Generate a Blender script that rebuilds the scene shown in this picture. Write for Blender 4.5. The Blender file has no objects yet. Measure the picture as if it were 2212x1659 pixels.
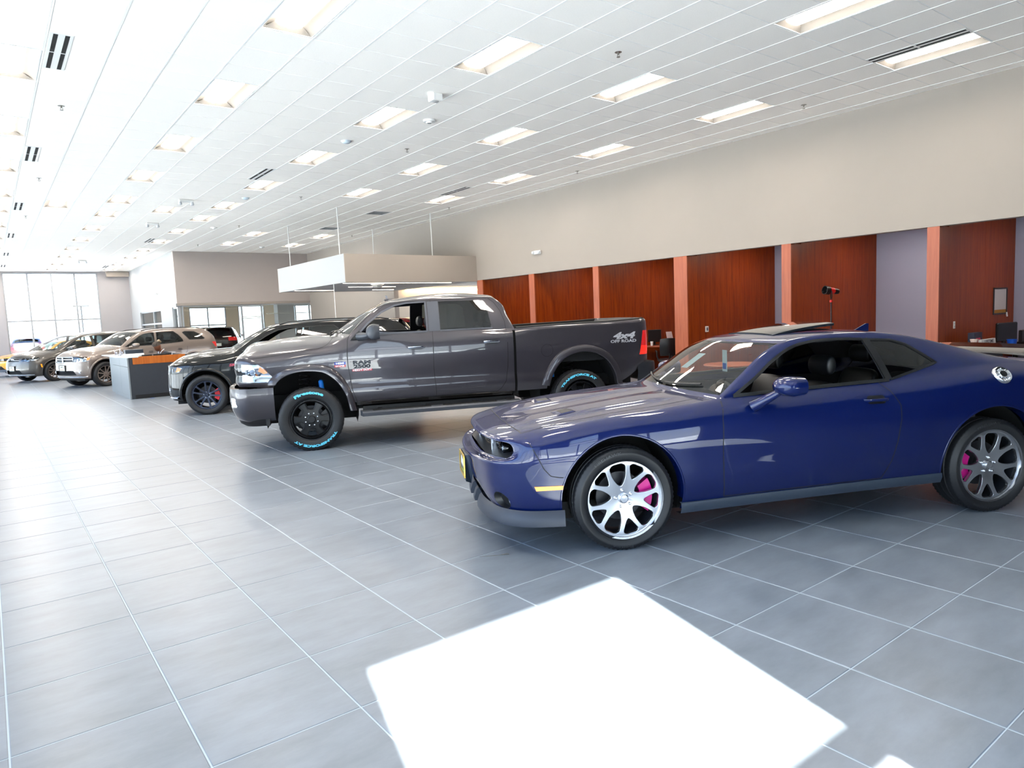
import bpy, bmesh, math, random
import numpy as np
from mathutils import Vector, Matrix
from mathutils.bvhtree import BVHTree
random.seed(7)
PI = math.pi
SC = bpy.context.scene
COL = SC.collection
def srgb(h):
    h = h.lstrip('#'); v = [int(h[i:i+2], 16)/255 for i in (0, 2, 4)]
    return tuple((c/12.92 if c <= .04045 else ((c+.055)/1.055)**2.4) for c in v)
# ------------------------------------------------------------------ camera
CAMF, CYAW, CPIT, CROL, CAMZ = 1494.5, .6467, -.0982, -.0431, 1.662
def cam_axes():
    cy, sy, cp, sp = math.cos(CYAW), math.sin(CYAW), math.cos(CPIT), math.sin(CPIT)
    F = Vector((sy*cp, cy*cp, sp)); R = Vector((cy, -sy, 0)); U = R.cross(F)
    cr, sr = math.cos(CROL), math.sin(CROL)
    return R*cr+U*sr, U*cr-R*sr, F
CR, CU, CF = cam_axes()
cd = bpy.data.cameras.new('camera'); cam = bpy.data.objects.new('camera', cd); COL.objects.link(cam)
cam.matrix_world = Matrix(((CR.x, CU.x, -CF.x, 0), (CR.y, CU.y, -CF.y, 0), (CR.z, CU.z, -CF.z, CAMZ), (0, 0, 0, 1)))
cd.sensor_fit = 'HORIZONTAL'; cd.sensor_width = 36; cd.lens = CAMF/2212*36; cd.clip_start = .05; cd.clip_end = 500
SC.camera = cam
# ------------------------------------------------------------------ world, sun, exposure
W = bpy.data.worlds.new('sky'); SC.world = W; W.use_nodes = True
nt = W.node_tree; nt.nodes.clear()
out = nt.nodes.new('ShaderNodeOutputWorld'); bg = nt.nodes.new('ShaderNodeBackground')
tc = nt.nodes.new('ShaderNodeTexCoord'); sx = nt.nodes.new('ShaderNodeSeparateXYZ'); rp = nt.nodes.new('ShaderNodeValToRGB')
nt.links.new(tc.outputs['Generated'], sx.inputs[0]); nt.links.new(sx.outputs['Z'], rp.inputs[0]); nt.links.new(rp.outputs[0], bg.inputs[0]); nt.links.new(bg.outputs[0], out.inputs[0])
rp.color_ramp.elements[0].position = 0.0; rp.color_ramp.elements[0].color = (.90, .955, 1, 1)
rp.color_ramp.elements[1].position = .7; rp.color_ramp.elements[1].color = (.22, .46, 1, 1)
bg.inputs[1].default_value = 2.8
SUNH, SUNEL = (.27, 1.0), math.radians(35)
sl = bpy.data.lights.new('sun', 'SUN'); sun = bpy.data.objects.new('sun', sl); COL.objects.link(sun)
n_ = math.hypot(*SUNH); sd = Vector((SUNH[0]/n_*math.cos(SUNEL), SUNH[1]/n_*math.cos(SUNEL), -math.sin(SUNEL)))
sun.rotation_euler = sd.to_track_quat('-Z', 'Y').to_euler(); sl.energy = 36; sl.angle = math.radians(.45); sl.color = (1, .96, .9)
vs = SC.view_settings; SC.display_settings.display_device = 'sRGB'
vs.view_transform = 'Standard'; vs.look = 'None'; vs.gamma = 1; vs.use_curve_mapping = False
vs.exposure = 1.18
SC.cycles.max_bounces = 8; SC.cycles.diffuse_bounces = 5; SC.cycles.glossy_bounces = 5; SC.cycles.transparent_max_bounces = 24
SC.cycles.sample_clamp_indirect = 6; SC.cycles.caustics_reflective = False; SC.cycles.caustics_refractive = False
# ------------------------------------------------------------------ materials
M = {}
def mat(name, col, rough=.5, metal=0, coat=0, emit=0, ecol=None, spec=.5, build=None):
    if name in M: return M[name]
    m = bpy.data.materials.new(name); m.use_nodes = True; b = m.node_tree.nodes['Principled BSDF']
    c = srgb(col) if isinstance(col, str) else col
    b.inputs['Base Color'].default_value = (*c, 1); b.inputs['Roughness'].default_value = rough; b.inputs['Metallic'].default_value = metal
    b.inputs['Coat Weight'].default_value = coat; b.inputs['Coat Roughness'].default_value = .02; b.inputs['Specular IOR Level'].default_value = spec
    if emit:
        b.inputs['Emission Color'].default_value = (*(srgb(ecol) if ecol else c), 1); b.inputs['Emission Strength'].default_value = emit
    if build: build(m, m.node_tree, b)
    M[name] = m; return m
def N(t, kind, **kw):
    n = t.nodes.new(kind)
    for k, v in kw.items(): setattr(n, k, v)
    return n
def noise_var(scale=(1, 1, 1), nscale=5, amt=.1, detail=4, bump=0, rough_var=0):
    """subtle procedural colour variation (and bump) from object space noise"""
    def f(m, t, b):
        c = b.inputs['Base Color'].default_value[:]
        tx = N(t, 'ShaderNodeTexCoord'); mp = N(t, 'ShaderNodeMapping'); mp.inputs['Scale'].default_value = scale
        no = N(t, 'ShaderNodeTexNoise'); no.inputs['Scale'].default_value = nscale; no.inputs['Detail'].default_value = detail
        r = N(t, 'ShaderNodeValToRGB')
        r.color_ramp.elements[0].position = .3; r.color_ramp.elements[1].position = .7
        r.color_ramp.elements[0].color = (*[x*(1-amt) for x in c[:3]], 1); r.color_ramp.elements[1].color = (*[min(1, x*(1+amt)) for x in c[:3]], 1)
        t.links.new(tx.outputs['Object'], mp.inputs[0]); t.links.new(mp.outputs[0], no.inputs[0]); t.links.new(no.outputs[0], r.inputs[0]); t.links.new(r.outputs[0], b.inputs['Base Color'])
        if bump:
            bp = N(t, 'ShaderNodeBump'); bp.inputs['Strength'].default_value = bump; bp.inputs['Distance'].default_value = .002
            t.links.new(no.outputs[0], bp.inputs['Height']); t.links.new(bp.outputs[0], b.inputs['Normal'])
    return f
def floor_mat(m, t, b):
    g = N(t, 'ShaderNodeNewGeometry'); mp = N(t, 'ShaderNodeMapping', vector_type='POINT')
    mp.inputs['Location'].default_value = (-(3.605)/.6137, -(5.137)/.6062, 0); mp.inputs['Scale'].default_value = (1/.6137, 1/.6062, 1)
    fl = N(t, 'ShaderNodeVectorMath', operation='FLOOR'); wn = N(t, 'ShaderNodeTexWhiteNoise', noise_dimensions='2D')
    t.links.new(g.outputs['Position'], mp.inputs[0]); t.links.new(mp.outputs[0], fl.inputs[0]); t.links.new(fl.outputs[0], wn.inputs['Vector'])
    off = N(t, 'ShaderNodeVectorMath', operation='MULTIPLY_ADD'); off.inputs[1].default_value = (7, 7, 7)
    t.links.new(wn.outputs['Color'], off.inputs[0]); t.links.new(g.outputs['Position'], off.inputs[2])
    n1 = N(t, 'ShaderNodeTexNoise'); n1.inputs['Scale'].default_value = 2.2; n1.inputs['Detail'].default_value = 9; n1.inputs['Roughness'].default_value = .65
    mp2 = N(t, 'ShaderNodeMapping'); mp2.inputs['Scale'].default_value = (1, 2.6, 1)
    t.links.new(off.outputs[0], mp2.inputs[0]); t.links.new(mp2.outputs[0], n1.inputs[0])
    r = N(t, 'ShaderNodeValToRGB'); r.color_ramp.elements[0].position = .32; r.color_ramp.elements[1].position = .68
    r.color_ramp.elements[0].color = (*srgb('#70777f'), 1); r.color_ramp.elements[1].color = (*srgb('#828a93'), 1)
    t.links.new(n1.outputs[0], r.inputs[0])
    mx = N(t, 'ShaderNodeMix', data_type='RGBA', blend_type='MULTIPLY'); mx.inputs[0].default_value = 1
    vr = N(t, 'ShaderNodeMapRange'); vr.inputs[3].default_value = .93; vr.inputs[4].default_value = 1.03
    t.links.new(wn.outputs['Value'], vr.inputs[0]); t.links.new(r.outputs[0], mx.inputs[6]); t.links.new(vr.outputs[0], mx.inputs[7]); t.links.new(mx.outputs[2], b.inputs['Base Color'])
    rr = N(t, 'ShaderNodeMapRange'); rr.inputs[3].default_value = .27; rr.inputs[4].default_value = .38
    t.links.new(n1.outputs[0], rr.inputs[0]); t.links.new(rr.outputs[0], b.inputs['Roughness'])
    bp = N(t, 'ShaderNodeBump'); bp.inputs['Strength'].default_value = .10; bp.inputs['Distance'].default_value = .003
    t.links.new(n1.outputs[0], bp.inputs['Height']); t.links.new(bp.outputs[0], b.inputs['Normal'])
def wood_mat(c1, c2, c3):
    def f(m, t, b):
        g = N(t, 'ShaderNodeNewGeometry'); mp = N(t, 'ShaderNodeMapping'); mp.inputs['Scale'].default_value = (9, 9, .55)
        n1 = N(t, 'ShaderNodeTexNoise'); n1.inputs['Scale'].default_value = 2.2; n1.inputs['Detail'].default_value = 7; n1.inputs['Distortion'].default_value = .35
        mp2 = N(t, 'ShaderNodeMapping'); mp2.inputs['Scale'].default_value = (70, 70, 2.2)
        n2 = N(t, 'ShaderNodeTexNoise'); n2.inputs['Scale'].default_value = 2; n2.inputs['Detail'].default_value = 4
        t.links.new(g.outputs['Position'], mp.inputs[0]); t.links.new(mp.outputs[0], n1.inputs[0])
        t.links.new(g.outputs['Position'], mp2.inputs[0]); t.links.new(mp2.outputs[0], n2.inputs[0])
        a = N(t, 'ShaderNodeMath', operation='MULTIPLY_ADD'); a.inputs[1].default_value = .45
        t.links.new(n2.outputs[0], a.inputs[0]); 
        s = N(t, 'ShaderNodeMath', operation='MULTIPLY'); s.inputs[1].default_value = .6; t.links.new(n1.outputs[0], s.inputs[0]); t.links.new(s.outputs[0], a.inputs[2])
        r = N(t, 'ShaderNodeValToRGB'); e = r.color_ramp.elements; e[0].position = .35; e[0].color = (*srgb(c1), 1); e[1].position = .7; e[1].color = (*srgb(c3), 1)
        k = e.new(.52); k.color = (*srgb(c2), 1)
        t.links.new(a.outputs[0], r.inputs[0]); t.links.new(r.outputs[0], b.inputs['Base Color'])
    return f
def glass_mat(name, tint, refl=1.0, rough=.0, ior=1.5, base=0.0):
    if name in M: return M[name]
    m = bpy.data.materials.new(name); m.use_nodes = True; t = m.node_tree; t.nodes.clear()
    o = N(t, 'ShaderNodeOutputMaterial'); tr = N(t, 'ShaderNodeBsdfTransparent'); gl = N(t, 'ShaderNodeBsdfGlossy'); mx = N(t, 'ShaderNodeMixShader'); fr = N(t, 'ShaderNodeFresnel')
    tr.inputs[0].default_value = (*tint, 1); gl.inputs['Roughness'].default_value = rough; fr.inputs[0].default_value = ior
    ma = N(t, 'ShaderNodeMath', operation='MULTIPLY_ADD'); ma.inputs[1].default_value = refl; ma.inputs[2].default_value = base; ma.use_clamp = True
    t.links.new(fr.outputs[0], ma.inputs[0]); t.links.new(ma.outputs[0], mx.inputs[0]); t.links.new(tr.outputs[0], mx.inputs[1]); t.links.new(gl.outputs[0], mx.inputs[2]); t.links.new(mx.outputs[0], o.inputs[0])
    M[name] = m; return m
m_floor = mat('floor_tile', '#8a8d91', .33, build=floor_mat)
m_grout = mat('grout', '#b4c0c8', .6)
m_ceil = mat('ceiling_tile', '#fdf8f2', .85, build=noise_var(nscale=60, amt=.02, bump=.15))
m_tbar = mat('ceiling_bar', '#f4f4f2', .45)
m_wall = mat('wall_paint', '#9c938b', .75, build=noise_var(nscale=1.3, amt=.015))
m_wallg = mat('wall_paint_grey', '#ada4a0', .75, build=noise_var(nscale=1.3, amt=.015))
m_wallw = mat('wall_paint_white', '#a4a6a8', .7, build=noise_var(nscale=1.3, amt=.01))
m_lav = mat('wall_paint_lavender', '#a9a9be', .75, build=noise_var(nscale=1.3, amt=.01))
m_wood = mat('cherry_veneer', '#7c2d10', .42, spec=.3, build=wood_mat('#6c2200', '#8c3500', '#9c4304'))
m_woodl = mat('cherry_edge', '#c06a48', .4, build=wood_mat('#97492b', '#a65535', '#b2623f'))
m_woodd = mat('desk_wood_band', '#b4611c', .4, build=wood_mat('#a5520f', '#b4601a', '#c46e22'))
m_white = mat('white_plastic', '#e8e8e6', .4)
m_blk = mat('black_plastic', '#0c0d10', .42)
m_dark = mat('dark_void', '#050507', .9)
m_alu = mat('aluminium', '#b9bdc2', .3, .9)
m_alum = mat('mullion_aluminium', '#a2a7ac', .4, .4)
m_steel = mat('grey_laminate', '#8b9295', .35, .2, build=noise_var(nscale=9, amt=.03))
m_lam = mat('charcoal_laminate', '#2a2f37', .45, build=noise_var(nscale=9, amt=.05))
m_conc = mat('concrete_lot', '#dcdad5', .9, build=noise_var(nscale=.8, amt=.05))
m_chrome = mat('chrome', '#e8eaee', .06, 1)
m_lens = mat('light_lens', '#fff6ea', .5, emit=20, ecol='#fff3e4')
m_refl = mat('light_reflector', '#8f8b86', .6)
m_strip = mat('strip_lens', '#fff6ea', .5, emit=9, ecol='#ffe9cc')
m_pane = glass_mat('clear_pane', (.93, .97, .97), .8)
# ------------------------------------------------------------------ mesh helpers
class MB:
    def __init__(s): s.v = []; s.f = []; s.m = []
    def add(s, vs, fs, mi=0):
        k = len(s.v); s.v += [tuple(v) for v in vs]; s.f += [tuple(i+k for i in f) for f in fs]; s.m += [mi]*len(fs); return s
    def box(s, x0, x1, y0, y1, z0, z1, mi=0, bev=0):
        if x0 > x1: x0, x1 = x1, x0
        if y0 > y1: y0, y1 = y1, y0
        if z0 > z1: z0, z1 = z1, z0
        if bev:
            b = min(bev, (x1-x0)/2.01, (y1-y0)/2.01, (z1-z0)/2.01)
            vs = []
            for X, sx_ in ((x0, 1), (x1, -1)):
                for Y, sy_ in ((y0, 1), (y1, -1)):
                    for Z, sz_ in ((z0, 1), (z1, -1)):
                        vs += [(X, Y+sy_*b, Z+sz_*b), (X+sx_*b, Y, Z+sz_*b), (X+sx_*b, Y+sy_*b, Z)]
            bm = bmesh.new(); [bm.verts.new(v) for v in vs]; r = bmesh.ops.convex_hull(bm, input=bm.verts[:])
            bmesh.ops.dissolve_limit(bm, angle_limit=.01, verts=bm.verts[:], edges=bm.edges[:])
            bm.verts.index_update(); s.add([v.co[:] for v in bm.verts], [[v.index for v in f.verts] for f in bm.faces], mi); bm.free(); return s
        vs = [(x, y, z) for x in (x0, x1) for y in (y0, y1) for z in (z0, z1)]
        return s.add(vs, [(0, 1, 3, 2), (4, 6, 7, 5), (0, 4, 5, 1), (2, 3, 7, 6), (0, 2, 6, 4), (1, 5, 7, 3)], mi)
    def obox(s, c, ax, h, mi=0):
        """oriented box: centre, 3 unit axes, half sizes"""
        c = Vector(c); a = [Vector(x)*k for x, k in zip(ax, h)]
        vs = [c+a[0]*i+a[1]*j+a[2]*k for i in (-1, 1) for j in (-1, 1) for k in (-1, 1)]
        return s.add(vs, [(0, 1, 3, 2), (4, 6, 7, 5), (0, 4, 5, 1), (2, 3, 7, 6), (0, 2, 6, 4), (1, 5, 7, 3)], mi)
    def tube(s, pts, r, n=8, mi=0, caps=True):
        pts = [Vector(p) for p in pts]; rs = r if isinstance(r, (list, tuple)) else [r]*len(pts)
        k = len(s.v); up = None
        for i, p in enumerate(pts):
            t = (pts[min(i+1, len(pts)-1)]-pts[max(i-1, 0)]).normalized()
            if up is None: up = t.orthogonal().normalized()
            up = (up-t*up.dot(t)).normalized(); w = t.cross(up)
            s.v += [tuple(p+(up*math.cos(2*PI*j/n)+w*math.sin(2*PI*j/n))*rs[i]) for j in range(n)]
        for i in range(len(pts)-1):
            for j in range(n): s.f.append((k+i*n+j, k+i*n+(j+1) % n, k+(i+1)*n+(j+1) % n, k+(i+1)*n+j)); s.m.append(mi)
        if caps: s.f += [tuple(k+j for j in reversed(range(n))), tuple(k+(len(pts)-1)*n+j for j in range(n))]; s.m += [mi]*2
        return s
    def lathe(s, prof, n=32, c=(0, 0, 0), axis='z', mi=0, a0=0, a1=2*PI):
        """prof: (radius, height) list; axis 'z' or 'y' or 'x'"""
        full = abs(a1-a0-2*PI) < 1e-6; m = n if full else n+1; k = len(s.v)
        for i in range(m):
            a = a0+(a1-a0)*i/n; ca, sa = math.cos(a), math.sin(a)
            for r, h in prof:
                if axis == 'z': p = (r*ca, r*sa, h)
                elif axis == 'y': p = (r*ca, h, r*sa)
                else: p = (h, r*ca, r*sa)
                s.v.append((p[0]+c[0], p[1]+c[1], p[2]+c[2]))
        L = len(prof)
        for i in range(n):
            j = (i+1) % m
            for q in range(L-1): s.f.append((k+i*L+q, k+j*L+q, k+j*L+q+1, k+i*L+q+1)); s.m.append(mi)
        return s
    def prism(s, poly, a, b, axis='y', mi=0):
        """extrude a 2D polygon between a and b; axis y: poly=(x,z); z: (x,y); x: (y,z)"""
        n = len(poly)
        def P(u, v, h): return (u, h, v) if axis == 'y' else ((u, v, h) if axis == 'z' else (h, u, v))
        vs = [P(u, v, a) for u, v in poly]+[P(u, v, b) for u, v in poly]
        return s.add(vs, [tuple(range(n)), tuple(range(2*n-1, n-1, -1))]+[(i, n+i, n+(i+1) % n, (i+1) % n) for i in range(n)], mi)
    def grid(s, G, mi=0):
        G = np.asarray(G); a, b = G.shape[:2]
        return s.add(G.reshape(-1, 3).tolist(), [(i*b+j, i*b+j+1, (i+1)*b+j+1, (i+1)*b+j) for i in range(a-1) for j in range(b-1)], mi)
    def mesh(s, name, mats, smooth=False, recalc=True):
        me = bpy.data.meshes.new(name); me.from_pydata(s.v, [], s.f)
        for m in (mats if isinstance(mats, (list, tuple)) else [mats]): me.materials.append(m)
        if len(set(s.m)) > 1: me.polygons.foreach_set('material_index', s.m)
        if recalc:
            bm = bmesh.new(); bm.from_mesh(me); bmesh.ops.recalc_face_normals(bm, faces=bm.faces[:]); bm.to_mesh(me); bm.free()
        if smooth:
            me.polygons.foreach_set('use_smooth', [True]*len(me.polygons))
            if smooth != 'all': me.set_sharp_from_angle(angle=math.radians(smooth if isinstance(smooth, (int, float)) and smooth > 1 else 35))
        me.update(); return me
    def build(s, name, mats, parent=None, smooth=False, loc=None, rot=None, recalc=True):
        o = bpy.data.objects.new(name, s.mesh(name, mats, smooth, recalc)); COL.objects.link(o)
        if parent: o.parent = parent
        if loc: o.location = loc
        if rot: o.rotation_euler = rot
        return o
def split_build(mb, name, mats, parent=None, smooth=False, recalc=True):
    """one object per connected island"""
    par = list(range(len(mb.v)))
    def fd(a):
        while par[a] != a: par[a] = par[par[a]]; a = par[a]
        return a
    for f in mb.f:
        r = fd(f[0])
        for q in f[1:]: par[fd(q)] = r
    gr = {}
    for f, m_ in zip(mb.f, mb.m): gr.setdefault(fd(f[0]), []).append((f, m_))
    out = []
    for fs in gr.values():
        ix = {}; n = MB()
        for f, m_ in fs:
            for q in f:
                if q not in ix: ix[q] = len(n.v); n.v.append(mb.v[q])
            n.f.append(tuple(ix[q] for q in f)); n.m.append(m_)
        out.append(n.build(name, mats, parent, smooth=smooth, recalc=recalc))
    return out
def tag(o, label, cat, group=None, kind=None):
    if label: o['label'] = label
    if cat: o['category'] = cat
    if group: o['group'] = group
    if kind: o['kind'] = kind
    return o
def thing(name, label, cat, loc=(0, 0, 0), rz=0, group=None):
    o = bpy.data.objects.new(name, None); COL.objects.link(o); o.location = loc; o.rotation_euler = (0, 0, rz); o.empty_display_size = .1
    return tag(o, label, cat, group)
def struct(o): o['kind'] = 'structure'; return o
def sempty(name):
    o = bpy.data.objects.new(name, None); COL.objects.link(o); return struct(o)
def linked(name, me, parent, loc=(0, 0, 0), rot=None):
    o = bpy.data.objects.new(name, me); COL.objects.link(o); o.parent = parent; o.location = loc
    if rot: o.rotation_euler = rot
    return o
def copy_tree(o, parent=None):
    c = o.copy(); COL.objects.link(c)
    if parent: c.parent = parent
    for ch in list(o.children): copy_tree(ch, c)
    return c
def text_geo(s, size=1, align='CENTER', shear=0, bold=0):
    cu = bpy.data.curves.new('t', 'FONT'); cu.body = s; cu.size = size; cu.align_x = align; cu.align_y = 'CENTER'; cu.shear = shear; cu.offset = bold; cu.resolution_u = 3
    o = bpy.data.objects.new('t', cu); COL.objects.link(o); bpy.context.view_layer.update()
    me = o.evaluated_get(bpy.context.evaluated_depsgraph_get()).to_mesh()
    v = [tuple(p.co) for p in me.vertices]; f = [tuple(p.vertices) for p in me.polygons]
    o.evaluated_get(bpy.context.evaluated_depsgraph_get()).to_mesh_clear(); bpy.data.objects.remove(o); bpy.data.curves.remove(cu)
    return v, f
def plate_geo(outer, holes, depth, bevel=0):
    """flat plate with holes: returns verts, faces (in xy, thickness along z, centred)"""
    cu = bpy.data.curves.new('p', 'CURVE'); cu.dimensions = '2D'; cu.fill_mode = 'BOTH'; cu.extrude = max(depth/2-bevel, .0005); cu.bevel_depth = bevel; cu.bevel_resolution = 1; cu.offset = -bevel
    for loop in [outer]+holes:
        sp = cu.splines.new('POLY'); sp.points.add(len(loop)-1)
        for q, p in zip(sp.points, loop): q.co = (p[0], p[1], 0, 1)
        sp.use_cyclic_u = True
    o = bpy.data.objects.new('p', cu); COL.objects.link(o); bpy.context.view_layer.update()
    ev = o.evaluated_get(bpy.context.evaluated_depsgraph_get()); me = ev.to_mesh()
    v = [tuple(p.co) for p in me.vertices]; f = [tuple(p.vertices) for p in me.polygons]
    ev.to_mesh_clear(); bpy.data.objects.remove(o); bpy.data.curves.remove(cu)
    return v, f
def project(p):
    d = Vector(p)-Vector((0, 0, CAMZ)); z = d.dot(CF)
    if z < .05: return None
    return (1106+CAMF*d.dot(CR)/z, 829.5-CAMF*d.dot(CU)/z)
# ------------------------------------------------------------------ room dimensions
HC, XW, XL, YN, YG, YB, XO, XWW = 4.880, 12.06, -1.75, -2.5, 31.1, 42.1, 15.4, 6.42
ZH = 2.775; CT = .6096; CX0, CY0 = 8.1502, 4.7428; FX0, FY0, FSX, FSY = 3.605, 5.137, .6137, .6062
# floor base + tiles
FLR = struct(MB().box(XL-.2, 21, YN-.2, YB+.3, -.12, -.0022).build('floor', m_grout))
def tri_area(ps):
    if any(p is None for p in ps): return 0
    a = 0
    for i in range(len(ps)): x1, y1 = ps[i]; x2, y2 = ps[(i+1) % len(ps)]; a += x1*y2-x2*y1
    return abs(a)/2
def in_view(c, m=60):
    return c is not None and -m < c[0] < 2212+m and -m < c[1] < 1659+m
def tiles(parent, name, x0, y0, sx_, sy_, ir, jr, z, gap, th, material, up, skip=lambda i, j, xa, ya: False, clip=None, gapy=None):
    cells = []
    for i in range(*ir):
        for j in range(*jr):
            xa, ya, xb, yb = x0+i*sx_, y0+j*sy_, x0+(i+1)*sx_, y0+(j+1)*sy_
            if skip(i, j, xa, ya): continue
            c = project(((xa+xb)/2, (ya+yb)/2, z)); q = [project(p) for p in ((xa, ya, z), (xb, ya, z), (xb, yb, z), (xa, yb, z))]
            ar = tri_area(q) if in_view(c) else 0
            if any(in_view(p, 0) for p in q): ar = max(ar, tri_area(q))
            cells.append((ar, xa, ya, xb, yb))
    cells.sort(key=lambda c: -c[0])
    b = min(.004, gap)
    def geo(mb, X0, Y0, X1, Y1, Z):
        s = 1 if up else -1
        vs = [(X0, Y0, Z-s*th), (X1, Y0, Z-s*th), (X1, Y1, Z-s*th), (X0, Y1, Z-s*th), (X0, Y0, Z-s*b*.6), (X1, Y0, Z-s*b*.6), (X1, Y1, Z-s*b*.6), (X0, Y1, Z-s*b*.6), (X0+b, Y0+b, Z), (X1-b, Y0+b, Z), (X1-b, Y1-b, Z), (X0+b, Y1-b, Z)]
        mb.add(vs, [(0, 1, 5, 4), (1, 2, 6, 5), (2, 3, 7, 6), (3, 0, 4, 7), (4, 5, 9, 8), (5, 6, 10, 9), (6, 7, 11, 10), (7, 4, 8, 11), (8, 9, 10, 11)])
    one = MB(); g = gap/2; gy = (gapy if gapy else gap)/2
    geo(one, -sx_/2+g, -sy_/2+gy, sx_/2-g, sy_/2-gy, 0); me = one.mesh(name, material)
    rest = MB(); n = 0; gy = (gapy if gapy else gap)/2
    for ar, xa, ya, xb, yb in cells:
        full = clip is None or (xb <= clip[1]+1e-6 and xa >= clip[0]-1e-6)
        if ar > 0 and n < 300 and full:
            linked(name, me, parent, ((xa+xb)/2, (ya+yb)/2, z)); n += 1
        else:
            if clip: xb = min(xb, clip[1]); xa = max(xa, clip[0])
            if xb-xa > .02: geo(rest, xa+g, ya+gy, xb-g, yb-gy, z)
    o = rest.build(name+'_field', material, parent); o['kind'] = 'stuff'
tiles(FLR, 'floor_tile', FX0, FY0, FSX, FSY, (-9, 20), (-13, 62), 0, .0058, .01, m_floor, True, gapy=.0038, skip=lambda i, j, x, y: False, clip=(XL, 18))
# lights layout (cell units)
LJ = [-1, 4, 9, 14, 19, 24, 28, 33, 38, 43, 48, 54, 59]
LIGHTS = []
for i, js in ((-13, LJ), (-9, LJ), (-5, LJ), (-1, [-1, 4, 9, 14, 19, 33, 38]), (3, [-1, 4, 9, 14, 19, 33, 38])):
    LIGHTS += [(i, j) for j in js]
LIGHTS = [l for l in LIGHTS if l[0] != -1 or l[1] != -999] + [(-11, 26), (-7, 26)]
VENTS = [(-12, 8), (-12, 17), (-12, 27), (-12, 37), (-12, 47), (-12, 56), (-5, 17), (3, 17), (3, -1), (-5, 37.5), (-5, 56)]
GRILLES = [(2, 23), (2, 29)]
occ = {(i, j+d) for i, j in LIGHTS for d in (-1, 0)} | set(GRILLES)
CEI = struct(MB().box(XL-.2, XO+.2, YN-.2, YB+.3, HC+.09, HC+.2).build('ceiling', m_dark))
tiles(CEI, 'ceiling_tile', CX0, CY0, CT, CT, (-17, 7), (-12, 62), HC-.003, .022, .02, m_ceil, False, gapy=.015, skip=lambda i, j, x, y: (i, j) in occ or (y > YG and x > XWW), clip=(XL, XW))
g = MB()
for i in range(-16, 7):
    x = CX0+i*CT; g.box(x-.0085, x+.0085, YN, YB if x < XWW else YG, HC-.007, HC+.03)
for j in range(-11, 62):
    y = CY0+j*CT; xe = XW if y < YG else XWW; x_ = XL
    for i in range(-17, 8):
        if (i, j) in occ and (i, j-1) in occ and CX0+i*CT < xe:
            if CX0+i*CT > x_: g.box(x_, CX0+i*CT, y-.010, y+.010, HC+.0015, HC+.028)
            x_ = CX0+(i+1)*CT
    if x_ < xe: g.box(x_, xe, y-.010, y+.010, HC+.0015, HC+.028)
g.box(XW-.022, XW, YN, YG, HC-.004, HC+.03)
o = g.build('ceiling_grid', m_tbar, CEI); o['kind'] = 'stuff'
# troffer light
def troffer():
    L, Wd = CT-.012, CT/2-.014; d = .06
    t = thing('ceiling_light', '', 'ceiling light')
    fr = MB()
    for a, b_, c, e in ((-Wd-.006, Wd+.006, -L-.006, -L+.012), (-Wd-.006, Wd+.006, L-.012, L+.006)): fr.box(a, b_, c, e, -.004, .03)
    for sx_ in (-1, 1): fr.box(sx_*Wd, sx_*(Wd-.014), -L, L, -.004, .03)
    fr.build('frame', m_tbar, t)
    rf = MB(); w0, w1 = Wd-.014, .15
    for s_ in (-1, 1): rf.grid([[(s_*(w0+(w1-w0)*k/5), y, .0+d*math.sin(k/5*PI/2)) for y in (-L+.01, L-.01)] for k in range(6)])
    for s_ in (-1, 1): rf.add([(-w0, s_*(L-.01), 0), (w0, s_*(L-.01), 0), (w1, s_*(L-.09), d), (-w1, s_*(L-.09), d)], [(0, 1, 2, 3)])
    rf.build('reflector', m_refl, t, smooth=30, recalc=False)
    ln = MB(); K = 8
    ln.grid([[(w1*math.cos(PI*k/K), y, d-.028*math.sin(PI*k/K)) for y in (-L+.06, L-.06)] for k in range(K+1)])
    ln.build('lens', m_lens, t, smooth=60)
    MBk = MB().box(-Wd, Wd, -L, L, d+.004, d+.02); MBk.build('housing', m_white, t)
    return t
tr0 = troffer(); first = True
ROWN = {-13: 'leftmost row by the window wall', -9: 'second row from the window wall', -5: 'middle row', -1: 'fourth row', 3: 'row nearest the long beige wall', -11: 'extra light between left rows', -7: 'extra light between middle rows'}
ORD = ['first', 'second', 'third', 'fourth', 'fifth', 'sixth', 'seventh', 'eighth', 'ninth', 'tenth', 'eleventh', 'twelfth', 'thirteenth']
cnt = {}
for i, j in LIGHTS:
    x, y = CX0+(i+.5)*CT, CY0+j*CT
    if (y > YG and x > XWW): continue
    c = project((x, y, HC))
    o = tr0 if first else copy_tree(tr0); first = False
    o.location = (x, y, HC); k = cnt.get(i, 0); cnt[i] = k+1
    lab = 'recessed rectangular ceiling light, ' + (f'{ORD[k]} from the front in the {ROWN[i]}' if i not in (-11, -7) else ROWN[i])
    tag(o, lab, 'ceiling light', 'recessed ceiling lights')
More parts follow.
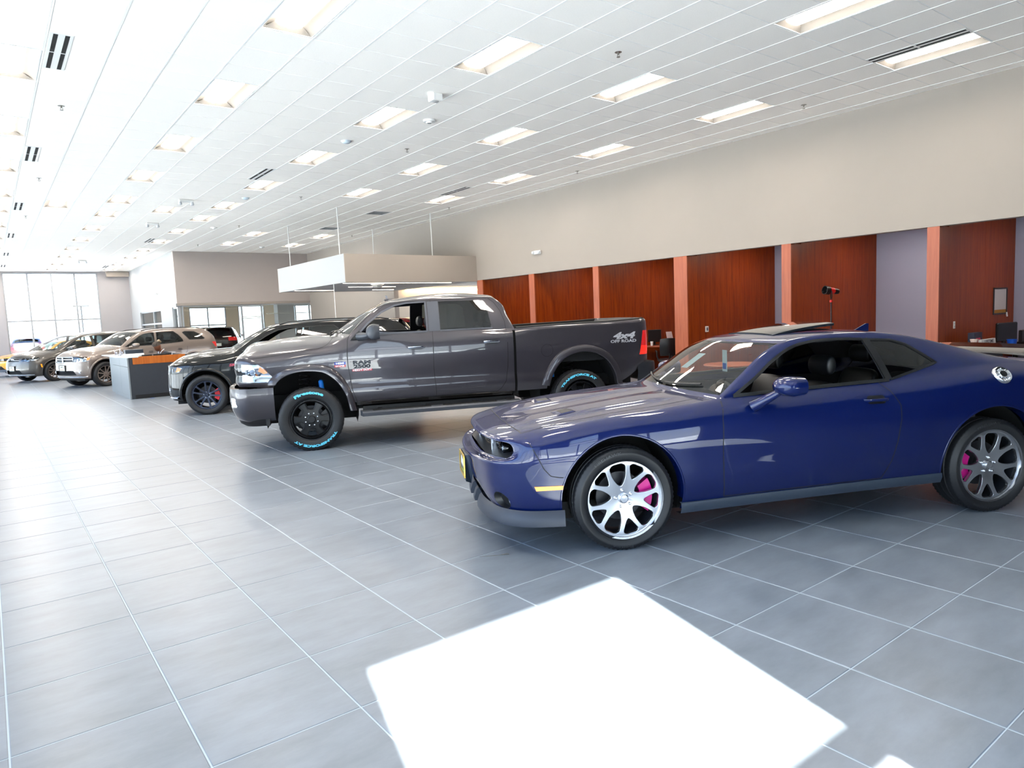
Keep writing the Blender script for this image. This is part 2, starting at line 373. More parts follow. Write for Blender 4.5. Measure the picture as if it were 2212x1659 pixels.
# slot diffusers
def slot_vent(short):
    t = thing('slot_diffuser', '', 'air vent')
    nseg = 2; L = CT*.98
    f = MB()
    f.box(-.11, .11, -L, L, -.0045, .0)
    f.build('frame', m_white, t)
    for s_ in (-1, 1):
        for k in (-1, 1):
            MB().box(s_*.055-.022, s_*.055+.022, k*L/2-L/2+.015, k*L/2+L/2-.015, -.006, -.0046).build('slot', m_dark, t)
    return t
v0 = slot_vent(0)
vl = ['nearest in the left part of the ceiling', 'second along the left part of the ceiling', 'third along the left part of the ceiling', 'fourth along the left part of the ceiling', 'fifth along the left part of the ceiling', 'farthest in the left part of the ceiling', 'beside the middle row of lights above the pickup', 'beside a light near the long beige wall', 'beside the near right ceiling light', 'far beside the middle row of lights', 'farthest beside the middle row of lights']
for k, (i, j) in enumerate(VENTS):
    o = v0 if k == 0 else copy_tree(v0)
    o.location = (CX0+i*CT+(.13 if i in (-12, ) else -.12), CY0+j*CT, HC-.004); tag(o, 'black two-slot linear air diffuser, '+vl[k], 'air vent', 'slot air diffusers')
for k, (i, j) in enumerate(GRILLES):
    t = thing('return_grille', ('nearer' if k == 0 else 'farther')+' grey square return air grille in the ceiling above the hanging canopy', 'air vent', (CX0+(i+.5)*CT, CY0+(j+.5)*CT, HC-.006), group='return air grilles')
    f = MB(); h = CT/2-.01
    for a in ((-h, h, -h, -h+.03), (-h, h, h-.03, h), (-h, -h+.03, -h, h), (h-.03, h, -h, h)): f.box(*a, 0, .02)
    f.build('frame', m_white, t)
    f = MB(); 
    for q in range(14): y = -h+.04+q*(2*h-.08)/13; f.add([(-h+.03, y, 0), (h-.03, y, 0), (h-.03, y+.02, .015), (-h+.03, y+.02, .015)], [(0, 1, 2, 3)])
    f.build('louvre', mat('grille_grey', '#d5d7d9', .5), t)['kind'] = 'stuff'
    MB().box(-h, h, -h, h, .03, .04).build('backing', mat('grille_back', '#a9adb0', .8), t)
# walls -----------------------------------------------------------------
struct(MB().box(XW, XW+.18, YN, 17.5, ZH, HC+.09).box(XW, XW+.18, 17.5, 22.9, ZH, HC+.09).box(XW, XW+.18, 22.9, YG, 0, HC+.09).build('wall_right', m_wall))
struct(MB().box(XWW, XW+.18, YG, YG+.2, 2.76, HC+.09).build('wall_far_right', m_wallg))
struct(MB().box(XWW, XW, YG-.03, YG, 2.66, 2.755).build('trim_1', m_wall))
wv = MB(); wv.box(XWW, XWW+.18, YG+.2, YB, 2.62, HC+.09).box(XWW, XWW+.18, 39.65, YB, 0, 2.62).box(XWW, XWW+.18, 32.1, 34.5, 0, 2.62)
struct(wv.build('wall_white', m_wallw))
# office recess behind the right wall
struct(MB().box(XO, XO+.15, YN, 17.6, 0, 3.2).build('wall_office_back', m_lav))
struct(MB().box(XW+.18, XO, YN, 17.6, 3.07, 3.18).build('ceiling_office', m_wallw))
struct(MB().box(XW, XO+.15, YN-.1, YN, 0, 3.2).build('wall_office_near', m_lav))
struct(MB().box(XO-.02, XO, YN, 17.5, 0, .11).build('baseboard_office', m_lam))
for k, y in enumerate((3.2, 6.0, 8.5, 11.1, 13.6, 16.1)):
    t = thing('office_fill_light', f'added unseen ceiling fill light inside office bay, {["first", "second", "third", "fourth", "fifth", "sixth"][k]} from the right', 'ceiling light', (13.9, y, 3.07)); MB().box(-.55, .55, -.12, .12, -.012, -.0005).build('lens', mat('fill_lens', '#fff3e6', .5, emit=13, ecol='#ffeedd'), t)  # unseen fill lamps, added to brighten the office bays
    MB().box(-.58, -.5505, -.14, .14, -.014, -.0005).build('frame', m_white, t)
# waiting zone beyond the canopy
struct(MB().box(XW+.18, 20, 22.9, 23.05, 0, 2.9).box(20, 20.15, 16.5, 23, 0, 2.9).build('wall_lounge', mat('lounge_paint', '#d3cabb', .7)))
struct(MB().box(XW+.18, 20.1, 17.5, 23.05, 2.86, 2.95).build('ceiling_lounge', m_wallw))
cv = MB().box(XW+.4, 19.5, 22.70, 22.78, 2.72, 2.80).build('cove_lamp', mat('cove_emit', '#ffd9a0', .5, emit=5, ecol='#ffd49a')); tag(cv, 'warm glowing cove light strip on the lounge wall beyond the canopy', 'lamp')
# partitions
parts = [(4.683, 4.863), (7.207, 7.395), (9.607, 9.957), (12.285, 12.479), (14.775, 14.998), (17.226, 17.522)]
pn = ['nearest wood partition at the right edge with framed board and outlet', 'second wood partition behind the blue coupe roof and studio light', 'third wood partition, wide, with a square thermostat', 'fourth wood partition above the pickup bed', 'fifth wood partition above the pickup bed near the cab', 'farthest wood partition meeting the hanging canopy']
for k, (a, b_) in enumerate(parts):
    t = thing('office_partition', 'cherry veneer office divider wall; '+pn[k], 'partition', group='cherry office dividers')
    MB().box(XW, XW+.03, a, b_, 0, ZH-.002).build('end_panel', m_woodl, t)
    pw = XW+.36
    MB().box(XW+.031, pw, a, b_, 0, ZH-.002).build('post_panel', m_wood, t)
    a2 = a+.012 if b_-a > .25 else a+.003
    n = 2; xs = [pw+.004, pw+(XO-pw)*.52, XO-.004]
    for q in range(n): MB().box(xs[q], xs[q+1]-.004, a2, b_-.012, 0, 3.07).build('side_panel', m_wood, t)
# left wall storefront
m_lead = m_alum
def storefront(name, axis, c, u0, u1, z0, z1, us, zs, w=.055, dep=.12, glass=True):
    """frame in plane axis=c; us: vertical mullions, zs: horizontals"""
    t = sempty(name)
    def bx(ua, ub, za, zb, d):
        mb = MB(); (mb.box(c-d/2, c+d/2, ua, ub, za, zb) if axis == 'x' else mb.box(ua, ub, c-d/2, c+d/2, za, zb)); return mb
    for u in us: bx(u-w/2, u+w/2, z0, z1, dep).build('mullion', m_alum, t)
    for z in zs:
        for a, b_ in zip(us[:-1], us[1:]): bx(a+w/2, b_-w/2, z-w/2, z+w/2, dep*.96).build('transom_bar', m_alum, t)
    if glass:
        for a, b_ in zip(us[:-1], us[1:]):
            for za, zb in zip(zs[:-1], zs[1:]): bx(a+w/2, b_-w/2, za+w/2, zb-w/2, .008).build('glass_pane', m_pane, t)
    return t
# back wall
struct(MB().box(XL, .93, YB, YB+.2, 0, HC+.09).box(4.97, XWW+.3, YB, YB+.2, 0, HC+.09).box(.93, 4.97, YB, YB+.2, 4.82, HC+.09).box(.93, 4.97, YB, YB+.2, 0, .12).build('wall_back', mat('wall_paint_back', '#a7a4a6', .75, build=noise_var(nscale=1.3, amt=.015))))
storefront('window_1', 'y', YB+.1, .95, 4.95, .12, 4.82, [.95, 1.95, 2.95, 3.95, 4.95], [.15, 2.43, 4.79], w=.07)
# left
YP = [YN+.1+1.5*k for k in range(30)]
YP = [y for y in YP if y < YB-.2]
struct(MB().box(XL-.2, XL, YN, YB, 4.3, HC+.09).box(XL-.2, XL, YN, YB, 0, .1).build('wall_left', m_wall))
storefront('window_2', 'x', XL-.1, YP[0], YP[-1], .1, 4.3, YP, [.12, 2.43, 4.28], w=.06)
# behind the camera: low shop windows plus one transom pane
YO = YN-.15; WX0, WX1 = 1.319-.27*(2.984-YO), 3.006-.27*(2.984-YN)
te = math.tan(SUNEL)*n_; zt = lambda y: (y-YN)*math.tan(SUNEL)*n_
ZA, ZB_, ZC = zt(2.985+.15), zt(1.31), zt(1.09+.15)
wn = MB(); wn.box(XL-.2, WX0, YN-.15, YN, ZC, HC+.09).box(WX1, XW, YN-.15, YN, 2.3, HC+.09).box(WX0, WX1, YN-.15, YN, ZA, HC+.09).box(WX0, WX1, YN-.15, YN, ZB_, ZC)
wn.box(XL-.2, WX0, YN-.15, YN, 2.3, ZC).box(3.9, XW, YN-.15, YN, 0, 2.3).box(XL-.2, 3.9, YN-.15, YN, 0, .12)
struct(wn.build('wall_near', mat('wall_paint_dark', '#2f3136', .8, build=noise_var(nscale=1.3, amt=.02))))
storefront('window_3', 'y', YN-.07, XL, 3.9, .12, 2.3, [XL+.05, -.6, .55, 1.7, 2.8, 3.87], [.15, 2.27], w=.06)
storefront('window_4', 'y', YN-.07, WX0, WX1, ZB_, ZA, [WX0+.001, WX1-.001], [ZB_, ZA], w=.004)
# glass front under the grey wall and the service hall beyond
XS = [6.62, 8.85, 10.5, 12.0]
storefront('window_5', 'y', YG+.08, 6.6, 12.0, 0, 2.66, [6.62, 9.0, 9.85, 12.02], [.03, 2.63], w=.05)
YS = 43.2
wb = MB()
for a, b_, z0, z1 in ((XWW+.3, 9.5, 0, 3.6), (9.5, 11.55, 2.93, 3.6), (11.55, 12.25, 0, 3.6), (12.25, 13.8, 2.95, 3.6), (13.8, 14.9, 0, 3.6), (14.9, 17.2, 2.95, 3.6), (17.2, 21, 0, 3.6)): wb.box(a, b_, YS, YS+.15, z0, z1)
struct(wb.build('wall_service_back', mat('service_paint', '#cbc0ac', .8)))
storefront('window_6', 'y', YS+.07, 9.5, 11.55, 0, 2.93, [9.53, 10.53, 11.52], [.03, .95, 1.88, 2.9], w=.07)
storefront('window_7', 'y', YS+.07, 12.25, 13.8, 0, 2.95, [12.28, 13.77], [.03, 2.92], w=.05)
storefront('window_8', 'y', YS+.07, 14.9, 17.2, 0, 2.95, [14.93, 15.75, 17.17], [.03, 2.92], w=.09)
struct(MB().box(XWW+.18, 21, YG+.2, YS, 3.5, 3.6).build('ceiling_service', m_wallw))
struct(MB().box(20.9, 21, YG, YS, 0, 3.6).box(XW+.18, 21, YG, YG+.1, 0, 3.6).build('wall_service_right', m_wallw))
struct(MB().box(12.6, 13.5, 37.2, 37.8, 0, 3.49).build('wall_service_pillar', m_wallw))
for k, (x, y) in enumerate(((9.5, 32.9), (15, 32.9), (9.5, 39.5), (15, 39.5))):
    t = thing('service_fill_light', f'added unseen ceiling fill panel in the service hall, {["front left", "front right", "back left", "back right"][k]}', 'ceiling light', (x, y, 3.5)); MB().box(-1.2, 1.2, -.3, .3, -.014, -.0005).build('lens', mat('fill_lens', '#fff3e6', .5, emit=13, ecol='#ffeedd'), t)  # added out-of-sight panels that lift the service hall walls
    MB().box(-1.23, -1.201, -.32, .32, -.016, -.0005).build('frame', m_white, t)
storefront('window_9', 'x', XWW+.09, 34.6, 39.65, 0, 2.62, [34.62, 36.4, 39.62], [.03, 2.0, 2.6], w=.07)
storefront('window_10', 'x', XWW+.09, 31.2, 32.1, 0, 2.62, [31.25, 32.07], [.03, 1.1, 1.7, 2.6], w=.09)
struct(MB().box(5.35, 6.4, YB-.35, YB-.002, 4.6, 4.85).build('trim_2', m_wall))
# exterior
ex = MB().box(-90, 90, -90, 160, -.3, -.16); ex.build('parking_lot', m_conc)['kind'] = 'structure'
# =================================================================== vehicle toolkit
def spl(t, V, x):
    t = np.asarray(t, float); V = np.asarray(V, float); x = np.clip(np.asarray(x, float), t[0], t[-1])
    sh = V.shape; V = V.reshape(len(t), -1); h = np.diff(t); d = np.diff(V, axis=0)/h[:, None]
    m = np.empty_like(V); m[0] = d[0]; m[-1] = d[-1]
    if len(t) > 2: m[1:-1] = (d[:-1]*h[1:, None]+d[1:]*h[:-1, None])/(h[:-1]+h[1:])[:, None]
    i = np.clip(np.searchsorted(t, x, side='right')-1, 0, len(t)-2); H = h[i][:, None]; s = ((x-t[i])/h[i])[:, None]
    r = V[i]*(2*s**3-3*s**2+1)+m[i]*H*(s**3-2*s**2+s)+V[i+1]*(-2*s**3+3*s**2)+m[i+1]*H*(s**3-s**2)
    return r.reshape((len(x),)+sh[1:])
def chord(P): P = np.asarray(P, float); return np.concatenate([[0], np.cumsum(np.maximum(np.linalg.norm(np.diff(P, axis=0), axis=1), 1e-6))])
def keyed(d, K):
    if isinstance(d, (int, float)): return np.full(K, float(d))
    k = sorted(d); return np.interp(np.arange(K), k, [d[q] for q in k])
def smooth_line(P, n):
    t = chord(P); return spl(t, P, np.linspace(0, t[-1], n))
def coons(C0, C1, D0, D1, bf, p=2.0):
    """C0,C1: (A,3) at b=0 and b=1; D0,D1: (B,3) at a=0 and a=1; bf: (B,) lateral fractions"""
    A, B = len(C0), len(D0); a = chord(C1)/chord(C1)[-1]; w = (np.asarray(bf)**p)[None, :, None]; a = a[:, None, None]
    P = (1-w)*C0[:, None]+w*C1[:, None]+(1-a)*D0[None]+a*D1[None]-((1-a)*((1-w)*C0[0]+w*C1[0])+a*((1-w)*C0[-1]+w*C1[-1]))
    return P
def xz(P, n): P = np.array([(x, 0, z) for x, z in P], float); return smooth_line(P, n)
def pip(px, py, poly):
    c = False; n = len(poly); j = n-1
    for i in range(n):
        xi, yi = poly[i]; xj, yj = poly[j]
        if (yi > py) != (yj > py) and px < (xj-xi)*(py-yi)/(yj-yi)+xi: c = not c
        j = i
    return c
SK, HD, SD, WSH, RF, RR, DK, WG, RG = 1, 2, 3, 4, 5, 6, 7, 8, 9
class Body:
    def __init__(s, sp):
        s.sp = sp; q = sp.get('res', 1.0)
        plan = np.array(sp['plan'], float); K = len(plan)
        tg = np.gradient(plan, axis=0); tg[0] = (0, 1); tg[-1] = (0, -1); nn = np.stack([tg[:, 1], -tg[:, 0]], 1); nn /= np.linalg.norm(nn, axis=1)[:, None]
        rows = []
        for r in sp['rows']:
            z = keyed(r['z'], K); d = keyed(r['d'], K); dx = keyed(r.get('dx', 0), K)
            P = np.zeros((K, 3)); P[:, :2] = plan-nn*d[:, None]; P[:, 0] += dx; P[:, 2] = z; P[0, 1] = P[-1, 1] = 0; rows.append(P)
        rows = np.array(rows)
        iC, iE, i3, i13 = sp.get('cowl', 7), sp['end'], 3, K-4
        t = chord(plan); cnt = [max(2, int(round((t[k+1]-t[k])/(.045/q)))) for k in range(K-1)]
        fb = int(round(18*q)); 
        def alloc(lens, tot):
            c = [max(1, int(round(l/sum(lens)*tot))) for l in lens]; c[-1] += tot-sum(c); return c
        cnt[0:3] = alloc([t[1]-t[0], t[2]-t[1], t[3]-t[2]], fb); cnt[K-4:] = alloc([t[k+1]-t[k] for k in range(K-4, K-1)], fb)
        ts = [t[0]]; I = [0]
        for k in range(K-1): ts += list(np.linspace(t[k], t[k+1], cnt[k]+1)[1:]); I.append(I[-1]+cnt[k])
        R1 = np.stack([spl(t, r, ts) for r in rows])                     # (R,M,3)
        avg = np.mean(np.linalg.norm(np.diff(R1, axis=0), axis=2), axis=1); tr = np.concatenate([[0], np.cumsum(avg)])
        nr = int(round(24*q)); S = spl(tr, R1, np.linspace(0, tr[-1], nr+1))
        T = S[-1]; s.T, s.I, s.S = T, I, S
        P = []  # (grid, pid grid function)
        P.append((S, SK))
        bf = T[:I[3]+1, 1]/T[I[3], 1]; nb = len(bf)
        yC = T[I[iC], 1]; xc, zc = sp['cowl_c']
        b2 = bf**2.2
        cowl = np.stack([xc+(T[I[iC], 0]-xc)*b2, yC*bf, zc+(T[I[iC], 2]-zc)*b2], 1)
        side = T[I[3]:I[iC]+1]
        hc = xz([(T[0, 0], T[0, 2])]+sp['hood']+[(xc, zc)], len(side))
        P.append((coons(hc, side, T[:I[3]+1], cowl, bf, sp.get('hoodp', 2.0)), HD))
        belt = T[I[iC]:I[iE]+1]; n = len(belt)-1
        rc = np.array([tuple(T[I[iC]])]+list(sp['rail'])+[tuple(T[I[iE]])], float); tr_ = chord(rc); iA, iR = sp['rA'], sp['rC']
        L = [tr_[iA], tr_[iR]-tr_[iA], tr_[-1]-tr_[iR]]; n1, n2 = [max(4, int(round(n*l/sum(L)))) for l in L[:2]]; n3 = n-n1-n2
        if n3 < 5: n2 -= 5-n3; n3 = 5
        seg = np.concatenate([np.linspace(0, tr_[iA], n1+1), np.linspace(tr_[iA], tr_[iR], n2+1)[1:], np.linspace(tr_[iR], tr_[-1], n3+1)[1:]])
        rail = spl(tr_, rc, seg); s.rail = rail
        nv = int(round(12*q)); v = np.linspace(0, 1, nv+1)[:, None, None]
        G = (1-v)*belt[None]+v*rail[None]; G[:, :, 1:2] += sp.get('bulge', .02)*4*v*(1-v)*np.minimum(1, np.linalg.norm(rail-belt, axis=1)/.25)[None, :, None]
        P.append((G, SD))
        A_, C_ = rail[n1], rail[n1+n2]
        def cross(xcn, zcn, E): return np.stack([xcn+(E[0]-xcn)*b2, E[1]*bf, zcn+(E[2]-zcn)*(bf**sp.get('rp', 2.6))], 1)
        xh, zh = sp['head_c']; xr, zr = sp['rear_c']; hdr, rhd = cross(xh, zh, A_), cross(xr, zr, C_)
        ws = coons(xz([(xc, zc)]+sp['ws']+[(xh, zh)], n1+1), rail[:n1+1], cowl, hdr, bf)
        P.append((ws, WSH)); P.append((coons(xz([(xh, zh)]+sp['roof']+[(xr, zr)], n2+1), rail[n1:n1+n2+1], hdr, rhd, bf, 2.4), RF))
        if sp.get('deck') is not None:
            xb, zb = sp['base_c']; E = T[I[iE]]; base = np.stack([xb+(E[0]-xb)*b2, E[1]*bf, zb+(E[2]-zb)*b2], 1)
            sd = T[I[iE]:I[i13]+1]; end = T[I[i13]:][::-1]
            P.append((coons(xz([(xr, zr)]+sp['rg']+[(xb, zb)], n3+1), rail[n1+n2:], rhd, base, bf), RR))
            if sp['deck'] != 'open':
                dc = xz([(xb, zb)]+sp['deck']+[(T[-1, 0], T[-1, 2])], len(sd)); P.append((coons(dc, sd, base, end, bf), DK))
        else:
            base = T[I[iE]:][::-1]
            P.append((coons(xz([(xr, zr)]+sp['rg']+[(base[0, 0], base[0, 2])], n3+1), rail[n1+n2:], rhd, base, bf), RR))
        bm = bmesh.new(); pid = bm.faces.layers.int.new('pid'); s.pid = pid
        inset = sp.get('glass_b', 2)
        for Gd, p in P:
            a, b_ = Gd.shape[:2]; vv = [[bm.verts.new(Gd[i, j]) for j in range(b_)] for i in range(a)]
            vm = [[bm.verts.new((Gd[i, j][0], -Gd[i, j][1], Gd[i, j][2])) for j in range(b_)] for i in range(a)]
            for i in range(a-1):
                for j in range(b_-1):
                    pp = p
                    if p == WSH and i >= 1 and i < a-2 and j < b_-1-inset: pp = WG
                    if p == RR and sp.get('rglass', True):
                        lo, hi = sp.get('rg_rows', (1, 1))
                        if i >= lo and i < a-1-hi and j < b_-1-inset: pp = RG
                    for w, rev in ((vv, False), (vm, True)):
                        q4 = [w[i][j], w[i][j+1], w[i+1][j+1], w[i+1][j]]
                        if rev: q4.reverse()
                        f = bm.faces.new(q4); f[pid] = pp
        bmesh.ops.remove_doubles(bm, verts=bm.verts[:], dist=2e-4)
        bad = [f for f in bm.faces if f.calc_area() < 1e-9]
        if bad: bmesh.ops.delete(bm, geom=bad, context='FACES')
        for _ in range(sp.get('smooth', 3)): bmesh.ops.smooth_vert(bm, verts=[v_ for v_ in bm.verts if not v_.is_boundary], factor=.5, use_axis_x=True, use_axis_y=True, use_axis_z=True)
        for f in sp.get('warp', []):
            for v_ in bm.verts: f(v_.co)
        bmesh.ops.recalc_face_normals(bm, faces=bm.faces[:])
        top = max((f for f in bm.faces if f[pid] == RF), key=lambda f: f.calc_center_median().z)
        if top.normal.z < 0: bmesh.ops.reverse_faces(bm, faces=bm.faces[:])
        s.bm = bm; s.bvh = BVHTree.FromBMesh(bm); s.part = bm.faces.layers.int.new('part'); s.names = {0: 'body_shell'}; s.mats = {}
    def cut(s, poly, name, axis='y', pids=(SK,), where=lambda c: True, material=None):
        """name the faces inside the polygon; axis: projection axis; poly coords = the other two (x,z)/(x,y)/(y,z)"""
        bm, pid = s.bm, s.pid; iu, iv = {'y': (0, 2), 'z': (0, 1), 'x': (1, 2)}[axis]
        us = [p[0] for p in poly]; vs_ = [p[1] for p in poly]; u0, u1, v0, v1 = min(us), max(us), min(vs_), max(vs_)
        def sel():
            out = []
            for f in bm.faces:
                if f[pid] not in pids: continue
                c = f.calc_center_median()
                if not where(c): continue
                if c[iu] < u0-.12 or c[iu] > u1+.12 or c[iv] < v0-.12 or c[iv] > v1+.12: continue
                out.append(f)
            return out
        n = len(poly); fs = sel()
        for k in range(n):
            a, b = poly[k], poly[(k+1) % n]; d = (b[0]-a[0], b[1]-a[1]); L = math.hypot(*d)
            if L < 1e-6: continue
            nrm = [0, 0, 0]; nrm[iu] = -d[1]/L; nrm[iv] = d[0]/L; co = [0, 0, 0]; co[iu] = a[0]; co[iv] = a[1]
            loc = [f for f in fs if f.is_valid and min((v[iu]-a[0])*d[0]/L+(v[iv]-a[1])*d[1]/L for v in (w.co for w in f.verts)) < L+.01 and max((w.co[iu]-a[0])*d[0]/L+(w.co[iv]-a[1])*d[1]/L for w in f.verts) > -.01
                   and min((w.co[iu]-a[0])*nrm[iu]+(w.co[iv]-a[1])*nrm[iv] for w in f.verts) < 0 < max((w.co[iu]-a[0])*nrm[iu]+(w.co[iv]-a[1])*nrm[iv] for w in f.verts)]
            if not loc: continue
            g = list({e for f in loc for e in f.edges})+list({w for f in loc for w in f.verts})+loc
            bmesh.ops.bisect_plane(bm, geom=g, plane_co=co, plane_no=nrm, dist=1e-5); fs = sel()
        if name not in s.names.values(): s.names[max(s.names)+1] = name
        idx = [k for k, v_ in s.names.items() if v_ == name][0]
        if material: s.mats[name] = material
        for f in fs:
            c = f.calc_center_median()
            if pip(c[iu], c[iv], poly) and s.names[f[s.part]] != 'hole': f[s.part] = idx
    def mark(s, pids, name, material=None, where=lambda c: True, only0=True):
        if name not in s.names.values(): s.names[max(s.names)+1] = name
        idx = [k for k, v_ in s.names.items() if v_ == name][0]
        if material: s.mats[name] = material
        for f in s.bm.faces:
            if f[s.pid] in pids and (f[s.part] == 0 or not only0) and where(f.calc_center_median()): f[s.part] = idx
    def offset_copy(s, name, dist, newname, material, car, smooth=60, shape=None):
        idx = [k for k, v_ in s.names.items() if v_ == name]
        if not idx: return []
        s.bm.normal_update(); mb = MB(); ix = {}
        for f in s.bm.faces:
            if f[s.part] != idx[0]: continue
            q = []
            for v in f.verts:
                if v not in ix: ix[v] = len(mb.v); mb.v.append(tuple(v.co-v.normal*dist))
                q.append(ix[v])
            mb.f.append(tuple(q)); mb.m.append(0)
        return split_build(mb, newname, material, car, smooth=smooth, recalc=False) if mb.f else []
    def ray(s, o, d):
        h = s.bvh.ray_cast(Vector(o), Vector(d)); return (h[0], h[1]) if h[0] is not None else None
    def on_side(s, x, z, sg=1):
        h = s.ray((x, sg*3, z), (0, -sg, 0))
        if h is None or h[0].y*sg < .05: return None
        return h[0], (h[1] if h[1].y*sg > 0 else -h[1])
    def on_top(s, x, y):
        h = s.ray((x, y, 4), (0, 0, -1)); return None if h is None else (h[0], h[1] if h[1].z > 0 else -h[1])
    def on_front(s, y, z, sg=1):
        h = s.ray((sg*5, y, z), (-sg, 0, 0)); return None if h is None else (h[0], h[1] if h[1].x*sg > 0 else -h[1])
    def drape(s, poly, how='side', sg=1, step=.025, closed=False, curve=False):
        P = list(poly)+([poly[0]] if closed else []); out = []
        if curve: P = [tuple(p) for p in smooth_line(np.array([(p[0], p[1]) for p in P], float), max(8, int(chord(P)[-1]/step)))]
        for a, b in zip(P[:-1], P[1:]):
            n = max(1, int(math.hypot(b[0]-a[0], b[1]-a[1])/step))
            out += [(a[0]+(b[0]-a[0])*k/n, a[1]+(b[1]-a[1])*k/n) for k in range(n)]
        out.append(P[-1]); f = {'side': lambda p: s.on_side(p[0], p[1], sg), 'top': lambda p: s.on_top(*p), 'front': lambda p: s.on_front(p[0], p[1], sg)}[how]
        return [h for h in (f(p) for p in out) if h]
    def ribbon(s, mb, hits, w=.006, off=.0012, mi=0, prof=None):
        """strip along draped hits; prof: list of (across, lift) for raised trims"""
        if len(hits) < 2: return
        prof = prof or [(-w/2, off), (w/2, off)]; G = []
        for k, (p, n) in enumerate(hits):
            t = (hits[min(k+1, len(hits)-1)][0]-hits[max(k-1, 0)][0])
            if t.length < 1e-7: continue
            b = n.cross(t.normalized()); G.append([tuple(p+b*u+n*h) for u, h in prof])
        mb.grid(G, mi)
    def seam(s, mb, poly, how='side', both=True, w=.007, closed=False, curve=False, **k):
        for sg in ((1, -1) if both else (1,)):
            P = poly if how == 'side' else ([(a, sg*b) for a, b in poly] if how == 'top' else [(sg*a, b) for a, b in poly])
            s.ribbon(mb, s.drape(P, how, sg if how == 'side' else 1, closed=closed, curve=curve), w=w, **k)
    def decal(s, mb, geo, xf, how='side', sg=1, off=.002):
        """map text/plate verts (u,v) through xf -> draped surface"""
        v, f = geo; out = []
        for p in v:
            u, w = xf(p[0], p[1]); h = s.on_side(u, w, sg) if how == 'side' else (s.on_top(u, w) if how == 'top' else s.on_front(u, w, sg))
            if h is None: return
            out.append(tuple(h[0]+h[1]*(off+p[2])))
        mb.add(out, f)
    def finish(s, car, paint, default_mats, separate=('door', 'front_door', 'rear_door', 'side_window', 'front_fender', 'rear_window_pane', 'quarter_window', 'headlight_cover', 'tail_light', 'tail_light_lower', 'turn_signal')):
        bm = s.bm; bm.normal_update(); groups = {}
        for f in bm.faces:
            nm = s.names[f[s.part]]
            if nm == 'hole': continue
            key = (nm, (1 if f.calc_center_median().y > 0 else -1) if nm.rsplit('#')[0] in separate else 0); groups.setdefault(key, []).append(f)
        made = {}
        for (nm, sg), fs in groups.items():
            idx = {}; vs = []; nr = []; F = []
            for f in fs:
                q = []
                for v in f.verts:
                    if v.index not in idx or True:
                        if v not in idx: idx[v] = len(vs); vs.append(v.co[:]); nr.append(v.normal[:])
                    q.append(idx[v])
                F.append(q)
            me = bpy.data.meshes.new(nm); me.from_pydata(vs, [], F); m = s.mats.get(nm) or default_mats.get(nm) or paint; me.materials.append(m)
            me.polygons.foreach_set('use_smooth', [True]*len(F)); me.update(); me.normals_split_custom_set_from_vertices(nr)
            o = bpy.data.objects.new(nm.rsplit('#')[0], me); COL.objects.link(o); o.parent = car; made[(nm, sg)] = o
        # inner lining of cabin
        fs = [f for f in bm.faces if s.names[f[s.part]] == 'body_shell' and f[s.pid] in (SD, WSH, RF, RR) or (f[s.pid] in (RF, WSH, RR) and s.names[f[s.part]] in ('roof_panel', 'windshield_frame'))]
        idx = {}; vs = []; F = []
        for f in fs:
            q = []
            for v in f.verts:
                if v not in idx: idx[v] = len(vs); vs.append((v.co-v.normal*.018)[:])
                q.append(idx[v])
            F.append(q)
        if F:
            me = bpy.data.meshes.new('headliner'); me.from_pydata(vs, [], F); me.materials.append(s.sp.get('liner', M['liner'])); me.polygons.foreach_set('use_smooth', [True]*len(F)); o = bpy.data.objects.new('headliner', me); COL.objects.link(o); o.parent = car
        bm.free(); return made
def circ(cx, cz, r, n=40, a0=0, a1=2*PI): return [(cx+r*math.cos(a0+(a1-a0)*k/n), cz+r*math.sin(a0+(a1-a0)*k/n)) for k in range(n)]
def paint(name, base, metal=.55, rough=.28, spec=.5, flake=True, ior=1.5):
    def f(m, t, b):
        if flake:
            tx = N(t, 'ShaderNodeTexCoord'); no = N(t, 'ShaderNodeTexNoise'); no.inputs['Scale'].default_value = 900; no.inputs['Detail'].default_value = 1
            r = N(t, 'ShaderNodeMapRange'); r.inputs[3].default_value = rough-.06; r.inputs[4].default_value = rough+.12
            t.links.new(tx.outputs['Object'], no.inputs[0]); t.links.new(no.outputs[0], r.inputs[0]); t.links.new(r.outputs[0], b.inputs['Roughness'])
        b.inputs['Coat IOR'].default_value = ior
    return mat(name, base, rough, metal, coat=1, spec=spec, build=f)
m_liner = mat('liner', '#23242a', .8); m_trim = mat('black_trim', '#101114', .35); m_rub = mat('rubber_trim', '#08090b', .55)
m_seam = mat('panel_seam', '#050609', .7)
def tyre_bump(m, t, b):
    tx = N(t, 'ShaderNodeTexCoord'); no = N(t, 'ShaderNodeTexNoise'); no.inputs['Scale'].default_value = 40; bp = N(t, 'ShaderNodeBump'); bp.inputs['Strength'].default_value = .1; bp.inputs['Distance'].default_value = .002
    t.links.new(tx.outputs['Object'], no.inputs[0]); t.links.new(no.outputs[0], bp.inputs['Height']); t.links.new(bp.outputs[0], b.inputs['Normal'])
m_tyre = mat('tyre_rubber', '#17181b', .55, build=tyre_bump)
m_well = mat('wheel_well', '#08090b', .85)
m_under = mat('underbody', '#0a0b0d', .8)
m_seat = mat('leather_black', '#06080d', .5); m_seatg = mat('leather_grey', '#3b3e44', .5)
m_rimS = mat('rim_silver', '#c9cbd0', .22, .95); m_rimP = mat('rim_pocket', '#30333a', .4, .6); m_rimB = mat('rim_black', '#0d0f12', .33, .3); m_rimG = mat('rim_gunmetal', '#3b4150', .3, .8); m_rimBr = mat('rim_bronze_grey', '#8a7f78', .3, .85)
